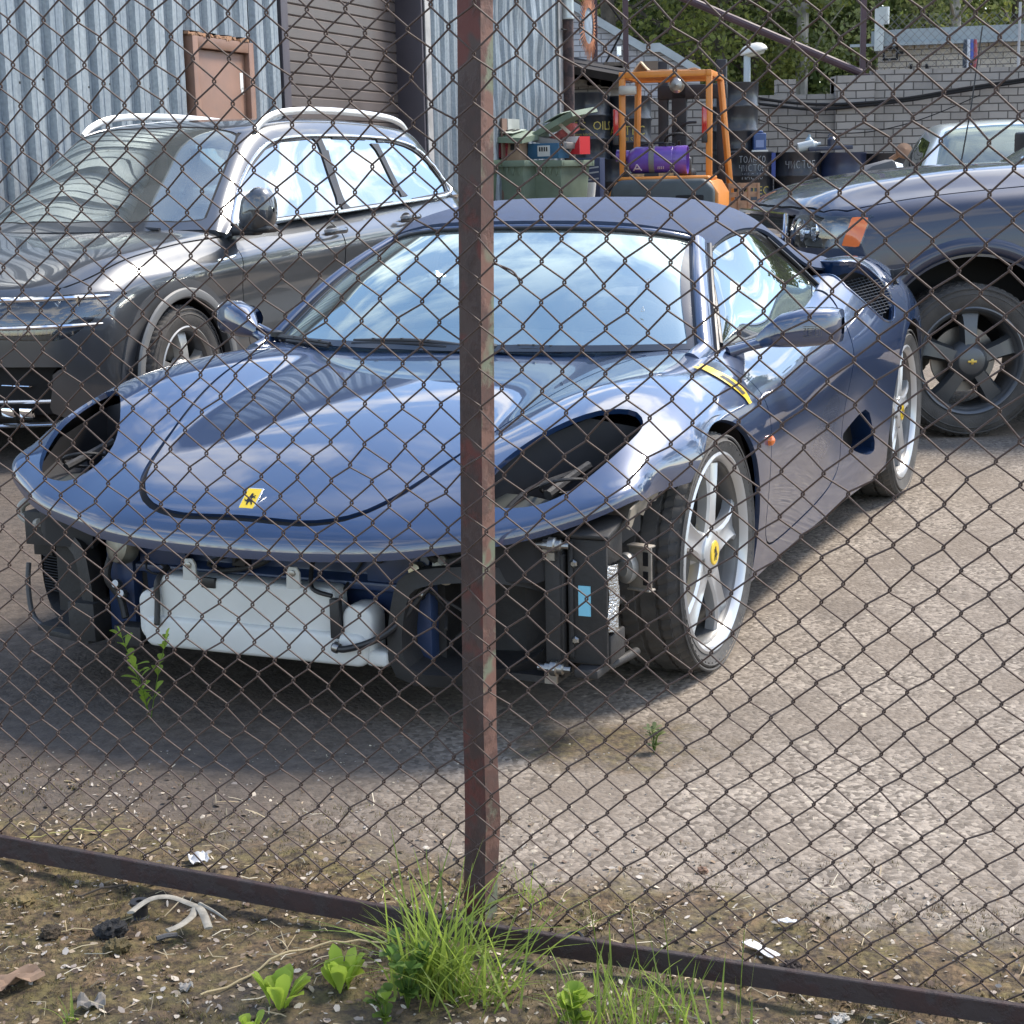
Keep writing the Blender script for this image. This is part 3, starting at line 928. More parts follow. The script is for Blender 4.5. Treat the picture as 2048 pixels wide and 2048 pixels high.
# side glass
for sg in (1, -1):
    top = curve([(-.62, .755, .805), (-.80, .685, .915), (-.98, .610, 1.025), (-1.11, .585, 1.068), (-1.30, .588, 1.098), (-1.50, .594, 1.103), (-1.66, .600, 1.075), (-1.80, .665, .985), (-1.92, .735, .885)], 5)
    bot = curve([(-.62, .757, .802), (-.75, .764, .800), (-.95, .772, .802), (-1.12, .776, .806), (-1.30, .778, .812), (-1.48, .776, .822), (-1.64, .772, .835), (-1.80, .765, .856), (-1.92, .755, .875)], 5)
    G = []
    for a, b in zip(top, bot):
        ro = []
        for t in np.linspace(0, 1, 7):
            p = b * (1 - t) + a * t + np.array([0, .014 * sin(pi * t) * min(1, np.linalg.norm(a - b) / .2), 0])
            ro.append((p[0], p[1] * sg, p[2]))
        G.append(ro)
    g = MB().grid(G)
    g.build('side_window', M['sideglass'], car, smooth=60)
    s_ = MB()
    s_.tube([(x, y * sg, z) for x, y, z in [tuple(q) for q in top[:-1]]], .010, 8)
    s_.tube([(x, y * sg, z - .004) for x, y, z in [tuple(q) for q in bot]], .008, 8)
    s_.tube([(-1.92, .745 * sg, .88), (-1.80, .672 * sg, .985), (-1.68, .61 * sg, 1.075)], [.022, .018, .010], 8, flat=.5)
    s_.build('window_seal', M['black_plastic'], car)
k = MB()
for (px, py, sc, st_) in ((1283, 628, .018, [[(0, 0), (.6, .1), (.3, .9), (0, 0)]]), (1294, 572, .016, [[(0, .9), (.5, .9), (.5, .5), (0, .1), (.6, .1)]])):
    ow = Vector((0 - FX, 0 - FY, H)); dw = raydir(px, py); cw_, sw_ = cos(FYAW), sin(FYAW)
    o_ = np.array([ow.x * cw_ + ow.y * sw_, -ow.x * sw_ + ow.y * cw_, H]); d_ = np.array([dw[0] * cw_ + dw[1] * sw_, -dw[0] * sw_ + dw[1] * cw_, dw[2]])
    ts_ = np.linspace(2, 8, 3000); pp = o_ + d_ * ts_[:, None]; PWf = PW.reshape(-1, 3)
    kk = [np.min(((PWf - q) ** 2).sum(1)) for q in pp[::6]]; c0_ = pp[::6][int(np.argmin(kk))]
    for ln in st_:
        k.tube([tuple(c0_ + np.array([-.30 * b_ * sc + .006, a_ * sc, .9 * b_ * sc + .008])) for a_, b_ in ln], .0012, 4)
k.build('marker_writing', M['white_plastic'], car)
# wipers
def wiper(p0, p1, p2):
    mbw = MB()
    q = curve([p0, p1, p2], 8)
    mbw.tube(q, [.010 - .005 * i / len(q) for i in range(len(q))], 8)
    mbw.tube([tuple(v + np.array([.012, 0, -.008])) for v in q[5:]], .006, 6)
    for i in range(7, len(q) - 1, 3): mbw.box(q[i] + np.array([.002, 0, .003]), (.010, .008, .010))
    mbw.lathe([(.02, 0), (.02, .015), (.008, .02), (0, .02)], 16, M=T(*p0))
    return mbw.build('wiper', M['black_plastic'], car)
wiper((-.385, .10, .800), (-.395, -.12, .822), (-.415, -.36, .818))
wiper((-.52, -.70, .815), (-.455, -.58, .815), (-.405, -.44, .808))
wiper((-.39, .12, .800), (-.395, .22, .812), (-.405, .34, .808))
# door mirrors
for sg in (1, -1):
    k = MB()
    def q(x, y, z): return (x, y * sg, z)
    secs = []
    for (x, y, z, hx, hz) in ((-.655, .855, .808, .008, .012), (-.675, .885, .825, .036, .028), (-.70, .92, .838, .058, .044), (-.74, .985, .846, .066, .053), (-.785, 1.045, .846, .062, .050), (-.805, 1.072, .845, .054, .044), (-.81, 1.078, .845, .02, .02)):
        ring = []
        for a in np.linspace(0, 2 * pi, 21)[:-1]:
            ca, sa = cos(a), sin(a)
            e = .62
            ring.append(q(x + hx * math.copysign(abs(ca) ** e, ca), y, z + hz * math.copysign(abs(sa) ** e, sa) + (.010 if sa > 0 else 0)))
        secs.append(ring + [ring[0]])
    k.grid(secs)
    k.tube([q(-.60, .785, .785), q(-.635, .83, .798), q(-.68, .895, .815)], [.018, .014, .016], 10)
    k.tube([q(-.69, .785, .788), q(-.71, .83, .804), q(-.73, .895, .822)], [.016, .012, .014], 10)
    mo = k.build('door_mirror', bp, car, smooth=50)
    g = MB(); g.lathe([(.0, 0), (.045, .0), (.05, -.004)], 24, M=T(-.812, .985 * sg, .846) @ rotm('Y', -90) @ Matrix.Diagonal((.9, 1.25, 1, 1)))
    g.build('mirror_glass', M['chrome'], mo)
# mirror etching: outlined letters in a frame
def strokes(mb, segs, o, u, v, s, r=.0014):
    for a, b in segs:
        mb.tube([Vector(o) + Vector(u) * a[0] * s + Vector(v) * a[1] * s, Vector(o) + Vector(u) * b[0] * s + Vector(v) * b[1] * s], r, 5)
K_ = [((0, 0), (0, 1)), ((0, .5), (.5, 1)), ((0, .5), (.5, 0))]
Z_ = [((0, 1), (.55, 1)), ((.55, 1), (0, 0)), ((0, 0), (.55, 0))]
E_ = [((0, 0), (0, 1)), ((0, 1), (.5, 1)), ((0, .5), (.45, .5)), ((0, 0), (.5, 0))]
D_ = [((0, 0), (0, 1)), ((0, 1), (.35, 1)), ((.35, 1), (.55, .75)), ((.55, .75), (.55, .25)), ((.55, .25), (.35, 0)), ((.35, 0), (0, 0))]
et = MB()
o0 = Vector((-.672, .965, .832)); u0 = Vector((-.30, 1, 0)).normalized(); v0 = Vector((.02, 0, 1))
for i, Lt in enumerate((K_, Z_, E_, D_)):
    strokes(et, Lt, o0 + u0 * (.004 + i * .019), u0, v0, .020, .0009)
strokes(et, [((-.2, -.25), (3.9, -.25)), ((3.9, -.25), (3.9, 1.3)), ((3.9, 1.3), (-.2, 1.3)), ((-.2, 1.3), (-.2, -.25))], o0, u0, v0, .020, .0009)
et.build('mirror_etching', M['grey_plastic'], car)

# badges
bd = MB()
ang = atan2(.046, .055)
mbm = T(.800, 0, .5585) @ Matrix.Rotation(radians(39), 4, 'Y')
fr = MB(); fr.prism([(-.036, -.022), (.036, -.022), (.036, .022), (-.036, .022)], .0, .003, 2, M=mbm)
badge = fr.build('bonnet_badge', M['satin'], car, bevel=.001)
fy = MB(); fy.prism([(-.0325, -.019), (.0325, -.019), (.0325, .019), (-.0325, .019)], .003, .0042, 2, M=mbm)
fy.build('badge_field', M['yellow'], badge, smooth=0)
hp, hf = horse_mark(.038)
hm = MB(); hm.add([mbm @ Vector((-z, x, .0048)) for x, z in hp], hf); hm.build('badge_emblem', M['badge_black'], badge, smooth=0)
# wing shields
def body_y(x, z):
    d = P.reshape(-1, 3); d = d[d[:, 1] > .5]
    k = np.argsort((d[:, 0] - x) ** 2 + (d[:, 2] - z) ** 2)[:4]
    wgt = 1 / (1e-6 + (d[k, 0] - x) ** 2 + (d[k, 2] - z) ** 2)
    return float((d[k, 1] * wgt).sum() / wgt.sum())
def surf_patch(name, poly, mat, push, sg=1):
    g = Skin(P, flip=True)
    a = g.cuttake(lambda p: np.where(p[:, 1] * sg > .5, sd_poly(XZ(p), poly), 1.0))
    return skin_obj(name, a, mat, car, t=0, push=push)
SH = [(-.345, .775), (-.275, .775), (-.272, .735), (-.285, .700), (-.310, .672), (-.335, .700), (-.348, .735)]
sh = surf_patch('wing_shield', SH, M['yellow'], .004)
hp = [( -.31 - x * .05, .728 + z * .06) for x, z in horse_mark(1.0)[0]]
surf_patch('shield_emblem', hp, M['badge_black'], .0048)
# side repeater
mb = MB(); mb.lathe([(.016, 0), (.014, .010), (.006, .016), (0, .017)], 20, M=T(-.425, body_y(-.425, .557), .557) @ rotm('X', -90))
mb.build('side_repeater', M['amber'], car)

# ------------------------------------------------------------------ cabin
mb = MB()
mb.box((-1.3, 0, .22), (1.5, 1.5, .04)); mb.box((-1.95, 0, .54), (.05, 1.4, .60)); mb.box((-.55, 0, .50), (.05, 1.4, .5))
for sg in (1, -1): mb.box((-1.2, .74 * sg, .52), (1.3, .03, .54))
mb.build('cabin_floor', M['dash'], car)
G = []
for x, z in ((-.46, .79), (-.55, .81), (-.70, .825), (-.82, .80), (-.86, .72), (-.86, .60)):
    G.append([(x - .0 + (-.04) * abs(y) / .7, y, z + .012 * cos(y * 5)) for y in np.linspace(-.69, .69, 13)])
MB().grid(G).build('dashboard', M['dash'], car, smooth=60)
mb = MB(); mb.tube(curve([(-.72, .20, .80), (-.76, .25, .845), (-.77, .37, .862), (-.76, .49, .845), (-.72, .54, .80)], 6), .03, 10)
mb.build('instrument_hood', M['dash'], car)
mb = MB()
cc = Vector((-.93, .37, .745)); tl = Matrix.Rotation(radians(-68), 3, 'Y')
ring = [cc + tl @ Vector((.185 * cos(a), .185 * sin(a), 0)) for a in np.linspace(0, 2 * pi, 40)]
mb.tube(ring, .016, 8, cap=False)
for a in (0, pi, -pi / 2):
    mb.tube([cc, cc + tl @ Vector((.18 * cos(a + pi / 2), .18 * sin(a + pi / 2), 0))], .018, 6, flat=.5)
mb.build('steering_wheel', M['leather'], car)
for sg in (1, -1):
    y = .37 * sg
    k = MB()
    G = []
    for x, z, wd, bl in ((-1.02, .42, .22, .05), (-1.20, .44, .25, .06), (-1.50, .40, .25, .05), (-1.62, .50, .25, .06), (-1.68, .70, .26, .08), (-1.74, .90, .22, .07), (-1.76, 1.00, .13, .04), (-1.775, 1.07, .12, .02)):
        G.append([(x + bl * (u * u) * (1 if z > .5 else 0), y + wd * u, z + bl * (u * u) * (1 if z < .5 else 0)) for u in np.linspace(-1, 1, 9)])
    k.grid(G); k.build('seat', M['leather'], car, solid=.06, smooth=60)
mb = MB(); mb.box((-1.0, 0, 1.065), (.03, .20, .06)); mb.build('rear_view_mirror', M['black_plastic'], car, bevel=.012)

# ------------------------------------------------------------------ everything the missing bumper used to hide
# crash panel in body colour, shaded under the nose
mb = MB()
G = [[(x, y, z) for y in np.linspace(-.42, .42, 9)] for x, z in ((.70, .47), (.70, .44), (.665, .43), (.66, .36), (.70, .35), (.70, .33), (.66, .32), (.655, .20), (.62, .19))]
mb.grid(G)
for sg in (1, -1):
    yy = .385 if sg > 0 else -.47
    mb.box((.655, yy, .30), (.09, .08, .32)); mb.box((.70, .33 * sg, .40), (.02, .14, .09))
mb.build('crash_panel', plain('blue_primed_panel', (.022, .042, .105), .5, coat=.3, var=.35, vscale=9), car, smooth=30, bevel=.004)
mb = MB()
for y in (-.30, .02, .24, .30): mb.lathe([(.012, 0), (.012, .004), (0, .004)], 14, M=T(.712, y, .415) @ rotm('Y', 90))
for y in (-.36, -.2, .05, .28): mb.box((.70, y, .455), (.05, .05, .012))
mb.build('panel_hole', M['gap'], car)
# lip lining behind the nose edge
mb = MB()
lip = [(.86, 0, .452), (.848, .2, .452), (.81, .40, .465), (.755, .55, .485), (.69, .68, .51), (.61, .79, .535), (.53, .865, .56)]
q = [(x - .03, -y, z + .004) for x, y, z in lip[:0:-1]] + [(x - .03, y, z + .004) for x, y, z in lip]
q2 = [(x - .13, y * .93, z - .012) for x, y, z in q]
mb.grid([q, q2])
mb.tube([(x - .10, y * .95, z - .02) for x, y, z in q], .014, 6, flat=.5)
mb.build('nose_lining', M['cavity'], car, solid=.006)
# white washer tank
tk = MB()
def rr_(y0, y1, z0, z1, r=.02, n=5):
    out = []
    for cy_, cz_, a0 in ((y1 - r, z1 - r, 0), (y0 + r, z1 - r, pi / 2), (y0 + r, z0 + r, pi), (y1 - r, z0 + r, 3 * pi / 2)):
        for a in np.linspace(a0, a0 + pi / 2, n): out.append((cy_ + r * cos(a), cz_ + r * sin(a)))
    return out
tk.prism(rr_(-.300, .203, .20, .346), .70, .775, 0)
tk.prism(rr_(-.345, .296, .160, .240, .03), .70, .790, 0)
tk.prism(rr_(-.362, -.293, .175, .303, .03), .70, .782, 0)
tk.prism(rr_(.222, .305, .165, .311, .034), .70, .778, 0)
tk.box((.745, .315, .182), (.07, .06, .04))
tank = tk.build('washer_tank', M['white_plastic'], car, bevel=.012, bseg=3, smooth=50)
mb = MB()
for y in (-.207, .091):
    mb.prism([(y - .020, .335), (y + .020, .335), (y + .018, .380), (y + .010, .393), (y - .010, .393), (y - .018, .380)], .766, .774, 0)
mb.build('tank_lug', M['white_plastic'], tank, bevel=.002)
mb = MB()
for y in (-.207, .091): mb.lathe([(.008, 0), (.008, .004), (.005, .005), (0, .005)], 14, M=T(.774, y, .377) @ rotm('Y', 90))
mb.build('lug_screw', M['steel'], tank)
mb = MB()
mb.box((.780, .2105, .265), (.02, .026, .12)); mb.box((.774, -.15, .336), (.012, .04, .026)); mb.tube(curve([(.74, -.292, .36), (.782, -.298, .33), (.788, -.297, .28), (.80, -.295, .22)], 5), .008)
mb.tube(curve([(.72, .125, .42), (.75, .13, .38), (.782, .15, .345), (.786, .205, .332)], 6), .006)
mb.build('pump', M['black_plastic'], tank, bevel=.004)
mb = MB()
mb.tube(curve([(.81, .215, .215), (.815, .25, .212), (.80, .32, .235), (.775, .375, .275), (.74, .415, .335), (.70, .45, .38)], 8), .0085, 10)
mb.build('hose', M['black_plastic'], car)
mb = MB()
for p in ((.812, .225, .213), (.735, .42, .342)): mb.lathe([(.013, -.007), (.014, 0), (.013, .007)], 14, M=T(*p) @ rotm('X', 70))
mb.build('hose_clip', M['steel'], car)
# side air ducts with their radiators
for sg in (1, -1):
    def q(x, y, z): return (x, y * sg, z)
    o = [(.50, .15), (.76, .15), (.86, .20), (.885, .30), (.86, .385), (.74, .42), (.58, .42), (.50, .36)]
    i_ = [(.54, .18), (.74, .175), (.83, .215), (.85, .29), (.83, .355), (.73, .385), (.60, .385), (.54, .34)]
    oc = [tuple(v) for v in curve([(a, b) for a, b in o], 4, True)]; ic = [tuple(v) for v in curve([(a, b) for a, b in i_], 4, True)]
    n = len(oc)
    oy = -.135 if sg > 0 else .045
    oc = [(a + oy, b - .008) for a, b in oc]; ic = [(a + oy, b - .008) for a, b in ic]
    def fx(y, z): return .775 - .9 * max(0, y - .45) ** 1.35
    k = MB()
    A = [q(fx(y, z), y, z) for y, z in oc]; B = [q(fx(y, z) + .012, y, z) for y, z in ic]
    Cc = [q(fx(y, z) - .20, y * .96 + .01, z * .9 + .03) for y, z in ic]
    k.add(A + B + Cc, [(j, (j + 1) % n, n + (j + 1) % n, n + j) for j in range(n)] + [(n + j, n + (j + 1) % n, 2 * n + (j + 1) % n, 2 * n + j) for j in range(n)])
    D_s = [q(fx(y, z) - .06, y, z) for y, z in oc]
    k.add(A + D_s, [(j, (j + 1) % n, n + (j + 1) % n, n + j) for j in range(n)])
    duct = k.build('air_duct', M['dusty_plastic'], car, smooth=40)
    r_ = MB()
    r_.add(Cc, [tuple(range(n))])
    for zz in np.arange(.20, .36, .008):
        r_.tube([q(.565, .56 + oy, zz), q(.50, .83 + oy, zz)], .0016, 4)
    r_.build('radiator_core', M['cavity'], duct, smooth=0)
    # upright carrier beside the duct
    if sg > 0:
        k = MB()
        k.prism([(.60, .715), (.69, .715), (.69, .755), (.60, .755)], .18, .48, 2)
        k.build('radiator_carrier', M['dusty_plastic'], car, bevel=.008)
k = MB()
def qL(px, py, y): 
    """car-frame point on plane Y=y seen at a pixel"""
    o = Vector((0 - FX, 0 - FY, H)); d = raydir(px, py)
    c_, s_2 = cos(FYAW), sin(FYAW)
    oo = np.array([o.x * c_ + o.y * s_2, -o.x * s_2 + o.y * c_, H]); dd = np.array([d[0] * c_ + d[1] * s_2, -d[0] * s_2 + d[1] * c_, d[2]])
    t = (y - oo[1]) / dd[1]
    return oo + dd * t
# black fan shroud at the left corner with its lip, sticker, bolts, foil and struts
k.prism([(.655, .49), (.668, .47), (.668, .20), (.655, .185), (.56, .18), (.52, .20), (.50, .46), (.54, .50)], .765, .780, 1)
k.box((.655, .812, .335), (.014, .098, .30)); k.box((.60, .855, .46), (.10, .012, .08)); k.box((.60, .86, .22), (.10, .012, .07))
k.box((.61, .80, .505), (.13, .14, .012), rot=Matrix.Rotation(.2, 3, 'Y'))
k.box((.665, .745, .30), (.03, .03, .30)); k.box((.62, .82, .172), (.16, .06, .022))
sh_ = k.build('fan_shroud', M['dusty_plastic'], car, bevel=.005)
st = MB(); st.box((.663, .806, .338), (.003, .030, .072)); st.build('blue_sticker', M['cyan_tape'], sh_)
st = MB()
for (x, y, z) in ((.662, .782, .427), (.662, .784, .243)):
    st.lathe([(.010, 0), (.010, .008), (.006, .012), (0, .012)], 6, M=T(x, y, z) @ rotm('Y', 90))
st.build('bolt', M['steel'], sh_, smooth=20)
st = MB()
for z in (.475, .180):
    st.lathe([(.008, -.042), (.008, -.025), (.014, -.022), (.014, -.010), (.019, -.007), (.019, .007), (.013, .01), (.013, .022), (.009, .024), (.009, .04)], 12, M=T(.70, .742, z) @ rotm('X', 90))
st.box((.70, .735, .455), (.015, .03, .03)); st.box((.70, .735, .158), (.015, .03, .03))
st.build('rubber_mount', M['steel'], sh_, smooth=30)
st = MB()
G = [[(.655 - .05 * u + .006 * sin(9 * v), .862 + .016 * sin(pi * u), .265 + .16 * v) for u in np.linspace(0, 1, 6)] for v in np.linspace(0, 1, 24)]
st.grid(G); st.build('foil_shield', plain('crinkled_foil', (.55, .54, .52), .25, .9, bump=.8, bscale=150), sh_)
# struts between shroud and wheel
k = MB()
k.box((.50, .785, .35), (.03, .025, .36)); k.box((.36, .70, .33), (.02, .05, .40)); k.box((.46, .80, .44), (.14, .02, .02)); k.box((.45, .80, .28), (.12, .02, .015))
k.tube([(.60, .84, .165), (.45, .86, .165)], .012, 8)
k.build('corner_strut', M['dusty_plastic'], car, bevel=.004)
k = MB()
for sg in (1, -1):
    k.box((.56, .60 * sg, .30), (.03, .34, .32)); k.box((.60, .57 * sg, .150), (.20, .36, .016)); k.box((.58, .58 * sg, .455), (.14, .32, .03)); k.box((.60, .43 * sg, .31), (.12, .03, .30))
    k.grid([[(.72 - .9 * max(0, y - .45) ** 1.35, y * sg, z) for y in np.linspace(.64 if sg > 0 else .72, .80, 4)] for z in (.16, .30, .46)])
k.build('added_dark_backing', M['dusty_plastic'], car)  # dark panels added so no sunlit ground shows through the ducts
k = MB()
RB = Matrix.Rotation(-.25, 3, 'Z')
k.box((.455, .872, .376), (.006, .066, .105), rot=RB); k.box((.450, .872, .430), (.03, .066, .006), rot=RB); k.box((.450, .872, .322), (.03, .066, .006), rot=RB)
br = k.build('horn_bracket', plain('dull_bracket', (.34, .30, .25), .5, .2, var=.25, vscale=30), car, bevel=.003)
k = MB()
for z in (.40, .352): k.box((.4625, .888, z), (.004, .014, .034), rot=RB)
k.build('bracket_slot', M['gap'], br)
k = MB(); k.lathe([(.042, -.02), (.046, 0), (.042, .012), (.026, .016), (.022, .02), (0, .02)], 28, M=T(.475, .842, .378) @ rotm('Z', -14) @ rotm('Y', 90) @ Matrix.Diagonal((.85, .62, .8, 1)))
k.build('horn', plain('pale_horn_metal', (.30, .29, .27), .45, .3, var=.15, vscale=25), br)
# torn end of the liner under the wing
k = MB(); G = [[(.585 - .25 * u, .895 - .01 * v, .545 + .045 * u - .045 * v - (.012 * sin(u * 17) * v)) for v in np.linspace(0, 1, 4)] for u in np.linspace(0, 1, 14)]
k.grid(G); k.build('liner_strip', plain('dusty_liner', (.22, .19, .15), .8, var=.3, vscale=20), car, solid=.004)
# small things on the far side: round horn, pipes, loom, clips
k = MB(); k.lathe([(.045, -.02), (.05, 0), (.045, .02), (.03, .026), (0, .026)], 24, M=T(.735, -.43, .405) @ rotm('Z', -20) @ rotm('Y', 80))
k.build('horn', plain('old_horn_metal', (.22, .21, .18), .4, .7, var=.3, vscale=30), car)
k = MB()
k.tube(curve([(.55, -.83, .48), (.57, -.875, .455), (.57, -.88, .425), (.58, -.84, .41), (.62, -.78, .42)], 7), .012, 10)
k.build('brake_pipe', plain('grey_hose', (.34, .33, .30), .5), car)
k = MB(); k.tube(curve([(.60, -.845, .30), (.61, -.845, .24), (.62, -.83, .165), (.63, -.79, .135), (.66, -.73, .14)], 7), .007, 8)
k.build('edge_trim', M['grey_plastic'], car)
k = MB()
k.box((.56, -.76, .40), (.10, .16, .09)); k.box((.55, -.81, .35), (.06, .06, .06)); k.box((.70, -.55, .20), (.14, .08, .10)); k.box((.73, -.42, .17), (.05, .08, .05))
k.tube(curve([(.71, -.47, .40), (.73, -.49, .32), (.72, -.46, .26), (.73, -.44, .21)], 6), .010)
k.tube(curve([(.70, .42, .44), (.72, .47, .42), (.70, .55, .44), (.66, .62, .46)], 6), .012)
k.box((.70, -.60, .148), (.10, .16, .015), rot=Matrix.Rotation(-.25, 3, 'Z'))
rg_ = random.Random(12)
for i in range(9):
    y0_ = rg_.uniform(-.62, .62); q = [(rg_.uniform(.60, .70), y0_, rg_.uniform(.40, .45))]
    for j in range(3): q.append((rg_.uniform(.66, .735), q[-1][1] + rg_.uniform(-.12, .12), q[-1][2] - rg_.uniform(.02, .08)))
    k.tube(curve(q, 5), rg_.uniform(.003, .007), 6)
for i in range(10): k.box((rg_.uniform(.66, .71), rg_.uniform(-.60, .60), rg_.uniform(.37, .45)), (.03, rg_.uniform(.02, .06), rg_.uniform(.015, .04)))
for i in range(6): k.box((rg_.uniform(.60, .66), rg_.uniform(.46, .74), rg_.uniform(.41, .47)), (.05, rg_.uniform(.02, .06), rg_.uniform(.01, .03)))
k.build('wiring_loom', M['dusty_plastic'], car, bevel=.003)
k = MB()
for p in ((.735, -.455, .30), (.735, -.44, .275), (.725, .475, .425), (.715, .455, .41), (.70, .52, .435)):
    k.lathe([(.011, -.01), (.014, 0), (.010, .012), (0, .012)], 10, M=T(*p) @ rotm('Y', 70))
k.build('pipe_fitting', M['steel'], car)
k = MB(); k.lathe([(.018, -.02), (.020, 0), (.015, .02), (0, .022)], 16, M=T(.715, .40, .395) @ rotm('Y', 80))
k.build('brass_sensor', M['zinc'], car)
k = MB(); k.lathe([(.022, -.03), (.026, 0), (.022, .02), (0, .022)], 16, M=T(.725, .47, .395) @ rotm('Y', 60))
k.build('temperature_sensor', plain('pale_sensor', (.6, .58, .5), .4), car)
# ================================================================== grey SUV with roof rails
TX, TY, TYAW = -2.42737, 8.94704, -1.99908
suv = thing('suv', 'dark grey metallic SUV with silver roof rails parked along the ribbed metal wall', 'car', (TX, TY, 0), TYAW)
def suv_body():
    xs = [  # centre x, sweep factor, z of the eleven columns
        (.84, 1.0, [.20] * 7 + [.20, .20, .20, .20]),
        (.885, 1.0, [.34] * 7 + [.34, .32, .28, .22]),
        (.90, 1.0, [.50] * 7 + [.50, .44, .34, .23]),
        (.90, 1.0, [.66, .66, .66, .66, .66, .65, .64, .60, .50, .36, .24]),
        (.87, 1.0, [.755, .755, .755, .755, .75, .745, .725, .66, .53, .37, .24]),
        (.805, .97, [.826, .826, .824, .820, .812, .798, .765, .68, .54, .38, .24]),
        (.66, .86, [.885, .885, .884, .882, .868, .846, .80, .695, .54, .38, .24]),
        (.42, .55, [.958, .958, .957, .955, .930, .895, .83, .71, .54, .38, .24]),
        (.15, .22, [1.000, 1.0, 1.0, .998, .967, .925, .855, .72, .54, .38, .24]),
        (-.12, 0, [1.035, 1.035, 1.035, 1.03, .998, .952, .875, .73, .55, .38, .24]),
        (-.38, 0, [1.06, 1.06, 1.06, 1.055, 1.025, .975, .895, .74, .55, .38, .24]),
        (-.75, 0, [1.06, 1.06, 1.06, 1.06, 1.055, 1.0, .92, .76, .55, .38, .24]),
        (-1.3, 0, [1.07, 1.07, 1.07, 1.07, 1.08, 1.03, .95, .78, .56, .38, .24]),
        (-1.9, 0, [1.07, 1.07, 1.07, 1.07, 1.11, 1.06, .98, .80, .57, .38, .24]),
        (-2.5, 0, [1.07, 1.07, 1.07, 1.07, 1.145, 1.09, 1.00, .82, .59, .40, .26]),
        (-3.0, 0, [1.07, 1.07, 1.07, 1.07, 1.17, 1.11, 1.01, .83, .60, .42, .28]),
        (-3.35, 0, [1.07, 1.07, 1.07, 1.07, 1.17, 1.11, 1.01, .83, .60, .44, .32]),
        (-3.52, 0, [1.05, 1.05, 1.05, 1.05, 1.10, 1.06, .98, .82, .62, .48, .36]),
    ]
    yd = [0, .25, .48, .64, .775, .828, .902, .900, .908, .905, .88]
    ynose = [0, .25, .47, .62, .735, .80, .835, .85, .855, .855, .85]
    d = [0, .012, .05, .12, .215, .31, .385, .43, .45, .46, .47]
    rows = []
    for i, (x, k, z) in enumerate(xs):
        t = min(1, k)
        y = [a * (1 - t * .9) + b * t * .9 for a, b in zip(yd, ynose)]
        if x < -3.3:
            f = .97 if x > -3.4 else .88
            y = [v * f for v in y]
        rows.append([(x - k * d[j], y[j], z[j]) for j in range(11)])
    return np.array(rows)
PT = spline_grid(suv_body(), 5, 5)
sk = Skin(PT, flip=True)
gp = M['grey_paint']
sk.cuttake(lambda p: np.hypot(p[:, 0], p[:, 2] - .36) - .385)
sk.cuttake(lambda p: np.hypot(p[:, 0] + 2.68, p[:, 2] - .36) - .385)
clad = []
sk.cut(lambda p: np.where(np.abs(p[:, 1]) > .6, np.hypot(p[:, 0] + .0, p[:, 2] - .36) - .47, 1))
clad.append(sk.take(lambda p: np.where((np.abs(p[:, 1]) > .62) & (p[:, 0] > -.8), np.hypot(p[:, 0], p[:, 2] - .36) - .47, 1)))
sk.cut(lambda p: np.where(np.abs(p[:, 1]) > .6, np.hypot(p[:, 0] + 2.68, p[:, 2] - .36) - .47, 1))
clad.append(sk.take(lambda p: np.where((np.abs(p[:, 1]) > .62), np.hypot(p[:, 0] + 2.68, p[:, 2] - .36) - .47, 1)))
sk.cut(lambda p: np.where((np.abs(p[:, 1]) > .6) & (p[:, 0] < .35), p[:, 2] - .36, 1))
clad.append(sk.take(lambda p: np.where((np.abs(p[:, 1]) > .7) & (p[:, 0] < .35), p[:, 2] - .36, 1)))
# front openings: lower grille, headlamps, upper grille
GR = [tuple(q) for q in curve([(-.67, .43), (-.61, .475), (.61, .475), (.67, .43), (.635, .27), (.59, .205), (-.59, .205), (-.635, .27)], 5, True)]
fr = lambda p: np.where(p[:, 0] > .2, sd_poly(p[:, [1, 2]], GR), 1.0)
grille = sk.cuttake(fr)
HLs = [(.30, .615), (.45, .605), (.60, .595), (.69, .592), (.75, .61), (.80, .67), (.84, .76), (.846, .795), (.815, .806), (.66, .798), (.45, .785), (.30, .778)]
def hlf(sg): return lambda p: np.where((p[:, 0] > .25) & (p[:, 1] * sg > 0), sd_poly(np.stack([p[:, 1] * sg, p[:, 2]], 1), HLs), 1.0)
lamps = [sk.cuttake(hlf(1)), sk.cuttake(hlf(-1))]
UG = [(-.298, .625), (-.298, .77), (.298, .77), (.298, .625)]
upper = sk.cuttake(lambda p: np.where(p[:, 0] > .3, sd_poly(p[:, [1, 2]], UG), 1.0))
# shut lines
dark = []
BN = [(.842, 0), (.83, .25), (.79, .45), (.70, .62), (.575, .705), (.35, .75), (0, .775), (-.30, .79), (-.55, .80)]
BNP = [tuple(q) for q in curve(BN, 4)] + [(-.7, .5), (-.7, 0)]
BNP = BNP + [(a, -b) for a, b in BNP[::-1][1:-1]]
fb = lambda p: np.where(p[:, 2] > .82, sd_poly(XY(p), BNP), 1.0)
sk.cut(lambda p: fb(p) - .004); sk.cut(lambda p: fb(p) + .004)
dark.append(sk.take(lambda p: np.abs(fb(p)) - .004))
bon = sk.take(fb)
D1 = [(-.60, 1.15), (-.56, 1.0), (-.54, .80), (-.56, .50), (-.60, .365), (-1.52, .365), (-1.60, .50), (-1.62, .9), (-1.60, 1.2)]
D2 = [(-1.605, 1.25), (-1.625, .9), (-1.605, .50), (-1.53, .362), (-2.15, .362), (-2.28, .60), (-2.55, .80), (-2.62, 1.0), (-2.60, 1.25)]
doors = []
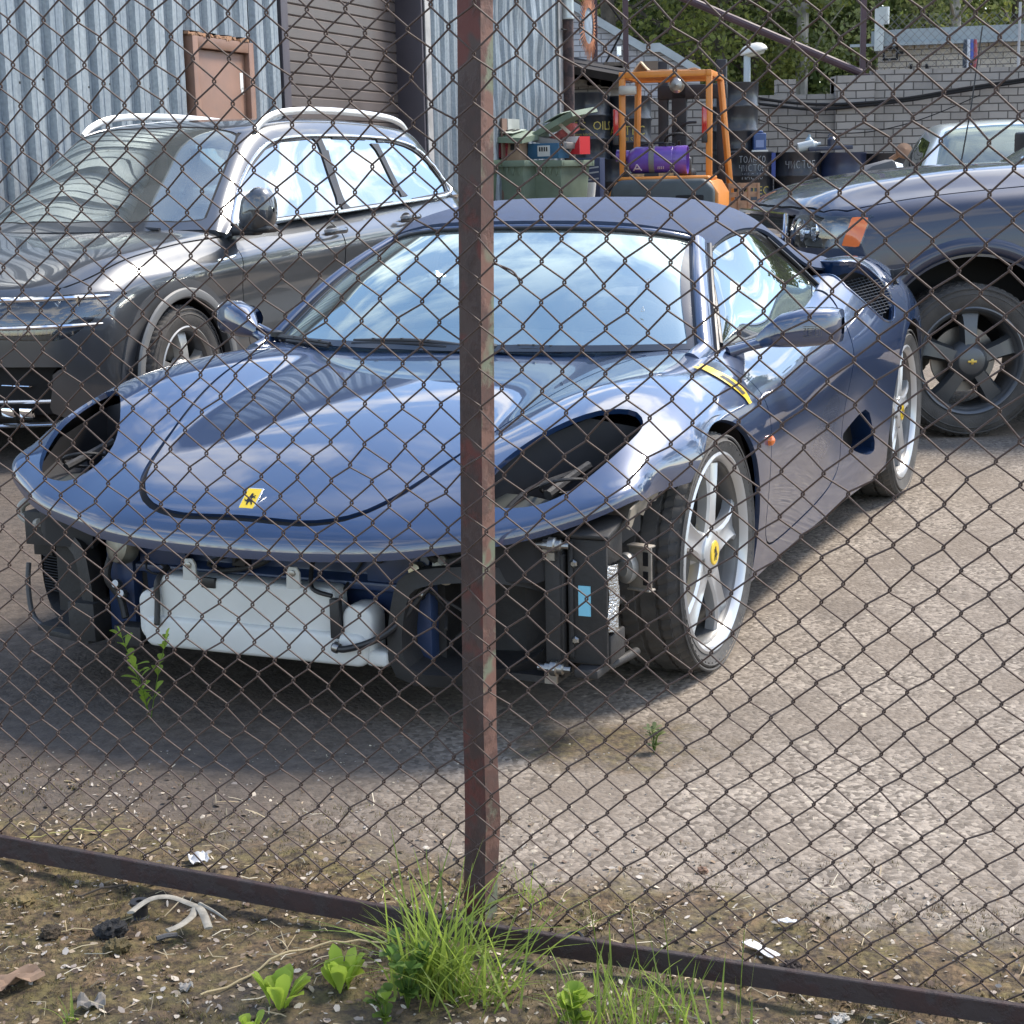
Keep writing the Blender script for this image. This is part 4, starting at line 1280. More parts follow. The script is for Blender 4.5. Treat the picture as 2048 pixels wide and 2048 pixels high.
for DPp in (D1, D2):
    for sg in (1, -1):
        f_ = lambda p: np.where(p[:, 1] * sg > .6, sd_poly(XZ(p), DPp), 1.0)
        sk.cut(lambda p: f_(p) - .003); sk.cut(lambda p: f_(p) + .003)
        dark.append(sk.take(lambda p: np.abs(f_(p)) - .003))
        doors.append(sk.take(f_))
skin_obj('body', sk.arrays(), [gp, M['cavity']], suv, t=.012, inner=1)
skin_obj('bonnet', bon, [gp, M['cavity']], suv, t=.01, inner=1)
for a in doors: skin_obj('door', a, [gp, M['cavity']], suv, t=.01, inner=1)
skin_obj('shut_line', join_arrays(*dark), M['gap'], suv, push=-.008)
for a in clad: skin_obj('wheel_arch_cladding', a, [M['grey_plastic'], M['cavity']], suv, t=.04, push=.010, inner=1)
# raised inner lip of the arch cladding
mb = MB()
for xx in (0, -2.68):
    for sg in (1, -1):
        q = [(xx + .405 * cos(a), sg * (.922 if -.3 < a < 3.4 else .9), .36 + .405 * sin(a)) for a in np.linspace(-.15, pi + .15, 40)]
        mb.tube(q, .026, 8, flat=.5, up=(0, 1, 0))
mb.build('wheel_arch_lip', plain('worn_grey_plastic', (.16, .16, .155), .55, var=.12), suv)
skin_obj('lower_grille', grille, M['gap'], suv, push=-.09)
skin_obj('upper_grille', upper, M['black_plastic'], suv, push=-.02)
g = MB()
for z in (.26, .33, .40): g.tube([(.80 - .28 * abs(y) ** 1.6 * 1.6, y, z) for y in np.linspace(-.6, .6, 15)], .010, 6)
g.build('grille_bar', M['black_plastic'], suv)
g = MB()
g.tube([(.86 - .28 * abs(y) ** 1.6 * 1.6, y, .300) for y in np.linspace(-.61, .61, 17)], .011, 8)
g.tube([(.90 - .30 * abs(y) ** 1.7 * 1.7, y, .192) for y in np.linspace(-.66, .66, 17)], .018, 8, flat=.6)
for z in (.70, .74): g.tube([(.888 - .2 * y * y, y, z) for y in np.linspace(-.3, .3, 9)], .007, 6)
g.build('chrome_strip', M['satin'], suv)
g = MB()
for sg in (1, -1):
    for k, (y, z) in enumerate(((.50, .25), (.40, .25))):
        g.box((.745 - .1 * (y - .4), y * sg, z), (.03, .075, .045)); g.box((.75, y * sg, .38), (.04, .10, .008))
g.build('fog_lamp', M['chrome'], suv, bevel=.006)
for sg, a in zip((1, -1), lamps):
    hb = skin_obj('headlight', a, M['lampglass'], suv, push=-.002)
    skin_obj('lamp_housing', a, plain('lamp_interior', (.05, .06, .085), .25, .5), hb, push=-.055)
    k = MB()
    def hx(y): return .905 - .40 * max(0, abs(y) - .10) ** 1.75 * 1.28
    def fx_(y, z):
        d_ = PT.reshape(-1, 3); d_ = d_[d_[:, 0] > .2]; e_ = (d_[:, 1] - y) ** 2 + (d_[:, 2] - z) ** 2; i_ = np.argsort(e_)[:4]; w_ = 1 / (1e-7 + e_[i_]); return float((d_[i_, 0] * w_).sum() / w_.sum())
    for z0, r in ((.781, .013), (.655, .011)):
        k.tube([(fx_(y, z0) - .002, y * sg, z0 + .012 * (y - .3)) for y in np.linspace(.31, .825, 14)], [r] * 11 + [r * .9, r * .7, r * .4], 8)
    for y in np.linspace(.34, .74, 12): k.box((fx_(y, .668) - .012, y * sg, .626), (.012, .022, .016))
    for y in (.42, .58): k.lathe([(.030, 0), (.028, .02), (.015, .03), (0, .034)], 20, M=T(hx(y) - .06, y * sg, .765) @ rotm('Y', 90))
    for y in (.50, .67, .75): k.box((hx(y) - .045, y * sg, .768), (.02, .018, .05))
    k.build('lamp_reflector', M['chrome'], hb)
# greenhouse
GH = [
 [(-0.24, 0, 1.055), (-0.28, 0.35, 1.055), (-0.37, 0.6, 1.057), (-0.47, 0.765, 1.055), (-0.5, 0.8, 1.045), (-0.52, 0.825, 1.035), (-0.53, 0.84, 1.02)],
 [(-0.5, 0, 1.235), (-0.53, 0.34, 1.23), (-0.61, 0.585, 1.215), (-0.66, 0.705, 1.195), (-0.68, 0.745, 1.165), (-0.68, 0.8, 1.11), (-0.68, 0.838, 1.055)],
 [(-0.78, 0, 1.429), (-0.81, 0.33, 1.421), (-0.88, 0.555, 1.398), (-0.93, 0.645, 1.373), (-0.96, 0.685, 1.319), (-0.97, 0.765, 1.195), (-0.98, 0.835, 1.075)],
 [(-1.04, 0, 1.59), (-1.07, 0.32, 1.584), (-1.14, 0.53, 1.563), (-1.2, 0.605, 1.535), (-1.23, 0.65, 1.461), (-1.25, 0.745, 1.265), (-1.26, 0.835, 1.09)],
 [(-1.28, 0, 1.636), (-1.3, 0.32, 1.632), (-1.35, 0.53, 1.618), (-1.4, 0.6, 1.595), (-1.42, 0.645, 1.521), (-1.43, 0.74, 1.305), (-1.44, 0.835, 1.1)],
 [(-1.8, 0, 1.663), (-1.8, 0.32, 1.66), (-1.8, 0.54, 1.646), (-1.82, 0.612, 1.62), (-1.83, 0.655, 1.546), (-1.84, 0.745, 1.325), (-1.84, 0.838, 1.12)],
 [(-2.5, 0, 1.656), (-2.5, 0.32, 1.653), (-2.5, 0.54, 1.638), (-2.51, 0.61, 1.61), (-2.51, 0.655, 1.541), (-2.51, 0.745, 1.335), (-2.52, 0.835, 1.145)],
 [(-3.0, 0, 1.623), (-3.0, 0.32, 1.62), (-3.0, 0.53, 1.603), (-3.02, 0.6, 1.572), (-3.04, 0.645, 1.506), (-3.07, 0.735, 1.33), (-3.1, 0.825, 1.17)],
 [(-3.3, 0, 1.568), (-3.3, 0.31, 1.562), (-3.28, 0.51, 1.528), (-3.26, 0.58, 1.485), (-3.27, 0.625, 1.426), (-3.31, 0.71, 1.3), (-3.35, 0.8, 1.175)],
 [(-3.5, 0, 1.16), (-3.5, 0.31, 1.16), (-3.47, 0.55, 1.165), (-3.45, 0.66, 1.165), (-3.45, 0.69, 1.165), (-3.44, 0.73, 1.165), (-3.43, 0.76, 1.165)],
]
PG = spline_grid(np.array(GH), 5, 5)
gk = Skin(PG, flip=True)
WS = [(-.315, 0), (-.35, .35), (-.44, .60), (-.515, .70), (-.80, .622), (-1.12, .535), (-1.10, .35), (-1.06, 0)]
WSP = WS + [(a, -b) for a, b in WS[::-1][1:-1]]
wsf = lambda p: np.where((p[:, 0] > -1.3) & (p[:, 2] > 1.05), sd_poly(XY(p), WSP), 1.0)
gk.cut(lambda p: wsf(p) - .012); gk.cut(wsf)
wseal = gk.take(lambda p: np.abs(wsf(p) - .006) - .006)
wsg = gk.take(wsf)
W1 = [(-.615, 1.09), (-.98, 1.335), (-1.24, 1.470), (-1.42, 1.515), (-1.78, 1.535), (-1.73, 1.128), (-1.2, 1.108), (-.80, 1.092)]
W2 = [(-1.86, 1.535), (-2.44, 1.530), (-2.50, 1.16), (-1.80, 1.133)]
W3 = [(-2.50, 1.528), (-2.80, 1.505), (-3.0, 1.46), (-3.14, 1.38), (-3.20, 1.27), (-3.17, 1.20), (-2.56, 1.163)]
WA = [(-.60, 1.075), (-.97, 1.348), (-1.23, 1.486), (-1.42, 1.530), (-1.80, 1.549), (-2.46, 1.545), (-2.80, 1.522), (-3.02, 1.474), (-3.165, 1.385), (-3.225, 1.27), (-3.19, 1.185), (-2.5, 1.146), (-1.76, 1.113), (-1.2, 1.092), (-.80, 1.076)]
glz = []
for sg in (1, -1):
    for Wp in (W1, W2, W3):
        glz.append((sg, gk.cuttake(lambda p: np.where(p[:, 1] * sg > .5, sd_poly(XZ(p), Wp), 1.0))))
frames = gk.cuttake(lambda p: np.where(np.abs(p[:, 1]) > .55, sd_poly(XZ(p), WA), 1.0))
skin_obj('roof', gk.arrays(), [gp, M['cavity']], suv, t=.03, inner=1)
skin_obj('windscreen', wsg, M['suvscreen'], suv, push=-.004)
skin_obj('windscreen_seal', wseal, M['gap'], suv, push=-.003)
skin_obj('window_frame', frames, M['black_plastic'], suv, t=.02, push=-.004)
for sg, a in glz: skin_obj('side_window', a, M['darkglass'], suv, push=-.012)
k = MB()
def gsurf(x, z):
    d_ = PG.reshape(-1, 3); d_ = d_[d_[:, 1] > .4]
    e = (d_[:, 0] - x) ** 2 + (d_[:, 2] - z) ** 2; i = np.argsort(e)[:4]; w_ = 1 / (1e-6 + e[i]); return float((d_[i, 1] * w_).sum() / w_.sum())
loop = WA + [WA[0]]
for sg in (1, -1):
    q = [(x, sg * (gsurf(x, z) + .004), z) for x, z in [tuple(v) for v in curve(loop, 5)]]
    k.tube(q, .009, 6, cap=False)
k.build('chrome_window_trim', M['satin'], suv)
for sg in (1, -1):
    k = MB()
    q = curve([(-1.22, .592 * sg, 1.572), (-1.30, .590 * sg, 1.622), (-1.48, .590 * sg, 1.672), (-1.80, .592 * sg, 1.694), (-2.3, .592 * sg, 1.692), (-2.75, .588 * sg, 1.670), (-2.95, .584 * sg, 1.638), (-3.04, .580 * sg, 1.595)], 6)
    k.tube(q, .014, 10, flat=1.5)
    k.build('roof_rail', plain('roof_rail_alloy', (.78, .78, .77), .3, .5), suv)
k = MB(); k.box((-2.55, 0, 1.655), (.16, .05, .02)); k.build('roof_antenna', M['black_plastic'], suv, bevel=.01)
for sg in (1, -1):
    k = MB(); secs = []
    for (y, hx, hz, x0, z0) in ((.845, .02, .02, -.63, 1.085), (.88, .055, .06, -.61, 1.10), (.92, .10, .095, -.60, 1.135), (.985, .115, .115, -.60, 1.155), (1.035, .105, .105, -.605, 1.155), (1.06, .07, .075, -.61, 1.15), (1.07, .01, .01, -.61, 1.15)):
        ring = [(x0 + hx * .75 * math.copysign(abs(cos(a)) ** .8, cos(a)), y * sg, z0 + hz * math.copysign(abs(sin(a)) ** .8, sin(a))) for a in np.linspace(0, 2 * pi, 21)]
        secs.append(ring)
    k.grid(secs); mo = k.build('door_mirror', gp, suv, smooth=60)
    k = MB(); k.box((-.61, .90 * sg, 1.045), (.10, .16, .05)); k.box((-.62, .97 * sg, 1.055), (.13, .17, .045)); k.build('mirror_base', M['black_plastic'], mo, bevel=.02, bseg=3)
k = MB()
for x, z in ((-1.50, 1.00), (-2.42, 1.045)):
    for sg in (1, -1):
        k.tube(curve([(x + .10, sg * .905, z), (x + .07, sg * .945, z + .008), (x - .07, sg * .945, z + .010), (x - .10, sg * .905, z + .006)], 5), .014, 8, flat=1.3)
k.build('door_handle', gp, suv)
k = MB()
for x, z in ((-1.50, 1.00), (-2.42, 1.045)):
    for sg in (1, -1):
        k.lathe([(.055, 0), (.05, .001), (0, .002)], 20, M=T(x, sg * .888, z) @ rotm('X', -90 * sg) @ Matrix.Diagonal((1.3, .7, 1, 1)))
k.build('handle_recess', M['gap'], suv)
k = MB(); k.box((-.42, .895, .905), (.17, .006, .028), rot=Matrix.Rotation(.1, 3, 'Y')); k.build('wing_trim', M['chrome'], suv, bevel=.003)
# cabin
k = MB(); k.box((-1.9, 0, .6), (2.6, 1.55, .06)); k.box((-.72, 0, .90), (.35, 1.5, .26)); k.build('cabin_floor', M['dash'], suv, bevel=.03)
for sg in (1, -1):
    k = MB()
    k.box((-1.45, .38 * sg, .98), (.16, .5, .66), rot=Matrix.Rotation(-.2, 3, 'Y'), taper=.85); k.box((-1.54, .38 * sg, 1.38), (.09, .26, .17), rot=Matrix.Rotation(-.15, 3, 'Y')); k.box((-1.25, .38 * sg, .72), (.5, .5, .16))
    k.build('seat', M['leather'], suv, bevel=.04, bseg=3)
k = MB(); k.tube([Vector((-.98, .38, 1.0)) + Matrix.Rotation(radians(-65), 3, 'Y') @ Vector((.19 * cos(a), .19 * sin(a), 0)) for a in np.linspace(0, 2 * pi, 32)], .015, 8, cap=False); k.build('steering_wheel', M['leather'], suv)
k = MB(); k.box((-.96, 0, 1.44), (.04, .22, .07)); k.build('rear_view_mirror', M['black_plastic'], suv, bevel=.015)
k = MB(); k.tube(curve([(-.33, .55, 1.063), (-.36, .2, 1.075), (-.34, -.10, 1.068)], 6), .010, 6); k.tube(curve([(-.33, -.1, 1.063), (-.36, -.35, 1.075), (-.42, -.62, 1.066)], 6), .010, 6); k.build('wiper', M['black_plastic'], suv)
k = MB()
for xx in (0, -2.68):
    for sg in (1, -1):
        k.grid([[(xx + .395 * cos(a), y * sg, .36 + .395 * sin(a)) for y in (.5, .9)] for a in np.linspace(-.4, pi + .4, 24)])
        k.grid([[(xx + r * cos(a), .5 * sg, .36 + r * sin(a)) for r in (.03, .395)] for a in np.linspace(-.4, pi + .4, 24)])
k.build('wheel_arch_liner', M['cavity'], suv)
k = MB(); k.box((-1.34, 0, .25), (1.8, 1.6, .1)); k.box((.45, 0, .26), (.5, 1.0, .1)); k.box((-3.2, 0, .35), (.4, 1.2, .12)); k.build('underbody', M['cavity'], suv)
for x in (0, -2.68):
    for sg in (1, -1):
        wheel(suv, (x, .795 * sg, .352), .352, .235, sg, rr=.232, style='five', tyre=M['rubber_dusty'], rimmat=plain('alloy_wheel', (.35, .34, .32), .35, .6), capmat=M['badge_black'], steer=.06 if x == 0 else 0)

# ================================================================== dark blue full-size SUV on the right
AX, AY, AYAW = 2.182, 9.250, -3.0892
big = thing('suv', 'large dark blue off-road SUV with five-spoke grey wheels and amber turn lamp', 'car', (AX, AY, 0), AYAW)
def big_body():
    yd = [0, .28, .52, .70, .82, .90, .955, .985, .99, .98, .95]
    d = [0, .01, .03, .06, .10, .16, .25, .32, .34, .35, .36]
    xs = [
        (.80, 1, [.36] * 8 + [.36] * 3), (.86, 1, [.50] * 8 + [.48, .44, .40]), (.87, 1, [.66] * 8 + [.60, .50, .41]),
        (.84, 1, [.85, .85, .85, .85, .85, .85, .85, .80, .68, .54, .42]), (.84, 1, [1.0, 1.0, 1.0, 1.0, 1.0, .995, .98, .88, .72, .56, .43]),
        (.81, 1, [1.095, 1.095, 1.095, 1.09, 1.08, 1.07, 1.03, .91, .74, .57, .43]), (.74, .95, [1.165, 1.165, 1.16, 1.15, 1.125, 1.10, 1.05, .93, .75, .58, .43]),
        (.58, .7, [1.225, 1.225, 1.215, 1.195, 1.150, 1.12, 1.07, .94, .76, .58, .43]), (.30, .3, [1.27, 1.27, 1.255, 1.235, 1.18, 1.145, 1.09, .95, .77, .58, .43]),
        (0, 0, [1.295, 1.295, 1.285, 1.265, 1.205, 1.165, 1.11, .96, .77, .58, .43]), (-.35, 0, [1.31, 1.31, 1.305, 1.285, 1.23, 1.185, 1.125, .97, .77, .58, .42]),
        (-.70, 0, [1.31, 1.31, 1.31, 1.30, 1.25, 1.205, 1.14, .98, .77, .58, .40]), (-1.2, 0, [1.27, 1.27, 1.27, 1.27, 1.255, 1.215, 1.15, .98, .77, .57, .38]),
        (-2.2, 0, [1.27] * 4 + [1.26, 1.225, 1.16, .98, .77, .57, .38]), (-3.2, 0, [1.27] * 4 + [1.265, 1.23, 1.17, .99, .78, .58, .40]),
        (-4.0, 0, [1.27] * 4 + [1.265, 1.23, 1.17, .99, .78, .60, .46]), (-4.15, 0, [1.2] * 4 + [1.2, 1.17, 1.12, .97, .78, .62, .50]),
    ]
    return np.array([[(x - k * d[j], yd[j] * (.93 if x < -4.1 else 1), z[j]) for j in range(11)] for x, k, z in xs])
PB = spline_grid(big_body(), 5, 5)
sk = Skin(PB, flip=True)
npn = M['navy_paint']
sk.cuttake(lambda p: np.maximum(np.hypot(p[:, 0], (p[:, 2] - .41) * 1.0) - .465, .55 - np.abs(p[:, 1])))
sk.cuttake(lambda p: np.maximum(np.hypot(p[:, 0] + 2.95, (p[:, 2] - .41)) - .465, .55 - np.abs(p[:, 1])))
HB = [(.62, .925), (.90, .925), (1.1, .925), (1.1, 1.075), (.935, 1.075), (.66, 1.082), (.60, 1.06)]
hls = []
for sg in (1, -1):
    hls.append(sk.cuttake(lambda p: np.where((p[:, 0] > .35) & (p[:, 1] * sg > 0), np.maximum(sd_poly(np.stack([p[:, 1] * sg, p[:, 2]], 1), HB), (.525 - p[:, 0]) + (1.0 - p[:, 2]) * .42), 1.0)))
GRL = [(-.57, .94), (-.585, 1.075), (.585, 1.075), (.57, .94), (.54, .70), (-.54, .70)]
gfr = sk.cuttake(lambda p: np.where(p[:, 0] > .5, sd_poly(p[:, [1, 2]], GRL), 1.0))
BB = [(.80, 0), (.79, .3), (.76, .6), (.70, .82), (.60, .90), (.3, .885), (-.1, .875), (-.55, .87), (-.62, .5), (-.60, 0)]
BB = BB + [(a, -b) for a, b in BB[::-1][1:-1]]
fb = lambda p: np.where(p[:, 2] > 1.085, sd_poly(XY(p), BB), 1.0)
sk.cut(lambda p: fb(p) - .004); sk.cut(lambda p: fb(p) + .004)
dk = [sk.take(lambda p: np.abs(fb(p)) - .004)]
bon = sk.take(fb)
DB = [(-.62, 1.4), (-.60, 1.0), (-.60, .50), (-1.75, .48), (-1.80, 1.4)]
drs = []
for sg in (1, -1):
    f_ = lambda p: np.where(p[:, 1] * sg > .6, sd_poly(XZ(p), DB), 1.0)
    sk.cut(lambda p: f_(p) - .004); sk.cut(lambda p: f_(p) + .004); dk.append(sk.take(lambda p: np.abs(f_(p)) - .004)); drs.append(sk.take(f_))
skin_obj('body', sk.arrays(), [npn, M['cavity']], big, t=.02, inner=1)
skin_obj('bonnet', bon, [npn, M['cavity']], big, t=.012, inner=1)
for a in drs: skin_obj('door', a, [npn, M['cavity']], big, t=.012, inner=1)
skin_obj('shut_line', join_arrays(*dk), M['gap'], big, push=-.01)
gg = skin_obj('grille', gfr, M['gap'], big, push=-.05)
k = MB()
for z in np.arange(.72, 1.07, .022): k.tube([(.81 - .03 * y * y, y, z) for y in np.linspace(-.55, .55, 9)], .003, 4)
for y in np.arange(-.54, .55, .03): k.tube([(.812 - .03 * y * y, y, z) for z in (.71, 1.07)], .003, 4)
k.build('grille_mesh', M['black_plastic'], gg)
k = MB(); k.tube([(.862 - .10 * abs(y) ** 2, y, z) for y, z in [tuple(q) for q in curve(GRL, 1, True)] + [GRL[0]]], .014, 6)
k.tube([(.865 - .1 * y * y, y, .985) for y in np.linspace(-.57, .57, 11)], .022, 8); k.build('grille_frame', M['chrome'], gg)
for sg, a in zip((1, -1), hls):
    hb = skin_obj('headlight', a, M['lampglass'], big, push=.002)
    skin_obj('lamp_housing', a, plain('lamp_bowl', (.30, .31, .32), .3, .5, var=.3, vscale=9), hb, push=-.06)
    k = MB()
    for y in (.70, .80): k.lathe([(.055, 0), (.045, -.03), (.015, -.05), (0, -.05)], 20, M=T(.79 - .6 * max(0, y - .6) ** 1.5, y * sg, 1.005) @ rotm('Y', 90))
    k.build('lamp_reflector', M['chrome'], hb)
def sub(arr, f):
    V, N, F = arr; ce = np.array([V[q].mean(0) for q in F]); m_ = f(ce) < 0
    return V, N, [q for q, z in zip(F, m_) if z]
for sg in (1, -1):
    g = Skin(PB, flip=True)
    q = [(.505, 1.066), (.585, 1.070), (.635, .938), (.560, .930)]
    a = g.cuttake(lambda p: np.where(p[:, 1] * sg > .7, sd_poly(XZ(p), q), 1.0))
    skin_obj('turn_lamp', a, M['amber'], big, push=.004)
# flared arches
k = MB()
for xx in (0, -2.95):
    for sg in (1, -1):
        G = []
        for r, y in ((.462, .955), (.475, 1.0), (.50, 1.012), (.535, 1.004), (.55, .985)):
            G.append([(xx + r * cos(a), sg * y, .415 + r * sin(a)) for a in np.linspace(-.12, pi + .12, 36)])
        k.grid(G)
k.build('wheel_arch_flare', npn, big, smooth=60)
k = MB()
for xx in (0, -2.95):
    for sg in (1, -1):
        k.grid([[(xx + .48 * cos(a), y * sg, .43 + .48 * sin(a)) for y in (.5, .97)] for a in np.linspace(-.3, pi + .3, 24)]); k.grid([[(xx + r_ * cos(a), .5 * sg, .43 + r_ * sin(a)) for r_ in (.03, .48)] for a in np.linspace(-.3, pi + .3, 24)])
k.build('wheel_arch_liner', M['cavity'], big)
k = MB(); k.box((-1.5, 0, .48), (1.9, 1.7, .12)); k.box((-1.5, 0, .40), (4.6, .9, .12)); k.box((.72, 0, .52), (.2, 1.3, .18)); k.tube([(0, -.8, .40), (0, .8, .40)], .05); k.tube([(-2.95, -.8, .40), (-2.95, .8, .40)], .06); k.build('underbody', M['cavity'], big)
# upper body
GB = [
 [(-.52, 0, 1.30), (-.55, .4, 1.30), (-.66, .72, 1.29), (-.72, .82, 1.275), (-.76, .88, 1.25), (-.76, .905, 1.235)],
 [(-.92, 0, 1.54), (-.95, .4, 1.535), (-1.03, .68, 1.52), (-1.07, .755, 1.50), (-1.09, .82, 1.40), (-1.10, .905, 1.25)],
 [(-1.36, 0, 1.79), (-1.38, .4, 1.78), (-1.43, .62, 1.76), (-1.46, .69, 1.735), (-1.48, .755, 1.60), (-1.50, .905, 1.255)],
 [(-1.75, 0, 1.87), (-1.76, .4, 1.86), (-1.78, .60, 1.84), (-1.80, .675, 1.81), (-1.80, .745, 1.65), (-1.80, .905, 1.26)],
 [(-3.0, 0, 1.90), (-3.0, .4, 1.89), (-3.0, .60, 1.87), (-3.0, .68, 1.84), (-3.0, .75, 1.66), (-3.0, .905, 1.265)],
 [(-3.95, 0, 1.86), (-3.95, .4, 1.85), (-3.95, .58, 1.83), (-3.95, .66, 1.80), (-3.95, .73, 1.64), (-3.95, .89, 1.265)],
 [(-4.12, 0, 1.30), (-4.12, .4, 1.30), (-4.12, .6, 1.30), (-4.12, .7, 1.30), (-4.12, .78, 1.29), (-4.12, .86, 1.27)],
]
PGB = spline_grid(np.array(GB), 5, 5)
gk = Skin(PGB, flip=True)
WSB = [(-.62, 0), (-.66, .4), (-.76, .70), (-1.07, .665), (-1.38, .60), (-1.34, .4), (-1.31, 0)]
WSB = WSB + [(a, -b) for a, b in WSB[::-1][1:-1]]
wsg = gk.cuttake(lambda p: np.where(p[:, 0] > -1.6, sd_poly(XY(p), WSB), 1.0))
wl_ = []
for sg in (1, -1):
    for Wp in ([(-.98, 1.30), (-1.52, 1.68), (-1.80, 1.72), (-1.80, 1.30)], [(-1.90, 1.72), (-2.8, 1.74), (-2.8, 1.31), (-1.90, 1.30)], [(-2.9, 1.74), (-3.8, 1.70), (-3.85, 1.31), (-2.9, 1.31)]):
        wl_.append(gk.cuttake(lambda p: np.where(p[:, 1] * sg > .5, sd_poly(XZ(p), Wp), 1.0)))
skin_obj('roof', gk.arrays(), [npn, M['cavity']], big, t=.03, inner=1)
skin_obj('windscreen', wsg, M['windscreen'], big, push=-.004)
for a in wl_: skin_obj('side_window', a, M['darkglass'], big, push=-.008)
k = MB(); k.tube(curve([(-.66, .62, 1.325), (-.72, .3, 1.355), (-.74, 0, 1.36)], 6), .012, 6); k.box((-.62, .55, 1.312), (.05, .12, .03)); k.box((-.60, .2, 1.312), (.05, .2, .02))
k.tube(curve([(-.66, -.1, 1.325), (-.72, -.35, 1.355), (-.76, -.6, 1.345)], 6), .012, 6); k.build('wiper', M['black_plastic'], big)
k = MB(); k.tube([(-.42, -.60, 1.30), (-.47, -.60, 1.62), (-.52, -.60, 2.05)], .004, 6); k.lathe([(.02, 0), (.015, .03), (.006, .05)], 12, M=T(-.42, -.60, 1.28)); k.build('radio_antenna', M['black_plastic'], big)
for sg in (1, -1):
    k = MB(); k.box((-.98, 1.02 * sg, 1.38), (.16, .20, .20)); k.tube([(-.98, .88 * sg, 1.30), (-.98, .98 * sg, 1.33)], .04); k.build('door_mirror', M['black_plastic'], big, bevel=.04, bseg=3)
k = MB(); k.box((-2.3, 0, .7), (3.0, 1.7, .06)); k.box((-.95, 0, 1.12), (.3, 1.6, .25)); k.build('cabin_floor', M['dash'], big, bevel=.02)
for sg in (1, -1):
    k = MB(); k.box((-1.9, .42 * sg, 1.2), (.16, .52, .7), taper=.85); k.box((-1.93, .42 * sg, 1.62), (.09, .26, .18)); k.box((-1.7, .42 * sg, .9), (.5, .5, .16)); k.build('seat', M['leather'], big, bevel=.04)
gold = plain('gold_badge', (.55, .40, .10), .35, .8)
for x in (0, -2.95):
    for sg in (1, -1):
        wheel(big, (x, .845 * sg, .372), .372, .27, sg, rr=.246, style='five', tyre=M['rubber_dusty'], rimmat=M['gunmetal'], capmat=gold)

# ================================================================== pale saloon further back
WX, WY = 4.05, 13.3
sal = thing('saloon_car', 'pale silver saloon car mostly hidden behind the dark blue SUV bonnet', 'car', (WX, WY, .12), radians(-97))
sal.scale = (1.05, 1.05, 1.06)
SB = [
 [(.80, 0, .3), (.78, .5, .3), (.62, .8, .3), (.5, .86, .3)], [(.86, 0, .55), (.84, .5, .55), (.68, .8, .53), (.5, .88, .45)], [(.78, 0, .74), (.76, .5, .74), (.62, .78, .70), (.45, .89, .5)],
 [(.2, 0, .90), (.2, .5, .90), (.15, .78, .84), (.1, .90, .55)], [(-.45, 0, .97), (-.48, .5, .97), (-.5, .80, .91), (-.5, .90, .55)], [(-2.3, 0, .96), (-2.3, .5, .96), (-2.3, .80, .94), (-2.3, .90, .55)],
 [(-3.3, 0, .98), (-3.3, .5, .98), (-3.25, .76, .94), (-3.2, .86, .55)], [(-3.6, 0, .75), (-3.6, .5, .75), (-3.5, .74, .72), (-3.45, .82, .5)],
]
skin_obj('body', Skin(spline_grid(np.array(SB), 5, 5), flip=True).arrays(), [M['white_paint'], M['cavity']], sal, t=.02, inner=1)
SG = [
 [(-.35, 0, .97), (-.45, .5, .965), (-.55, .72, .955), (-.6, .80, .93)], [(-.95, 0, 1.28), (-1.0, .45, 1.265), (-1.08, .62, 1.22), (-1.1, .79, .95)], [(-1.35, 0, 1.42), (-1.38, .42, 1.40), (-1.42, .56, 1.35), (-1.45, .79, .95)],
 [(-2.0, 0, 1.455), (-2.0, .42, 1.435), (-2.0, .56, 1.38), (-2.0, .79, .95)], [(-2.5, 0, 1.40), (-2.5, .42, 1.38), (-2.5, .56, 1.33), (-2.5, .78, .96)], [(-3.15, 0, 1.03), (-3.1, .45, 1.03), (-3.05, .62, 1.02), (-3.0, .74, .97)],
]
gk = Skin(spline_grid(np.array(SG), 6, 6), flip=True)
q = [(-.46, 0), (-.52, .5), (-.62, .66), (-1.05, .575), (-1.30, .50), (-1.28, 0)]; q = q + [(a, -b) for a, b in q[::-1][1:-1]]
wsg = gk.cuttake(lambda p: np.where(p[:, 0] > -1.5, sd_poly(XY(p), q), 1.0))
sw = []
for sg in (1, -1): sw.append(gk.cuttake(lambda p: np.where(p[:, 1] * sg > .52, sd_poly(XZ(p), [(-.85, 1.0), (-1.35, 1.28), (-2.0, 1.33), (-2.5, 1.27), (-2.8, 1.03)]), 1.0)))
skin_obj('roof', gk.arrays(), [M['white_paint'], M['cavity']], sal, t=.02, inner=1)
skin_obj('windscreen', wsg, M['windscreen'], sal)
for a in sw: skin_obj('side_window', a, M['darkglass'], sal)
for sg in (1, -1):
    k = MB(); k.lathe([(0, -.10), (.06, -.08), (.085, 0), (.07, .08), (0, .10)], 18, M=T(-.62, .98 * sg, 1.06) @ rotm('X', 90)); k.tube([(-.62, .82 * sg, .98), (-.62, .95 * sg, 1.03)], .03); k.build('door_mirror', M['white_paint'], sal, smooth=60)
k = MB(); k.box((-1.05, 0, 1.235), (.03, .16, .06)); k.build('rear_view_mirror', M['black_plastic'], sal, bevel=.012)
k = MB(); k.box((-1.6, 0, .55), (2.2, 1.5, .06)); k.box((-.75, 0, .88), (.3, 1.4, .12)); k.build('cabin_floor', M['dash'], sal)
for x in (0, -2.7):
    for sg in (1, -1): wheel(sal, (x, .78 * sg, .31), .31, .2, sg, rr=.205, style='five', rimmat=M['silver'], capmat=M['badge_black'])
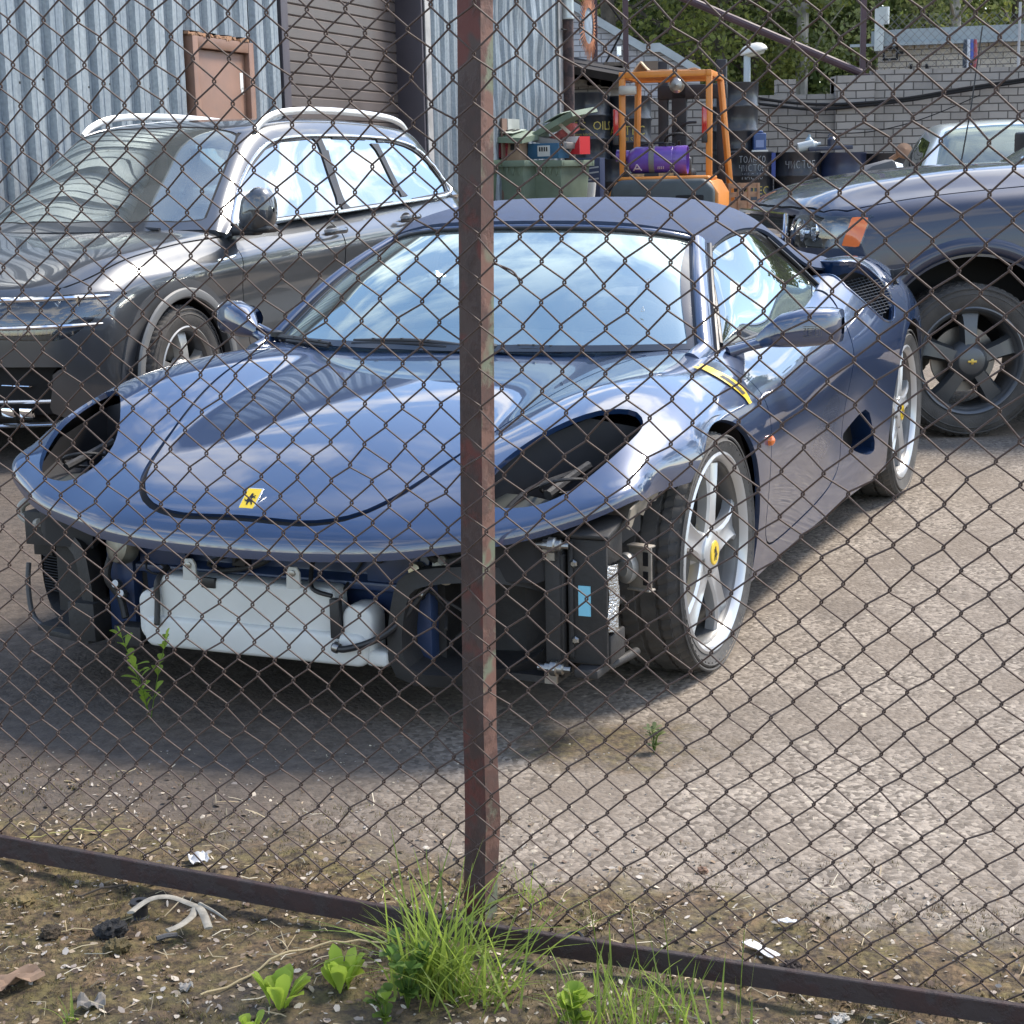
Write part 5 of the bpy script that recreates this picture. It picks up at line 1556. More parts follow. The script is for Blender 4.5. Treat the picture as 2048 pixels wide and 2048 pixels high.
# ================================================================== ground
def zg(y):
    t = min(1, max(0, (y - 10.5) / 11.5)); return .57 * t * t * (3 - 2 * t)
PHI, PA, PB_, S0, Z0, TILT, ROWS = -.38458, .06966, .06955, -.88331, 1.56933, -.13287, -.01938
FD = 2.64
def fpos(s, h):
    """point of the leaning fence: s along it, h below its top reference row"""
    return Vector((s * cos(PHI), FD + s * sin(PHI) + sin(TILT) * h, Z0 + h * cos(TILT) + ROWS * s))
F_O = fpos(0, 0); F_U = (fpos(1, 0) - F_O); F_V = (fpos(0, 1) - F_O)
F_N = F_U.cross(F_V).normalized()
if F_N.y > 0: F_N = -F_N                       # towards the viewer
def fhit(px, py):
    d = Vector(raydir(px, py)); o = Vector((0, 0, H))
    return o + d * ((F_O - o).dot(F_N) / d.dot(F_N))
r0, r1 = fhit(0, 1707), fhit(2048, 2048)

from mathutils import noise as mno
def frange(a, b, st): return list(np.arange(a, b, st))
gx = frange(-200, -20, 30) + frange(-20, -5, 1.5) + frange(-5, -1.8, .25) + frange(-1.8, 2.4, .035) + frange(2.4, 6, .25) + frange(6, 20, 1.5) + frange(20, 201, 30)
gy = frange(-60, -4, 8) + frange(-4, 1.6, .4) + frange(1.6, 3.9, .035) + frange(3.9, 9, .12) + frange(9, 26, .8) + frange(26, 261, 20)
fn2 = Vector((-sin(PHI), cos(PHI)))            # away from the fence, into the yard
fb0 = fhit(955, 1870)
def fdist(x, y): return (x - fb0.x) * fn2.x + (y - fb0.y) * fn2.y
def ground_z(x, y):
    z = zg(y)
    if y < 9 and abs(x) < 5:
        d = fdist(x, y)
        v = Vector((x, y, 0))
        z += .004 * mno.noise(v * 3.1) + .0025 * mno.noise(v * 11)
        w = max(0.0, min(1.0, (.95 - d) / .7))
        z += w * (.012 * mno.noise(v * 5.3 + Vector((7, 0, 0))) + .010 * mno.noise(v * 17) + .006 * mno.noise(v * 41))
    return z
V = [(x, y, ground_z(x, y)) for y in gy for x in gx]
nx_ = len(gx)
F = [(j * nx_ + i, j * nx_ + i + 1, (j + 1) * nx_ + i + 1, (j + 1) * nx_ + i) for j in range(len(gy) - 1) for i in range(nx_ - 1)]
def ground_mat():
    m, n, l, b = newmat('yard_ground')
    tcn = n.new('ShaderNodeTexCoord')
    def noise(sc, det=6, ro=.6, off=0):
        q = n.new('ShaderNodeTexNoise'); q.inputs['Scale'].default_value = sc; q.inputs['Detail'].default_value = det; q.inputs['Roughness'].default_value = ro
        if off:
            mp_ = n.new('ShaderNodeMapping'); mp_.inputs['Location'].default_value = (off, off * .7, 0); l.new(tcn.outputs['Object'], mp_.inputs[0]); l.new(mp_.outputs[0], q.inputs['Vector'])
        else: l.new(tcn.outputs['Object'], q.inputs['Vector'])
        return q.outputs['Fac']
    def ramp(src, a, b_, c0=(0, 0, 0), c1=(1, 1, 1)):
        r = n.new('ShaderNodeValToRGB'); r.color_ramp.elements[0].position = a; r.color_ramp.elements[1].position = b_
        r.color_ramp.elements[0].color = (*c0, 1); r.color_ramp.elements[1].color = (*c1, 1); l.new(src, r.inputs[0]); return r.outputs[0]
    def mix(f, a, b_, bt='MIX'):
        x = n.new('ShaderNodeMixRGB'); x.blend_type = bt
        if isinstance(f, float): x.inputs[0].default_value = f
        else: l.new(f, x.inputs[0])
        for k, v in ((1, a), (2, b_)):
            if isinstance(v, tuple): x.inputs[k].default_value = (*v, 1)
            else: l.new(v, x.inputs[k])
        return x.outputs[0]
    def math_(op, a, b_):
        x = n.new('ShaderNodeMath'); x.operation = op; x.use_clamp = False
        for k, v in ((0, a), (1, b_)):
            if isinstance(v, (int, float)): x.inputs[k].default_value = v
            else: l.new(v, x.inputs[k])
        return x.outputs[0]
    # asphalt worn to its stones
    vo = n.new('ShaderNodeTexVoronoi'); vo.inputs['Scale'].default_value = 85; l.new(tcn.outputs['Object'], vo.inputs['Vector'])
    vs = n.new('ShaderNodeTexVoronoi'); vs.inputs['Scale'].default_value = 34; l.new(tcn.outputs['Object'], vs.inputs['Vector'])
    stone = ramp(vo.outputs['Color'], .15, .95, (.110, .092, .074), (.43, .37, .305))
    chip = ramp(vs.outputs['Distance'], .18, .30, (1, 1, 1), (0, 0, 0))
    chipc = n.new('ShaderNodeSeparateColor'); l.new(vs.outputs['Color'], chipc.inputs[0])
    chipsel = ramp(chipc.outputs[0], .90, .93)
    base = mix(ramp(noise(2.2, 8), .35, .68), stone, (.185, .152, .120))
    base = mix(math_('MULTIPLY', chip, chipsel), base, (.42, .37, .29))
    sepx = n.new('ShaderNodeSeparateXYZ'); l.new(tcn.outputs['Object'], sepx.inputs[0])
    # bare trodden soil towards the left and under the cars
    soilx = n.new('ShaderNodeMapRange'); soilx.inputs['From Min'].default_value = .35; soilx.inputs['From Max'].default_value = -1.1; l.new(sepx.outputs['X'], soilx.inputs['Value'])
    so = ramp(math_('ADD', math_('MULTIPLY', soilx.outputs[0], .75), math_('MULTIPLY', noise(1.6, 7, .62, 3), .55)), .42, .78)
    soil = mix(ramp(noise(26, 6), .3, .75), (.062, .049, .039), (.145, .116, .092))
    base = mix(so, base, soil)
    # moss and litter along the fence
    dn = n.new('ShaderNodeVectorMath'); dn.operation = 'DOT_PRODUCT'; l.new(tcn.outputs['Object'], dn.inputs[0]); dn.inputs[1].default_value = (fn2.x, fn2.y, 0)
    dist = math_('SUBTRACT', dn.outputs['Value'], fb0.x * fn2.x + fb0.y * fn2.y)
    nearf = n.new('ShaderNodeMapRange'); nearf.inputs['From Min'].default_value = .55; nearf.inputs['From Max'].default_value = -.05; l.new(dist, nearf.inputs['Value'])
    pm1 = gnd(1230, 1490)
    pv = n.new('ShaderNodeVectorMath'); pv.operation = 'SUBTRACT'; l.new(tcn.outputs['Object'], pv.inputs[0]); pv.inputs[1].default_value = pm1
    pl2 = n.new('ShaderNodeVectorMath'); pl2.operation = 'LENGTH'; pms = n.new('ShaderNodeVectorMath'); pms.operation = 'MULTIPLY'; pms.inputs[1].default_value = (1.0, 1.1, 0); l.new(pv.outputs[0], pms.inputs[0]); l.new(pms.outputs[0], pl2.inputs[0])
    pmm = n.new('ShaderNodeMapRange'); pmm.inputs['From Min'].default_value = .55; pmm.inputs['From Max'].default_value = .05; l.new(pl2.outputs['Value'], pmm.inputs['Value'])
    nf2 = math_('MAXIMUM', nearf.outputs[0], math_('MULTIPLY', pmm.outputs[0], .72))
    mossf = ramp(math_('ADD', math_('MULTIPLY', nf2, .62), math_('MULTIPLY', noise(4.5, 9, .68, 9), .62)), .56, .72)
    moss = mix(ramp(noise(38, 9, .75), .40, .60), (.038, .028, .020), mix(ramp(noise(12, 5, .6, 5), .4, .62), (.150, .122, .050), (.175, .118, .066)))
    base = mix(mossf, base, moss)
    stain = ramp(noise(.9, 5, .6, 13), .50, .72)
    base = mix(math_('MULTIPLY', stain, .5), base, (.095, .083, .074))
    l.new(base, b.inputs['Base Color'])
    b.inputs['Roughness'].default_value = .9
    b.inputs['Specular IOR Level'].default_value = .25
    bp = n.new('ShaderNodeBump'); bp.inputs['Strength'].default_value = .55; bp.inputs['Distance'].default_value = .006
    hgt = math_('ADD', math_('MULTIPLY', vo.outputs['Distance'], -1.0), math_('ADD', math_('MULTIPLY', noise(60, 5, .7), 1.6), math_('MULTIPLY', chip, .25)))
    l.new(hgt, bp.inputs['Height']); l.new(bp.outputs[0], b.inputs['Normal'])
    return m
gm = MB().add(V, F)
ground = gm.build('ground', ground_mat(), smooth=80)
tag(ground, kind='structure')

# ================================================================== metal clad building
BD = Vector((.326, .9454, 0)); BD.normalize()
BNn = Vector((BD.y, -BD.x, 0))                 # outwards, to the yard
BP0 = Vector((-2.354, 13.3, 0))
def bw(t, n=0.0, z=0.0): return BP0 + BD * t + BNn * n + Vector((0, 0, z))
def bt(px, dpl=0.0):
    """position along the wall plane (offset dpl) seen at a pixel column"""
    d_ = raydir(px, 150); u = d_[0] / d_[1]
    o = BP0 + BNn * dpl
    return (u * o.y - o.x) / (BD.x - BD.y * u)
bld = thing('warehouse', 'warehouse clad in ribbed bluish metal sheet with a brown roller door', 'building', tuple(bw(4.4)), atan2(BD.y, BD.x))
# local frame: +X along the wall, -Y outwards
t_off = 4.4
def L_(t, n=0.0, z=0.0): return (t - t_off, -n, z)
def corr(ta, tb, za, zb, m=0, seed=1, pitch=.265, dep=.036):
    rr = random.Random(seed)
    ts, ns = [], []
    t = ta; ph = .0
    k0 = int(ta / pitch) - 1
    pts = []
    for k in range(k0, int(tb / pitch) + 2):
        b0 = k * pitch
        for o, nn in ((0, 0), (.018, dep), (.072, dep), (.078, dep - .006), (.084, dep), (.150, dep), (.185, 0), (.225, 0), (.229, .006), (.233, 0)):
            pts.append((b0 + o, nn))
    pts = [(max(ta, min(tb, a)), n_) for a, n_ in pts if ta - .03 <= a <= tb + .03]
    zs = list(np.linspace(za, zb, max(3, int((zb - za) / .12) + 1)))
    G = []
    for z in zs:
        row = []
        for a, n_ in pts:
            if seed == 3 and tG1 + 2.0 < a < tG1 + 3.9: w0_ = .055 * mno.noise(Vector((a * 2.3, z * 1.6, 4))) + .02 * mno.noise(Vector((a * 9, z * 6, 9)))
            else: w0_ = 0
            w = w0_ + .006 * mno.noise(Vector((a * 1.7, z * .9, seed))) + .003 * mno.noise(Vector((a * 6, z * 2.1, seed + 5)))
            row.append(L_(a, n_ + w, z))
        G.append(row)
    return G
tD0, tD1 = bt(370), bt(492)
tG0, tG1 = bt(560), bt(845)
tC = bt(1117)
dz = 2.36
BH = 4.5
def clad_mat():
    m, n, l, b = newmat('galvanised_cladding')
    tcn = n.new('ShaderNodeTexCoord')
    st = n.new('ShaderNodeMapping'); st.inputs['Scale'].default_value = (9, 9, .55); l.new(tcn.outputs['Object'], st.inputs[0])
    a = n.new('ShaderNodeTexNoise'); a.inputs['Scale'].default_value = 1.4; a.inputs['Detail'].default_value = 8; a.inputs['Roughness'].default_value = .65; l.new(st.outputs[0], a.inputs['Vector'])
    c = n.new('ShaderNodeTexNoise'); c.inputs['Scale'].default_value = 42; c.inputs['Detail'].default_value = 3; l.new(tcn.outputs['Object'], c.inputs['Vector'])
    r = n.new('ShaderNodeValToRGB'); r.color_ramp.elements[0].position = .32; r.color_ramp.elements[1].position = .66
    r.color_ramp.elements[0].color = (.17, .205, .245, 1); r.color_ramp.elements[1].color = (.34, .375, .40, 1)
    l.new(a.outputs['Fac'], r.inputs[0])
    mm = n.new('ShaderNodeMixRGB'); mm.blend_type = 'OVERLAY'; mm.inputs[0].default_value = .35; l.new(r.outputs[0], mm.inputs[1]); l.new(c.outputs['Fac'], mm.inputs[2])
    # rust bleeding from scratches and fixings
    vz = n.new('ShaderNodeMapping'); vz.inputs['Scale'].default_value = (3.5, 3.5, 1.2); l.new(tcn.outputs['Object'], vz.inputs[0])
    v = n.new('ShaderNodeTexNoise'); v.inputs['Scale'].default_value = 1.9; v.inputs['Detail'].default_value = 10; v.inputs['Roughness'].default_value = .72; l.new(vz.outputs[0], v.inputs['Vector'])
    rr = n.new('ShaderNodeValToRGB'); rr.color_ramp.elements[0].position = .67; rr.color_ramp.elements[1].position = .74; l.new(v.outputs['Fac'], rr.inputs[0])
    m2 = n.new('ShaderNodeMixRGB'); m2.inputs[2].default_value = (.12, .075, .05, 1); l.new(rr.outputs[0], m2.inputs[0]); l.new(mm.outputs[0], m2.inputs[1])
    l.new(m2.outputs[0], b.inputs['Base Color'])
    b.inputs['Metallic'].default_value = .45; b.inputs['Roughness'].default_value = .46
    return m
CL = clad_mat()
wall = MB()
wall.grid(corr(bt(-260), tD0 - .03, -.1, BH, seed=1))
wall.grid(corr(tD0 - .03, tD1 + .03, dz + .04, BH, seed=1))
wall.grid(corr(tD1 + .03, tG0 - .02, -.1, BH, seed=1))
wall.grid(corr(tG0 - .02, tG1 + .02, 3.62, BH, seed=1))
wall.grid(corr(tG1 + .02, tC + .02, -.1, BH, seed=3))
wo = wall.build('wall', CL, bld, smooth=30)
# screws
sc = MB(); rr = random.Random(4)
for k in range(int(bt(-100) / .265), int(tC / .265)):
    for z in (1.95, 2.9, 3.6):
        t = k * .265 + .20
        if (tD0 - .1 < t < tD1 + .1 and z < 2.6) or (tG0 - .1 < t < tG1 + .1): continue
        sc.box(L_(t, .006, z + rr.uniform(-.02, .02)), (.014, .01, .014))
sc.build('wall_screw', M['gap'], bld, smooth=0)
sh = MB()
tE = bt(-260)
for (a, b_) in ((tE, tC),):
    sh.box(((a + b_) / 2 - t_off, 7.0, BH / 2 - .05), (b_ - a, .1, BH + .1)); sh.box((b_ - t_off + .01, 3.55, BH / 2 - .05), (.05, 7.0, BH + .1)); sh.box((a - t_off, 3.55, BH / 2), (.05, 7.0, BH))
sh.build('rear_wall', CL, bld, smooth=0)
rf_ = MB(); rf_.box(((tE + tC) / 2 - t_off, 3.4, BH + .12), (tC - tE + .5, 7.6, .16)); rf_.build('roof', plain('roof_edge_metal', (.20, .22, .25), .5, .4), bld, bevel=.02)
# brown side door
brown = plain('brown_door_paint', (.225, .125, .085), .5, var=.12, vscale=7, bump=.05, bscale=20)
fr_ = MB()
fw = .085
fr_.box((tD0 + fw / 2 - t_off, -.035, dz / 2), (fw, .09, dz)); fr_.box((tD1 - fw / 2 - t_off, -.035, dz / 2), (fw, .09, dz)); fr_.box(((tD0 + tD1) / 2 - t_off, -.034, dz - fw / 2), (tD1 - tD0 - 2 * fw, .088, fw))
fr_.build('door_frame', brown, bld, bevel=.006)
dr_ = MB(); dr_.box(((tD0 + tD1) / 2 - t_off, -.012, (dz - fw) / 2), (tD1 - tD0 - 2 * fw - .012, .05, dz - fw - .012))
do = dr_.build('door', brown, bld, bevel=.004)
k = MB()
for z in (1.62, .5): k.tube([(tD0 + fw + .02 - t_off, -.05, z - .09), (tD0 + fw + .02 - t_off, -.05, z + .09)], .014, 8)
k.build('hinge', plain('hinge_brown', (.10, .05, .035), .6), do)
k = MB(); k.box((tD1 - fw - .07 - t_off, -.038, 2.06), (.05, .004, .13)); k.box((tD1 - fw - .065 - t_off, -.038, 1.985), (.035, .004, .05))
k.build('door_notice', plain('white_notice', (.78, .78, .74), .6), do, smooth=0)
k = MB(); rr = random.Random(9)
for i in range(46):
    t = tD0 + (tD1 - tD0) * rr.random(); k.box((t - t_off, -.045 + rr.uniform(-.02, .01), dz + .004 + rr.uniform(0, .014)), (rr.uniform(.02, .06), .04, rr.uniform(.010, .024)), rot=Matrix.Rotation(rr.uniform(-.5, .5), 3, 'Y'))
k.build('foam_bead', plain('old_expanding_foam', (.30, .17, .10), .9, var=.4, vscale=30), bld)
# roller door in its recess
rc = .25
dbm = plain('brown_sectional_door', (.135, .112, .105), .34, .25, var=.10, vscale=3)
dp_ = MB(); ph = .098; z = .05
while z < 3.55:
    dp_.box(((tG0 + tG1) / 2 - t_off, rc + .02, z + ph / 2 - .003), (tG1 - tG0, .04, ph - .006)); z += ph
dp_.box(((tG0 + tG1) / 2 - t_off, rc + .05, 1.8), (tG1 - tG0, .04, 3.6))
dp_.build('roller_door', dbm, bld, bevel=.009, bseg=1, smooth=20)
jm = MB()
purp = plain('plum_jamb_sheet', (.070, .062, .075), .55, .1, var=.1)
jm.box((tG0 + .03 - t_off, .115, 1.8), (.06, .29, 3.6)); jm.box((tG1 - .03 - t_off, .115, 1.8), (.06, .29, 3.6)); jm.box(((tG0 + tG1) / 2 - t_off, .115, 3.62), (tG1 - tG0, .29, .08))
jm.box((tG0 + .045 - t_off, -.04, 1.8), (.13, .012, 3.6))
jm.build('door_jamb', purp, bld, bevel=.004)
k = MB(); k.box((tG1 + .06 - t_off, -.045, 2.22), (.14, .012, 4.4)); k.box((tC - .04 - t_off, -.045, 2.22), (.16, .012, 4.4)); k.build('corner_trim', plain('pale_trim', (.42, .41, .40), .5, .3, var=.2), bld)
k = MB(); k.box((tG1 + 2.65 - t_off, -.05, 1.15 + .3), (.42, .02, .9)); k.build('patch_panel', plain('pale_patch', (.36, .38, .36), .6, var=.2), bld)
k = MB(); k.box((tG1 + 2.33 - t_off, -.05, 1.15 + .3), (.17, .02, .9)); k.build('wood_offcut', plain('brown_board', (.19, .12, .09), .7), bld)
pz = zg(22)
pl = bw(tC + .10, .10)
k = MB(); k.tube([L_(tC + .10, .10, 3.15), L_(tC + .10, .10, 4.5)], .080, 18); k.lathe([(.082, 0), (.086, .02), (.082, .04)], 18, M=T(*L_(tC + .10, .10, 3.15))); k.lathe([(.082, 0), (.087, .02), (.082, .04)], 18, M=T(*L_(tC + .10, .10, 3.6)))
k.build('downpipe', plain('zinc_pipe', (.42, .45, .46), .35, .7, var=.25, vscale=6), bld)
k = MB(); k.tube([L_(tC + .10, .10, .2), L_(tC + .10, .10, 3.15)], .072, 18); k.build('downpipe', rusty('rusty_pipe', (.085, .05, .045), (.05, .03, .028), amount=.5), bld)
k = MB(); k.box(L_(tC + .02, .10, 3.02), (.34, .03, .012)); k.build('pipe_bracket', M['gap'], bld)

# ================================================================== block walls, far buildings
def block_mat(name, c1, c2, mortar, bw_=.265, bh_=.105, stain=.4, scale=1.0, rough=.85):
    m, n, l, b = newmat(name)
    tcn = n.new('ShaderNodeTexCoord')
    sp = n.new('ShaderNodeSeparateXYZ'); l.new(tcn.outputs['Object'], sp.inputs[0])
    ad = n.new('ShaderNodeMath'); l.new(sp.outputs['X'], ad.inputs[0]); l.new(sp.outputs['Y'], ad.inputs[1])
    cb = n.new('ShaderNodeCombineXYZ'); l.new(ad.outputs[0], cb.inputs[0]); l.new(sp.outputs['Z'], cb.inputs[1])
    nz = n.new('ShaderNodeTexNoise'); nz.inputs['Scale'].default_value = 3.2; nz.inputs['Detail'].default_value = 3; l.new(tcn.outputs['Object'], nz.inputs['Vector'])
    wv = n.new('ShaderNodeVectorMath'); wv.operation = 'SCALE'; wv.inputs['Scale'].default_value = .018; l.new(nz.outputs['Color'], wv.inputs[0])
    av = n.new('ShaderNodeVectorMath'); l.new(cb.outputs[0], av.inputs[0]); l.new(wv.outputs[0], av.inputs[1])
    br = n.new('ShaderNodeTexBrick'); l.new(av.outputs[0], br.inputs['Vector'])
    br.inputs['Scale'].default_value = 1; br.inputs['Brick Width'].default_value = bw_; br.inputs['Row Height'].default_value = bh_; br.inputs['Mortar Size'].default_value = .0085
    br.inputs['Mortar Smooth'].default_value = .25; br.inputs['Bias'].default_value = -.1
    br.inputs['Color1'].default_value = (*c1, 1); br.inputs['Color2'].default_value = (*c2, 1); br.inputs['Mortar'].default_value = (*mortar, 1)
    s1 = n.new('ShaderNodeTexNoise'); s1.inputs['Scale'].default_value = 1.1; s1.inputs['Detail'].default_value = 9; s1.inputs['Roughness'].default_value = .68; l.new(tcn.outputs['Object'], s1.inputs['Vector'])
    r1 = n.new('ShaderNodeValToRGB'); r1.color_ramp.elements[0].position = .46; r1.color_ramp.elements[1].position = .72; l.new(s1.outputs['Fac'], r1.inputs[0])
    q = n.new('ShaderNodeMath'); q.operation = 'MULTIPLY'; q.inputs[1].default_value = stain; l.new(r1.outputs[0], q.inputs[0])
    mx_ = n.new('ShaderNodeMixRGB'); l.new(q.outputs[0], mx_.inputs[0]); l.new(br.outputs['Color'], mx_.inputs[1]); mx_.inputs[2].default_value = (.10, .092, .085, 1)
    l.new(mx_.outputs[0], b.inputs['Base Color']); b.inputs['Roughness'].default_value = rough
    bp = n.new('ShaderNodeBump'); bp.inputs['Strength'].default_value = .9; bp.inputs['Distance'].default_value = .02
    fi = n.new('ShaderNodeMath'); fi.operation = 'MULTIPLY_ADD'; fi.inputs[1].default_value = -1.0; l.new(br.outputs['Fac'], fi.inputs[0]); l.new(s1.outputs['Fac'], fi.inputs[2])
    l.new(fi.outputs[0], bp.inputs['Height']); l.new(bp.outputs[0], b.inputs['Normal'])
    return m
BLK = block_mat('silicate_brick', (.36, .335, .31), (.29, .27, .25), (.10, .092, .085), stain=.55)
BLK2 = block_mat('painted_brick', (.40, .41, .43), (.34, .35, .38), (.15, .15, .16), stain=.25)
BLK3 = block_mat('pale_brick', (.46, .42, .36), (.38, .35, .30), (.12, .105, .09), stain=.2)
WYd = 24.6
x0 = at(1122, 200, WYd)[0]; x1 = at(1668, 200, WYd)[0]; x2 = at(1745, 200, WYd)[0]; x3 = 13.5
yw = thing('boundary_wall', 'grey silicate brick yard wall with a projecting pier behind the oil drums', 'wall', (0, WYd, 0))
def wallbox(a, b_, y0, y1, z1, nm, mat=BLK, top_noise=.0, sd=0):
    k = MB(); rr = random.Random(sd); n_ = max(2, int((b_ - a) / .265)); xs_ = np.linspace(a, b_, n_ + 1)
    for i in range(n_):
        hh = z1 - (rr.choice([0, 0, 0, .105, .105]) if top_noise and rr.random() < top_noise else 0)
        k.box(((xs_[i] + xs_[i + 1]) / 2, (y0 + y1) / 2, hh / 2), (xs_[i + 1] - xs_[i] - (.0 if not top_noise else .0), y1 - y0, hh))
    bm = k
    return bm.build(nm, mat, yw, smooth=0)
def wb(a, b_, y0, y1, z1, nm, mat=BLK, caps=()):
    poly = [(a, -.2), (b_, -.2), (b_, z1)] + [(x, z) for x, z in caps] + [(a, z1)]
    k = MB(); k.prism(poly, y0, y1, 1); return k.build(nm, mat, yw, smooth=0)
zt = at(1600, 158, WYd)[2]
rr = random.Random(3)
cap = []
xx = x1
while xx > x0 + .5:
    w_ = rr.choice([.53, .8, .265]); dzv = rr.choice([0, 0, -.105, 0, -.21])
    cap += [(xx, zt + dzv), (max(x0, xx - w_), zt + dzv)]; xx -= w_
wb(x0 - .3, x1, 0, .25, zt, 'wall', BLK, cap)
wb(x1, x2, -.13, .30, zt + .03, 'pier')
wb(x2, x3, -.02, .25, zt + .10, 'wall')
# rubble, boards and creeper on the left end of the wall
k = MB(); rr = random.Random(5)
for i in range(16):
    p = at(rr.uniform(1142, 1235), rr.uniform(135, 170), WYd - .2); k.box((p[0], -.12, p[2]), (rr.uniform(.15, .4), .16, rr.uniform(.08, .16)), rot=Matrix.Rotation(rr.uniform(-.2, .2), 3, 'Y'))
k.build('broken_brick', plain('weathered_rubble', (.16, .13, .105), .9, var=.5, vscale=12), yw)
brd = thing('lean_to_roof', 'dark tarred board roof edge sloping along the wall top beside the downpipe', 'roof', (0, WYd - .45, 0))
k = MB(); a_, b_ = Vector(at(1120, 128, WYd - .5)), Vector(at(1250, 152, WYd - .5))
k.tube([(a_.x, 0, a_.z), (b_.x, 0, b_.z)], .07, 4); k.tube([(a_.x, .3, a_.z + .06), (b_.x, .3, b_.z + .05)], .06, 4); k.grid([[(a_.x, -.05, a_.z + .06), (b_.x, -.05, b_.z + .06)], [(a_.x, .5, a_.z + .14), (b_.x, .5, b_.z + .12)]])
k.build('board', plain('tarred_board', (.03, .028, .03), .7, var=.3), brd, solid=.02)
cab = thing('power_cable', 'pair of thick black cables sagging across the brick wall', 'cable', (0, WYd - .18, 0))
for pts, r in (([(1498, 193), (1570, 204), (1650, 209), (1740, 205), (1830, 194), (1920, 178), (2060, 156)], .022), ([(1498, 205), (1570, 214), (1640, 219), (1740, 210), (1830, 199), (1920, 183), (2060, 161)], .020), ([(1498, 233), (1580, 258), (1660, 266), (1750, 262), (1850, 236), (1960, 190)], .007)):
    k = MB(); q = [at(a, b_, WYd - .18) for a, b_ in pts]; k.tube([tuple(v) for v in curve([(x, 0, z) for x, y, z in q], 6)], r, 8); k.build('cable', M['gap'], cab)
plum = plain('plum_post_paint', (.075, .045, .055), .6, var=.2)
for px, lab, pb in ((1190, 'plum painted steel post nearest the downpipe', 128), (1252, 'plum painted steel post above the forklift\'s left leg', 152), (1725, 'plum painted steel post rising from the brick pier', 150)):
    p = at(px, pb, WYd + .12); k = MB(); k.box((0, 0, 2.2), (.075, .075, 4.4)); k.box((0, 0, .01), (.18, .16, .02)); o = k.build('fence_post', plum, smooth=20, bevel=.006)
    o.location = (p[0], WYd + .12, zt + (.035 if px == 1725 else -.0)); tag(o, lab, 'post', 'posts standing on the yard wall')
k = MB(); a_, b_ = at(1330, -20, WYd + .05), at(1722, 146, WYd + .05); k.tube([a_, b_], .055, 10); o = k.build('steel_brace', plum); tag(o, 'long plum steel pipe slanting down to the pier', 'pipe')
k = MB(); k.tube([at(1205, -10, WYd + .3), at(1250, 52, WYd + .3)], .018, 6); k.tube([at(1250, 52, WYd + .3), at(1208, 132, WYd + .3)], .016, 6); o = k.build('stay_wire', M['gap']); tag(o, 'thin dark stay rod between the two left plum posts', 'stay rod')
# oval disc
p = at(1173, 52, WYd - .1); ds = thing('round_sign', 'oval pale blue disc with a frayed orange rim hung beside the post', 'sign', p, .0)
k = MB()
Mx = Matrix.Rotation(radians(62), 4, 'Z') @ rotm('X', 90) @ Matrix.Diagonal((.9, 1.05, 1, 1))
prof = []
k.lathe([(0, .03), (.12, .03), (.20, .015), (.205, 0), (.20, -.02), (0, -.02)], 40, M=Mx); k.build('disc', plain('pale_blue_paint', (.30, .36, .42), .6, var=.35, vscale=9), ds)
k = MB(); rr = random.Random(2)
for i in range(44):
    a = 2 * pi * i / 44; r_ = .20 + rr.uniform(.02, .08); k.add([Mx @ Vector((.17 * cos(a - .06), .17 * sin(a - .06), .03)), Mx @ Vector((.17 * cos(a + .06), .17 * sin(a + .06), .03)), Mx @ Vector((r_ * 1.3 * cos(a), r_ * 1.3 * sin(a), .02))], [(0, 1, 2)])
k.build('rim', plain('orange_fringe', (.50, .22, .12), .7, var=.4, vscale=14), ds, solid=.01)
ds.scale = (1.0, 1.0, 1.35)
# gabled house
HY = 33.0
hs = thing('house', 'white painted brick house with stepped grey metal roof edges', 'building', (0, HY, 0))
rl = [at(1100, -10, HY), at(1196, 50, HY), at(1287, 104, HY), at(1318, 102, HY), at(1386, 143, HY), at(1400, 152, HY)]
poly = [(rl[0][0] - 1.0, -.2), (rl[-1][0], -.2)] + [(x, z) for x, y, z in rl[::-1]] + [(rl[0][0] - 1.0, rl[0][2])]
k = MB(); k.prism(poly, 0, 6.0, 1); k.build('wall', BLK2, hs, smooth=0)
flash = plain('roof_flashing', (.33, .37, .39), .5, .3, var=.15)
for i in range(5):
    a_, b_ = Vector((rl[i][0], 0, rl[i][2])), Vector((rl[i + 1][0], 0, rl[i + 1][2]))
    k = MB(); k.add([(a_.x, -.12, a_.z - .02), (b_.x, -.12, b_.z - .02), (b_.x, -.12, b_.z + .14), (a_.x, -.12, a_.z + .14), (a_.x, 6.1, a_.z + .14), (b_.x, 6.1, b_.z + .14), (b_.x, 6.1, b_.z - .02), (a_.x, 6.1, a_.z - .02)], [(0, 1, 2, 3), (3, 2, 5, 4), (4, 5, 6, 7), (0, 3, 4, 7), (1, 6, 5, 2), (0, 7, 6, 1)]); k.build('roof_edge', flash, hs, smooth=0)
k = MB(); c_ = at(1308, 131, HY); k.box((c_[0], -.01, c_[2]), (.36, .08, .16)); k.build('vent', plain('brown_vent', (.16, .12, .09), .8), hs)
k = MB(); c_ = at(1237, 103, HY); k.box((c_[0], -.1, c_[2]), (.08, .12, .16)); k.tube([(c_[0], -.08, c_[2] - .05), (c_[0] - .04, -.2, c_[2] - .12)], .03); k.build('wall_lamp', M['satin'], hs)
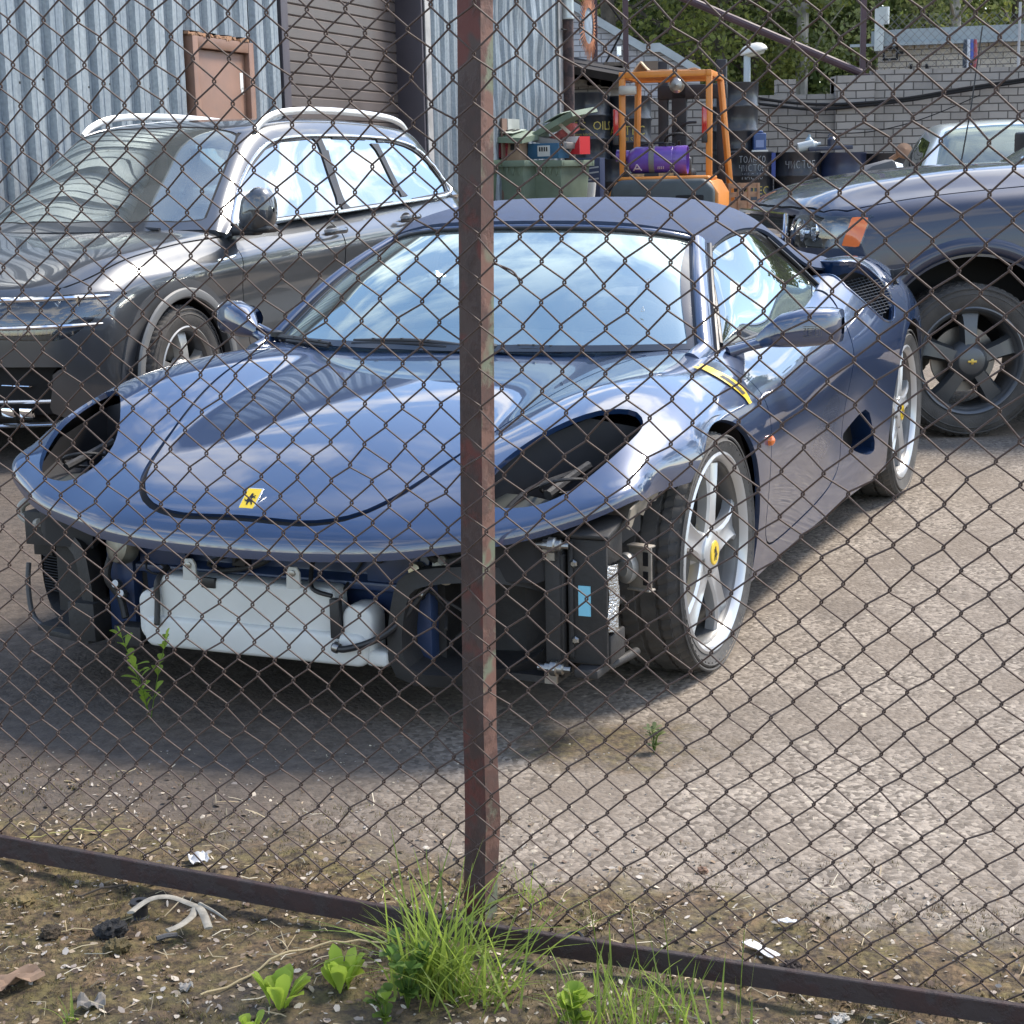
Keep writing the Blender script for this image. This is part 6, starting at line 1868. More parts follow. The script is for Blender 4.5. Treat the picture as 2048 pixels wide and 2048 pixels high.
# flat roofed building on the right
RY = 33.0
rb_ = thing('workshop_building', 'low pale brick building with a wide grey metal fascia and a vent pipe', 'building', (0, RY, 0))
xa = at(1756, 120, RY)[0]; rb_.location.x = xa; rb_.rotation_euler.z = -.25; z_e = at(1850, 92, RY)[2]; z_t = at(1850, 60, RY)[2]
k = MB(); k.prism([(0, -.2), (12, -.2), (12, z_e), (0, z_e)], 0, 8, 1); k.build('wall', BLK3, rb_, smooth=0)
k = MB(); k.prism([(-.12, z_e), (12.2, z_e + .02), (12.2, z_t + .06), (.30, z_t), (-.12, z_t - .02)], -.22, 8.2, 1); k.box((5, -.26, z_e + .02), (11, .10, .05)); k.build('fascia', plain('grey_fascia', (.27, .31, .33), .5, .3, var=.12), rb_, smooth=0)
k = MB(); a_ = at(1767, 60, RY - .3); k.box((a_[0] - xa, -.35, a_[2]), (.16, .2, .75)); k.tube([(a_[0] - xa + .08, -.35, a_[2] + .1), (a_[0] - xa + .08, -.35, a_[2] + .40)], .10, 14); k.build('vent_pipe', plain('zinc_vent', (.40, .43, .43), .45, .5, var=.2), rb_)
k = MB(); a_ = at(1786, 108, RY - .2)
for dx_, dz_, w_, h_ in ((0, .10, .26, .04), (0, -.10, .26, .04), (-.12, 0, .04, .24), (.12, 0, .04, .24)): k.box((a_[0] - xa + dx_, -.25, a_[2] + dz_), (w_, .06, h_))
k.box((a_[0] - xa + .17, -.12, a_[2] + .02), (.12, .2, .04)); k.build('floodlight', M['gap'], rb_)
k = MB()
for px in (1823, 1853): a_ = at(px, 141, RY - .1); k.box((a_[0] - xa, -.05, a_[2]), (.05, .06, .22))
k.build('wall_hook', M['gap'], rb_)
cols = ((.02, .03, .05), (.55, .58, .62), (.06, .10, .38), (.30, .06, .07))
sg_ = thing('striped_roll', 'upright bundle striped dark, white, blue and red hanging in front of the pale brick building', 'banner', at(1940, 113, 29.0))
for i, c_ in enumerate(cols):
    k = MB(); k.tube([(-.085 + i * .055, 0, z) for z in np.linspace(-.25, .27, 9)], [.02 + .018 * sin(pi * (j + .6) / 9.2) for j in range(9)], 10); k.build('stripe', plain('banner_stripe', c_, .6), sg_)
sg_.location.y = 29.0
# netting over the wall top on the right
nt = thing('wire_netting', 'fine wire netting stretched on thin poles above the right end of the brick wall', 'fence', (0, WYd + .3, 0))
k = MB(); p0_ = at(1752, 148, WYd + .3); p1_ = at(2120, 140, WYd + .3); topz = at(1900, 22, WYd + .3)[2]
hh = topz - p0_[2]; wN = p1_[0] - p0_[0]; st_ = .115
for i in range(-int(hh / st_) - 1, int(wN / st_) + 1):
    for sgn in (1, -1):
        q = []
        for j in range(0, int(hh / st_) + 1):
            x_ = i * st_ + (j * st_ if sgn > 0 else (hh - j * st_)); 
            if 0 <= x_ <= wN: q.append((p0_[0] + x_, 0, p0_[2] + j * st_))
        if len(q) > 1: k.tube([q[0], q[-1]], .0035, 3, cap=False)
k.build('mesh', plain('grey_wire', (.16, .16, .165), .6), nt, smooth=0)
k = MB()
for px in (2036,): a_ = at(px, 140, WYd + .3); k.tube([(a_[0], 0, a_[2] - .1), (a_[0], 0, topz + .1)], .02, 8)
k.build('pole', plain('pale_pole', (.40, .40, .41), .5), nt)
# street lamp
LY = 36.0; a_ = at(1494, 160, LY); b_ = at(1495, 105, LY)
lp = thing('street_lamp', 'street lamp with an off-white dome head on a pale blue-grey pole', 'street lamp', (a_[0], LY, 0))
k = MB(); k.tube([(0, 0, 0), (0, 0, b_[2])], .07, 12); k.build('pole', plain('pale_pole_paint', (.42, .48, .50), .5), lp)
k = MB(); k.lathe([(.0, .17), (.10, .165), (.20, .13), (.27, .06), (.29, 0), (.27, -.03), (0, -.03)], 28, M=T(.13, 0, b_[2] + .02) @ rotm('Y', -12) @ Matrix.Diagonal((1.0, .7, .95, 1))); lh = k.build('lamp_head', plain('lamp_white', (.62, .60, .55), .5), lp)
k = MB(); k.lathe([(.22, 0), (.18, -.06), (.0, -.09)], 24, M=T(.15, 0, b_[2] - .01) @ rotm('Y', -12) @ Matrix.Diagonal((1.0, .7, .9, 1))); k.build('lamp_lens', plain('lamp_lens', (.50, .48, .38), .3), lh)

# ================================================================== trees
def leafmat(name, c, var=.45):
    m, n, l, b = newmat(name)
    oi = n.new('ShaderNodeNewGeometry')
    r = n.new('ShaderNodeValToRGB'); r.color_ramp.elements[0].color = (*[x * (1 - var) for x in c], 1); r.color_ramp.elements[1].color = (c[0] * (1 + var * 1.3), c[1] * (1 + var), c[2] * (1 + var * .5), 1)
    l.new(oi.outputs['Random Per Island'], r.inputs[0]); l.new(r.outputs[0], b.inputs['Base Color']); b.inputs['Roughness'].default_value = .55
    tr = n.new('ShaderNodeBsdfTranslucent'); l.new(r.outputs[0], tr.inputs[0])
    mx_ = n.new('ShaderNodeMixShader'); mx_.inputs[0].default_value = .55
    l.new(b.outputs[0], mx_.inputs[1]); l.new(tr.outputs[0], mx_.inputs[2]); l.new(mx_.outputs[0], n['Material Output'].inputs[0])
    return m
bark = plain('bark', (.09, .075, .06), .9, var=.4, vscale=6, bump=.4, bscale=25)
birch = plain('birch_bark', (.36, .34, .31), .8, var=.45, vscale=3)
def tree_mesh(seed, h, cr, nleaf, ls, trunkr, base=.25, clumps=34, droop=.0):
    rg = np.random.default_rng(seed); k = MB()
    top = Vector((0, 0, h))
    k.tube([(0, 0, -.3), (.05, 0, h * .3), (rg.uniform(-.2, .2), rg.uniform(-.2, .2), h * .6), (rg.uniform(-.3, .3), 0, h * .92)], [trunkr, trunkr * .8, trunkr * .45, trunkr * .12], 9)
    cl = []
    for i in range(clumps):
        z = h * (base + (1 - base) * rg.random() ** .9)
        f = (z / h - base) / (1 - base)
        R = cr * (math.sin(pi * min(1, .18 + f * .80)) ** .7)
        a = rg.uniform(0, 2 * pi); q = R * sqrt(rg.uniform(.15, 1))
        c = np.array([q * cos(a), q * sin(a), z])
        cl.append((c, rg.uniform(.5, 1.05) * cr * .36))
        z0_ = max(h * .12, z - rg.uniform(.6, 1.6)); k.tube([(0, 0, z0_), tuple(c * np.array([.5, .5, 1]) + np.array([0, 0, -(z - z0_) * .35])), tuple(c)], [trunkr * .28, trunkr * .15, trunkr * .05], 5)
    lv = MB(); V, F = [], []
    for c, r in cl:
        n_ = int(nleaf / len(cl))
        u = rg.normal(size=(n_, 3)); u /= np.linalg.norm(u, axis=1, keepdims=True)
        p = c + u * (r * rg.uniform(.25, 1, (n_, 1)) ** .6) * np.array([1, 1, .8])
        p[:, 2] -= droop * rg.random(n_) * r
        for q in p:
            n1 = rg.normal(size=3); n1 /= np.linalg.norm(n1); n2_ = np.cross(n1, rg.normal(size=3)); n2_ /= np.linalg.norm(n2_)
            s_ = ls * rg.uniform(.6, 1.25); o = len(V)
            V += [tuple(q - n1 * s_ * .5), tuple(q + n2_ * s_ * .32), tuple(q + n1 * s_ * .5), tuple(q - n2_ * s_ * .32)]; F.append((o, o + 1, o + 2, o + 3))
    lv.add(V, F)
    return k, lv
G1, G2, G3 = leafmat('yellow_green_leaves', (.20, .245, .075)), leafmat('dark_green_leaves', (.115, .170, .060)), leafmat('grey_green_leaves', (.18, .225, .10))
def make_tree(name, label, seed, h, cr, nleaf, ls, tr_, lm, bk=bark, group='trees behind the yard', **kw):
    t = thing(name, label, 'tree', group=group)
    k, lv = tree_mesh(seed, h, cr, nleaf, ls, tr_, **kw)
    k.build('trunk', bk, t); lv.build('crown', lm, t, smooth=0)
    return t
tA = make_tree('deciduous_tree', 'yellow-green tree behind the downpipe and white gable', 11, 13, 3.6, 15000, .17, .22, G1, base=.12)
tB = make_tree('deciduous_tree', 'dark green dense tree behind the forklift guard', 12, 15, 4.2, 17000, .18, .28, G2, base=.10, clumps=44)
tCc = make_tree('birch_tree', 'pale green drooping birch left of the plum post over the pier', 13, 14, 3.8, 15000, .15, .18, G3, birch, base=.12, droop=1.2, clumps=40)
def place(o, px, Y, rz=0, s=1.0):
    o.location = (at(px, 200, Y)[0], Y, .5); o.rotation_euler.z = rz; o.scale = (s, s, s); return o
place(tA, 1215, 41); place(tB, 1370, 46); place(tCc, 1600, 43)
for src, px, Y, rz, s, lab in ((tB, 1500, 50, 1.3, 1.05, 'dark green tree standing behind the street lamp'), (tB, 1160, 50, 2.2, 1.0, 'dark tree furthest left, half behind the ribbed building corner'), (tA, 1440, 43, 2.0, .9, 'yellow-green tree between forklift and street lamp'),
                              (tB, 1740, 52, 3.1, 1.05, 'dark tree behind the plum post on the pier'), (tCc, 1905, 45, 1.0, 1.0, 'birch with pale trunk above the metal fascia'), (tA, 2030, 48, 4.0, 1.0, 'yellow-green tree above the right end of the fascia'), (tB, 1850, 54, 5.0, 1.0, 'dark tree behind the vent pipe of the brick building'), (tCc, 1290, 52, 2.6, 1.05, 'grey-green tree high behind the white gable')):
    c_ = copy_tree(src); c_['label'] = lab; place(c_, px, Y, rz, s)
# far wood closing the view
rg = np.random.default_rng(5); V, F = [], []
for i in range(34000):
    x_ = rg.uniform(-8, 42); y_ = rg.uniform(62, 72); z_ = rg.uniform(0, 17) * (1 - .1 * sin(x_ * .7))
    n1 = rg.normal(size=3); n1 /= np.linalg.norm(n1); n2_ = np.cross(n1, rg.normal(size=3)); n2_ /= np.linalg.norm(n2_); s_ = .85 * rg.uniform(.6, 1.3); q = np.array([x_, y_, z_]); o = len(V)
    V += [tuple(q - n1 * s_ * .5), tuple(q + n2_ * s_ * .35), tuple(q + n1 * s_ * .5), tuple(q - n2_ * s_ * .35)]; F.append((o, o + 1, o + 2, o + 3))
fw_ = MB().add(V, F).build('far_wood', G2, smooth=0); tag(fw_, 'dense dark green wood closing the view', 'wood', kind='stuff')
# street trees on the viewer's side, only mirrored in paint and glass
for src, x_, y_, rz, s, lab in ((tB, 12.0, 16.5, .4, .50, 'broad tree outside the yard, mirrored in the grey SUV windows'), (tCc, 16.5, 21.0, 1.9, .62, 'birch outside the yard, mirrored in the grey SUV windows'), (tB, 12.5, 11.5, 2.4, .46, 'broad tree outside the yard, mirrored in the convertible side window')):
    c_ = copy_tree(src); c_['label'] = lab; c_['group'] = 'trees beside the yard'; c_.location = (x_, y_, 0); c_.rotation_euler.z = rz; c_.scale = (s, s, s)
# ================================================================== forklift
orange = plain('orange_paint', (.62, .22, .03), .45, coat=.2, var=.10, vscale=5)
dkgrey = plain('slate_grey_paint', (.055, .07, .075), .55, var=.2, vscale=5)
FKY = 19.0
fk = thing('forklift', 'orange and slate grey forklift seen from behind with a gas bottle on its tail', 'forklift', (1.745, FKY, zg(FKY)), radians(-13))
gz = zg(FKY)
gt = at(1330, 148, FKY)[2] - gz
gb = at(1330, 358, FKY)[2] - gz
k = MB()
for sg in (-1, 1):
    k.box((sg * .47, .02, (gt + gb) / 2 - .05), (.066, .06, gt - gb + .10))
    k.tube([(sg * .50 + (.10 if sg > 0 else -.02), 1.25, .35), (sg * .47, 1.18, gt - .03)], .042, 4)
    k.box((sg * .47, .60, gt), (.062, 1.24, .065))
k.box((0, .02, gt), (.88, .06, .065)); k.box((0, 1.18, gt), (.88, .06, .065))
for y in (.3, .55, .8, 1.0): k.box((0, y, gt), (.86, .04, .04))
k.build('overhead_guard', orange, fk, bevel=.008)
k = MB(); poly = [(-.56, .20), (.56, .20), (.56, gb - .10), (.46, gb), (-.46, gb), (-.56, gb - .10)]
k.prism(poly, -.32, .35, 1); cw = k.build('counterweight', dkgrey, fk, bevel=.05, bseg=3)
k = MB()
for sg in (-1, 1): k.box((sg * .30, -.325, gb - .30), (.30, .03, .26))
k.build('recess', M['gap'], cw, bevel=.02)
k = MB(); k.box((0, -.33, gb - .29), (.22, .03, .20)); k.build('tow_plate', plain('slate_plate', (.10, .12, .125), .5), cw, bevel=.008)
k = MB(); rr = random.Random(1)
for i in range(6): k.box((-.10 + i * .045, -.324, gb - .455), (.028, .006, .03))
k.build('maker_lettering', M['white_plastic'], cw)
k = MB(); k.prism([(.40, .2), (.60, .2), (.60, gb - .16), (.52, gb - .03), (.40, gb + .01)], -.20, .9, 1); k.prism([(-.60, .2), (-.40, .2), (-.40, gb + .01), (-.52, gb - .03), (-.60, gb - .16)], -.20, .9, 1)
k.box((0, .18, gb + .005), (1.0, .8, .05)); k.build('side_panel', orange, fk, bevel=.03, bseg=3)
k = MB(); k.box((0, .72, gb + .06), (.46, .42, .10)); k.box((0, .52, gb + .14), (.44, .10, .20)); k.build('seat', M['black_plastic'], fk, bevel=.04, bseg=3)
k = MB(); k.tube([Vector((0, 1.15, gb + .42)) + Matrix.Rotation(-.5, 3, 'X') @ Vector((.16 * cos(a), .16 * sin(a), 0)) for a in np.linspace(0, 2 * pi, 28)], .014, 6, cap=False); k.tube([(0, 1.15, gb + .42), (0, 1.30, gb + .05)], .02); k.build('steering_wheel', M['black_plastic'], fk)
k = MB()
for sg in (-1, 1): k.box((.10 + sg * .34, 1.62, 1.05), (.11, .14, 2.0)); 
k.box((-.05, 1.60, 1.0), (.17, .12, 1.75)); k.box((.10, 1.62, gt - .13), (.80, .16, .16)); k.box((.10, 1.62, .5), (.80, .14, .14)); k.tube(curve([(-.12, 1.5, 1.2), (.02, 1.45, 1.33), (.16, 1.5, 1.35)], 5), .018, 6)
k.build('mast', plain('mast_steel', (.03, .03, .035), .5, .4, var=.3), fk, bevel=.008)
k = MB()
for sg in (-1, 1): k.box((.10 + sg * .25, 2.2, .12), (.11, 1.1, .045)); 
k.box((.10, 1.74, .4), (.9, .05, .5)); k.build('fork', M['black_plastic'], fk, bevel=.006)
for sg in (-1, 1):
    k = MB(); k.box((sg * .535 if sg < 0 else .425, -.02, (gb + gt) / 2 + .06), (.055, .05, .28)); ll = k.build('tail_lamp', M['red_lens'], fk, bevel=.008)
    k = MB(); k.box((sg * .535 if sg < 0 else .425, -.02, (gb + gt) / 2 - .13), (.06, .055, .10)); k.build('tail_lamp_base', M['black_plastic'], ll, bevel=.008)
k = MB(); k.box((-.40, -.04, gt - .16), (.19, .08, .10)); k.build('work_lamp', plain('lamp_alloy', (.42, .40, .36), .4, .4), fk, bevel=.02)
k = MB(); k.lathe([(.0, .04), (.06, .02), (.085, -.02), (.08, -.03), (0, -.015)], 20, M=T(.13, -.05, gt - .12) @ rotm('X', 90)); k.tube([(.13, 0, gt - .02), (.13, -.02, gt - .12)], .012, 6); k.build('work_lamp', M['steel'], fk)
for sg in (-1, 1):
    for y, r in ((.18, .26), (1.45, .31)):
        k = MB(); k.lathe([(r * .5, -.08), (r, -.09), (r, .09), (r * .5, .08), (0, .06)], 28, M=T(sg * .45, y, r) @ rotm('Y', 90 * sg)); k.build('wheel', M['rubber_dusty'], fk)
k = MB(); rr = random.Random(3); G = []
for v in np.linspace(0, 1, 6): G.append([(-.36 + .72 * u, .05 + v * .9, gt + .045 + .03 * abs(mno.noise(Vector((u * 6, v * 5, 1)))) + (.10 * max(0, 1 - abs(u - .12) * 9) if v < .3 else 0)) for u in np.linspace(0, 1, 18)])
k.grid(G); o = k.build('roof_sheet', plain('peeling_board', (.55, .42, .28), .8, var=.3), fk, solid=.012, smooth=0)
# gas bottle strapped across the tail: its own thing
k0 = Vector(fk.location); Rz = Matrix.Rotation(radians(-13), 3, 'Z')
def fkw(x, y, z): return k0 + Rz @ Vector((x, y, z))
gbz = gb + .20
gas = thing('gas_bottle', 'purple gas bottle lying strapped across the forklift tail', 'gas bottle', tuple(fkw(-.13, .10, gb)), radians(-13))
pm = plain('purple_paint', (.13, .065, .36), .35, coat=.4, var=.15, vscale=6)
r = .150
k = MB(); k.lathe([(0, -.30), (.07, -.295), (.12, -.26), (r, -.20), (r, .20), (r - .004, .205), (r - .004, .215), (r, .22), (r, .255), (.12, .285), (0, .29)], 36, M=T(0, 0, .20) @ rotm('Y', 90)); k.build('cylinder', pm, gas)
k = MB(); k.lathe([(r + .004, .24), (r + .004, .36), (r - .01, .36), (r - .01, .24)], 36, M=T(0, 0, .20) @ rotm('Y', 90)); k.tube([(-.28, 0, .25), (-.42, 0, .26)], .065, 12); k.build('collar', pm, gas)
k = MB(); k.lathe([(r + .003, -.03), (r + .006, -.028), (r + .006, .028), (r + .003, .03)], 36, M=T(-.02, 0, .20) @ rotm('Y', 90)); k.build('strap', plain('grey_strap', (.17, .17, .16), .6), gas)
k = MB(); k.box((-.05, -.02, .035), (.62, .20, .07)); k.build('cradle', M['dusty_plastic'], gas, bevel=.02)
k = MB(); k.box((-.18, -.125, .035), (.16, .01, .05)); k.box((.14, -.125, .04), (.16, .01, .05)); k.build('cradle_label', plain('worn_label', (.40, .28, .15), .7, var=.4, vscale=30), gas)
def wtri(mbx, pts): mbx.add(pts, [tuple(range(len(pts)))])
k = MB()
def onb(x, a): return (x, -(r + .002) * cos(a), .20 + (r + .002) * sin(a))
for (xa_, xb_, xc) in ((-.215, -.135, -.175), (-.20, -.15, -.175)):
    pass
for u0, u1 in ((( -.215, -.75), (-.175, -.25)), ((-.175, -.25), (-.13, -.75)), ((-.205, -.60), (-.14, -.60))):
    k.tube([onb(u0[0], u0[1]), onb((u0[0] + u1[0]) / 2, (u0[1] + u1[1]) / 2), onb(u1[0], u1[1])], .008, 5)
for i in range(4): k.tube([onb(.05 + i * .02, -.65), onb(.055 + i * .02, -.45)], .005, 5)
k.build('bottle_lettering', plain('pale_marking', (.60, .50, .55), .6), gas)
k = MB(); k.tube(curve([(.22, 0, .37), (.05, .03, .385), (-.15, .02, .37)], 5), .012, 6); k.lathe([(.03, 0), (.03, .04), (0, .05)], 14, M=T(.13, 0, .345)); k.build('valve_hose', M['black_plastic'], gas)

# ================================================================== wheelie bins and what spills from them
bing = plain('green_bin_plastic', (.050, .085, .060), .5, var=.22, vscale=4)
bing2 = plain('faded_green_bin_plastic', (.18, .235, .175), .6, var=.2, vscale=5)
def wheelie(loc, rz, label, lid):
    b_ = thing('wheelie_bin', label, 'bin', loc, rz, 'green wheelie bins by the metal wall')
    k = MB(); w0, d0, w1, d1, h = .24, .26, .29, .36, .98
    V = [(-w0, -d0, .06), (w0, -d0, .06), (w0, d0, .06), (-w0, d0, .06), (-w1, -d1, h), (w1, -d1, h), (w1, d1, h), (-w1, d1, h)]
    k.add(V, [(0, 1, 2, 3), (0, 4, 5, 1), (1, 5, 6, 2), (2, 6, 7, 3), (3, 7, 4, 0)])
    for sg in (-1, 1):
        for i in range(7):
            x_ = -w1 + .05 + i * (2 * w1 - .1) / 6
            k.prism([(x_ - .035, h - .02), (x_ + .035, h - .02), (x_, h - .13)], sg * d1 - .012, sg * d1 + .012, 1)
    k.box((0, 0, h + .0), (.64, .02, .0001))
    for (c_, d_) in (((0, -d1 - .01, h), (.66, .06, .07)), ((0, d1 + .01, h), (.66, .06, .07)), ((-w1 - .01, 0, h), (.06, .76, .068)), ((w1 + .01, 0, h), (.06, .76, .068))): k.box(c_, d_)
    k.build('body', bing if 'dark' in label else bing2, b_, bevel=.008, smooth=30)
    k = MB()
    for sg in (-1, 1): k.lathe([(0, -.03), (.09, -.03), (.10, 0), (.09, .03), (0, .03)], 20, M=T(sg * .27, d0 + .05, .10) @ rotm('Y', 90))
    k.build('wheel', M['rubber'], b_)
    k = MB(); lp_, la = lid
    ML = T(*lp_) @ Matrix.Rotation(radians(la), 4, 'Y') @ Matrix.Rotation(radians(6), 4, 'X')
    G = [[ML @ Vector((-.30 + .60 * u, -.34 + .68 * v, .05 * sin(pi * u) ** .5 * sin(pi * v) ** .5)) for u in np.linspace(0, 1, 9)] for v in np.linspace(0, 1, 9)]
    k.grid([[tuple(q) for q in r_] for r_ in G])
    k.add([ML @ Vector(q) for q in ((-.30, -.345, -.05), (.30, -.345, -.05), (.30, -.345, .012), (-.30, -.345, .012))], [(0, 1, 2, 3)])
    k.add([ML @ Vector(q) for q in ((.305, -.34, -.05), (.305, .34, -.05), (.305, .34, .012), (.305, -.34, .012))], [(0, 1, 2, 3)])
    ld = k.build('lid', bing2 if 'dark' not in label else bing, b_, solid=.02, smooth=40)
    k = MB(); k.add([ML @ Vector(q) for q in ((-.10, -.30, .058), (.16, -.30, .058), (.16, .05, .066), (-.10, .05, .066))], [(0, 1, 2, 3)]); k.build('lid_sheen', plain('painted_lid_sheen', (.46, .52, .44), .5), ld, solid=.006)  # pale panel paints the white sheen onto the lid
    k = MB()
    for i in range(3): k.add([ML @ Vector((x_, y_, .074)) for x_, y_ in ((-.06 + i * .07, -.18), (-.02 + i * .07, -.18), (-.02 + i * .07, -.02), (-.06 + i * .07, -.02))], [(0, 1, 2, 3)])
    k.build('lid_slot', M['gap'], ld, solid=.004)
    return b_
BYd = 20.2
def bloc(px, Y): p = at(px, 320, Y); return (p[0], Y, at(px, 322, Y)[2] - 1.01)
wheelie(bloc(1030, BYd), radians(-28), 'faded green wheelie bin with a cardboard box under its raised lid', ((-.02, -.02, 1.30), 3))
wheelie(bloc(1106, BYd + .1), radians(-30), 'green wheelie bin heaped with blue and red boxes, lid tipped high', ((.10, .06, 1.45), -24))
wheelie(bloc(922, BYd - .8), radians(-22), 'dark green wheelie bin mostly hidden behind the fence post', ((-.05, 0, 1.10), 12))
card = plain('brown_cardboard', (.42, .29, .20), .8, var=.12)
def crate(name, label, cat, c, d, rot, mat, grp=None, lid=None):
    b_ = thing(name, label, cat, c, 0, grp)
    b_.rotation_euler = rot
    k = MB(); k.box((0, 0, 0), d); k.build('box_body', mat, b_, bevel=.004)
    return b_
p = at(1028, 298, BYd - .1)
b_ = crate('cardboard_box', 'brown cardboard box standing in the faded green bin', 'box', (p[0], BYd - .1, p[2]), (.26, .22, .26), (0, 0, radians(-28)), card)
k = MB(); k.box((.04, -.115, .02), (.05, .004, .07)); k.build('printed_mark', M['dusty_plastic'], b_)
p = at(998, 297, BYd - .15); crate('checked_bag', 'red checked bag beside the cardboard box in the bin', 'bag', (p[0], BYd - .15, p[2]), (.16, .16, .22), (0, .1, .3), plain('red_check', (.26, .02, .035), .7, var=.7, vscale=40))
p = at(1097, 302, BYd - .1); b_ = crate('blue_box', 'blue box with a white label lying in the heaped bin', 'box', (p[0], BYd - .1, p[2]), (.40, .26, .17), (0, 0, radians(-30)), plain('blue_carton', (.035, .12, .22), .6))
k = MB(); k.box((.01, -.132, .0), (.16, .004, .12)); k.build('box_label', M['white_plastic'], b_, smooth=0)
for i in range(4):
    k = MB(); k.box((-.04 + i * .03, -.135, .02), (.018, .003, .05)); k.build('label_print', M['dusty_plastic'], b_, smooth=0)
p = at(1112, 284, BYd); b_ = crate('grey_carton', 'open grey carton lid tilted on the blue box', 'box', (p[0], BYd, p[2]), (.46, .34, .07), (0, radians(12), radians(-30)), plain('grey_carton', (.30, .29, .28), .8, var=.15))
p = at(1152, 291, BYd + .05); b_ = crate('red_white_box', 'white and red carton at the right edge of the heaped bin', 'box', (p[0], BYd + .05, p[2]), (.24, .22, .20), (0, 0, radians(-35)), plain('white_carton', (.70, .68, .68), .6))
k = MB(); k.prism([(-.02, -.10), (.12, -.10), (.12, .10)], -.1135, -.1125, 1); k.add([(.1215, -.11, -.10), (.1215, .11, -.10), (.1215, .11, .10), (.1215, -.11, .10)], [(0, 1, 2, 3)]); k.build('red_panel', plain('red_print', (.62, .03, .04), .6), b_, smooth=0)
k = MB(); k.box((-.05, -.1135, .04), (.09, .003, .022)); k.build('blue_print', plain('blue_print', (.06, .10, .40), .6), b_, smooth=0)
p = at(1128, 268, BYd + .05); crate('crumpled_sack', 'crumpled pink and red paper under the tipped bin lid', 'packaging', (p[0], BYd + .05, p[2]), (.34, .2, .08), (0, radians(-30), -.4), plain('red_paper', (.45, .12, .11), .8, var=.6, vscale=9))
p = at(1118, 258, BYd + .02); crate('wood_strip', 'pale wooden strip poking out beneath the tipped bin lid', 'strip', (p[0] + .06, BYd - .12, p[2]), (.20, .03, .035), (0, radians(42), -.3), plain('pale_wood', (.62, .58, .48), .7))
# small white bucket between bins and drums
p = at(1172, 382, 21.0); bk = thing('bucket', 'small white bucket on the ground between bins and dark crates', 'bucket', (p[0], 21.0, p[2] - .12)); k = MB(); k.lathe([(0, 0), (.10, 0), (.125, .22), (.115, .22), (.09, .01), (0, .01)], 20); k.build('pail', M['white_plastic'], bk)

# ================================================================== oil drums
drumm = plain('black_drum_paint', (.016, .019, .026), .38, coat=.25, var=.3, vscale=6)
drumb = plain('dark_blue_drum_paint', (.014, .022, .055), .42, coat=.2, var=.3, vscale=6)
goldt = plain('gold_lettering', (.42, .33, .08), .55)
chalk = plain('chalk', (.30, .32, .34), .9)
def text_bits(body, size):
    cu = bpy.data.curves.new('lettering', 'FONT'); cu.body = body; cu.size = size; cu.align_x = 'CENTER'; cu.resolution_u = 2; cu.extrude = 0
    o = bpy.data.objects.new('lettering', cu); C.objects.link(o); dg = bpy.context.evaluated_depsgraph_get(); dg.update()
    me = bpy.data.meshes.new_from_object(o.evaluated_get(dg)); bm = bmesh.new(); bm.from_mesh(me)
    bmesh.ops.triangulate(bm, faces=bm.faces[:])
    bmesh.ops.subdivide_edges(bm, edges=[e for e in bm.edges if e.calc_length() > .03], cuts=2)
    bm.verts.index_update(); V = [tuple(v.co) for v in bm.verts]; F = [tuple(v.index for v in f.verts) for f in bm.faces]
    bm.free(); bpy.data.objects.remove(o); bpy.data.curves.remove(cu); return V, F
RD = .292
def oil_drum(loc, label, mat=drumm, rz=0.0, words=None, off=0.0, chalklines=None, grp='black oil drums stacked along the wall', lidm=None):
    d_ = thing('oil_drum', label, 'oil drum', loc, rz, grp)
    k = MB(); h = .88
    pr = [(0, .012), (RD - .012, .012), (RD + .004, 0), (RD + .004, .02), (RD - .004, .03)]
    for z in (.29, .59): pr += [(RD - .004, z - .03), (RD + .010, z - .012), (RD + .012, z), (RD + .010, z + .012), (RD - .004, z + .03)]
    pr += [(RD - .004, h - .03), (RD + .004, h - .02), (RD + .004, h), (RD - .012, h - .004), (RD - .014, h - .018)]
    k.lathe(pr, 44); k.build('shell', mat, d_, smooth=45)
    k = MB(); k.lathe([(RD - .014, h - .018), (0, h - .016)], 36); k.lathe([(.03, 0), (.03, .012), (0, .013)], 14, M=T(.18, 0, h - .016)); k.lathe([(.018, 0), (.018, .010), (0, .011)], 14, M=T(-.18, .05, h - .016)); k.build('drum_lid', lidm or plain('dusty_drum_lid', (.30, .27, .21), .7, var=.35, vscale=10), d_)
    if words:
        for (txt, z, size) in words:
            V, F = text_bits(txt, size); rr_ = RD + .0045
            k = MB(); k.add([(rr_ * sin(x / rr_ + off), -rr_ * cos(x / rr_ + off), z + y) for x, y, _ in V], F); k.build('lettering', goldt, d_, smooth=0)
    if chalklines:
        k = MB(); rr_ = RD + .004
        for strokes_, z, sc_ in chalklines:
            n_ = len(strokes_)
            for i, gl in enumerate(strokes_):
                for st_ in gl:
                    q = []
                    for (u, v) in st_:
                        x = (i - n_ / 2) * sc_ * .95 + u * sc_; q.append((rr_ * sin(x / rr_ + off), -rr_ * cos(x / rr_ + off), z + v * sc_ * 1.25))
                    k.tube(q, .0045, 4)
        k.build('chalk_lettering', chalk, d_, smooth=0)
    return d_
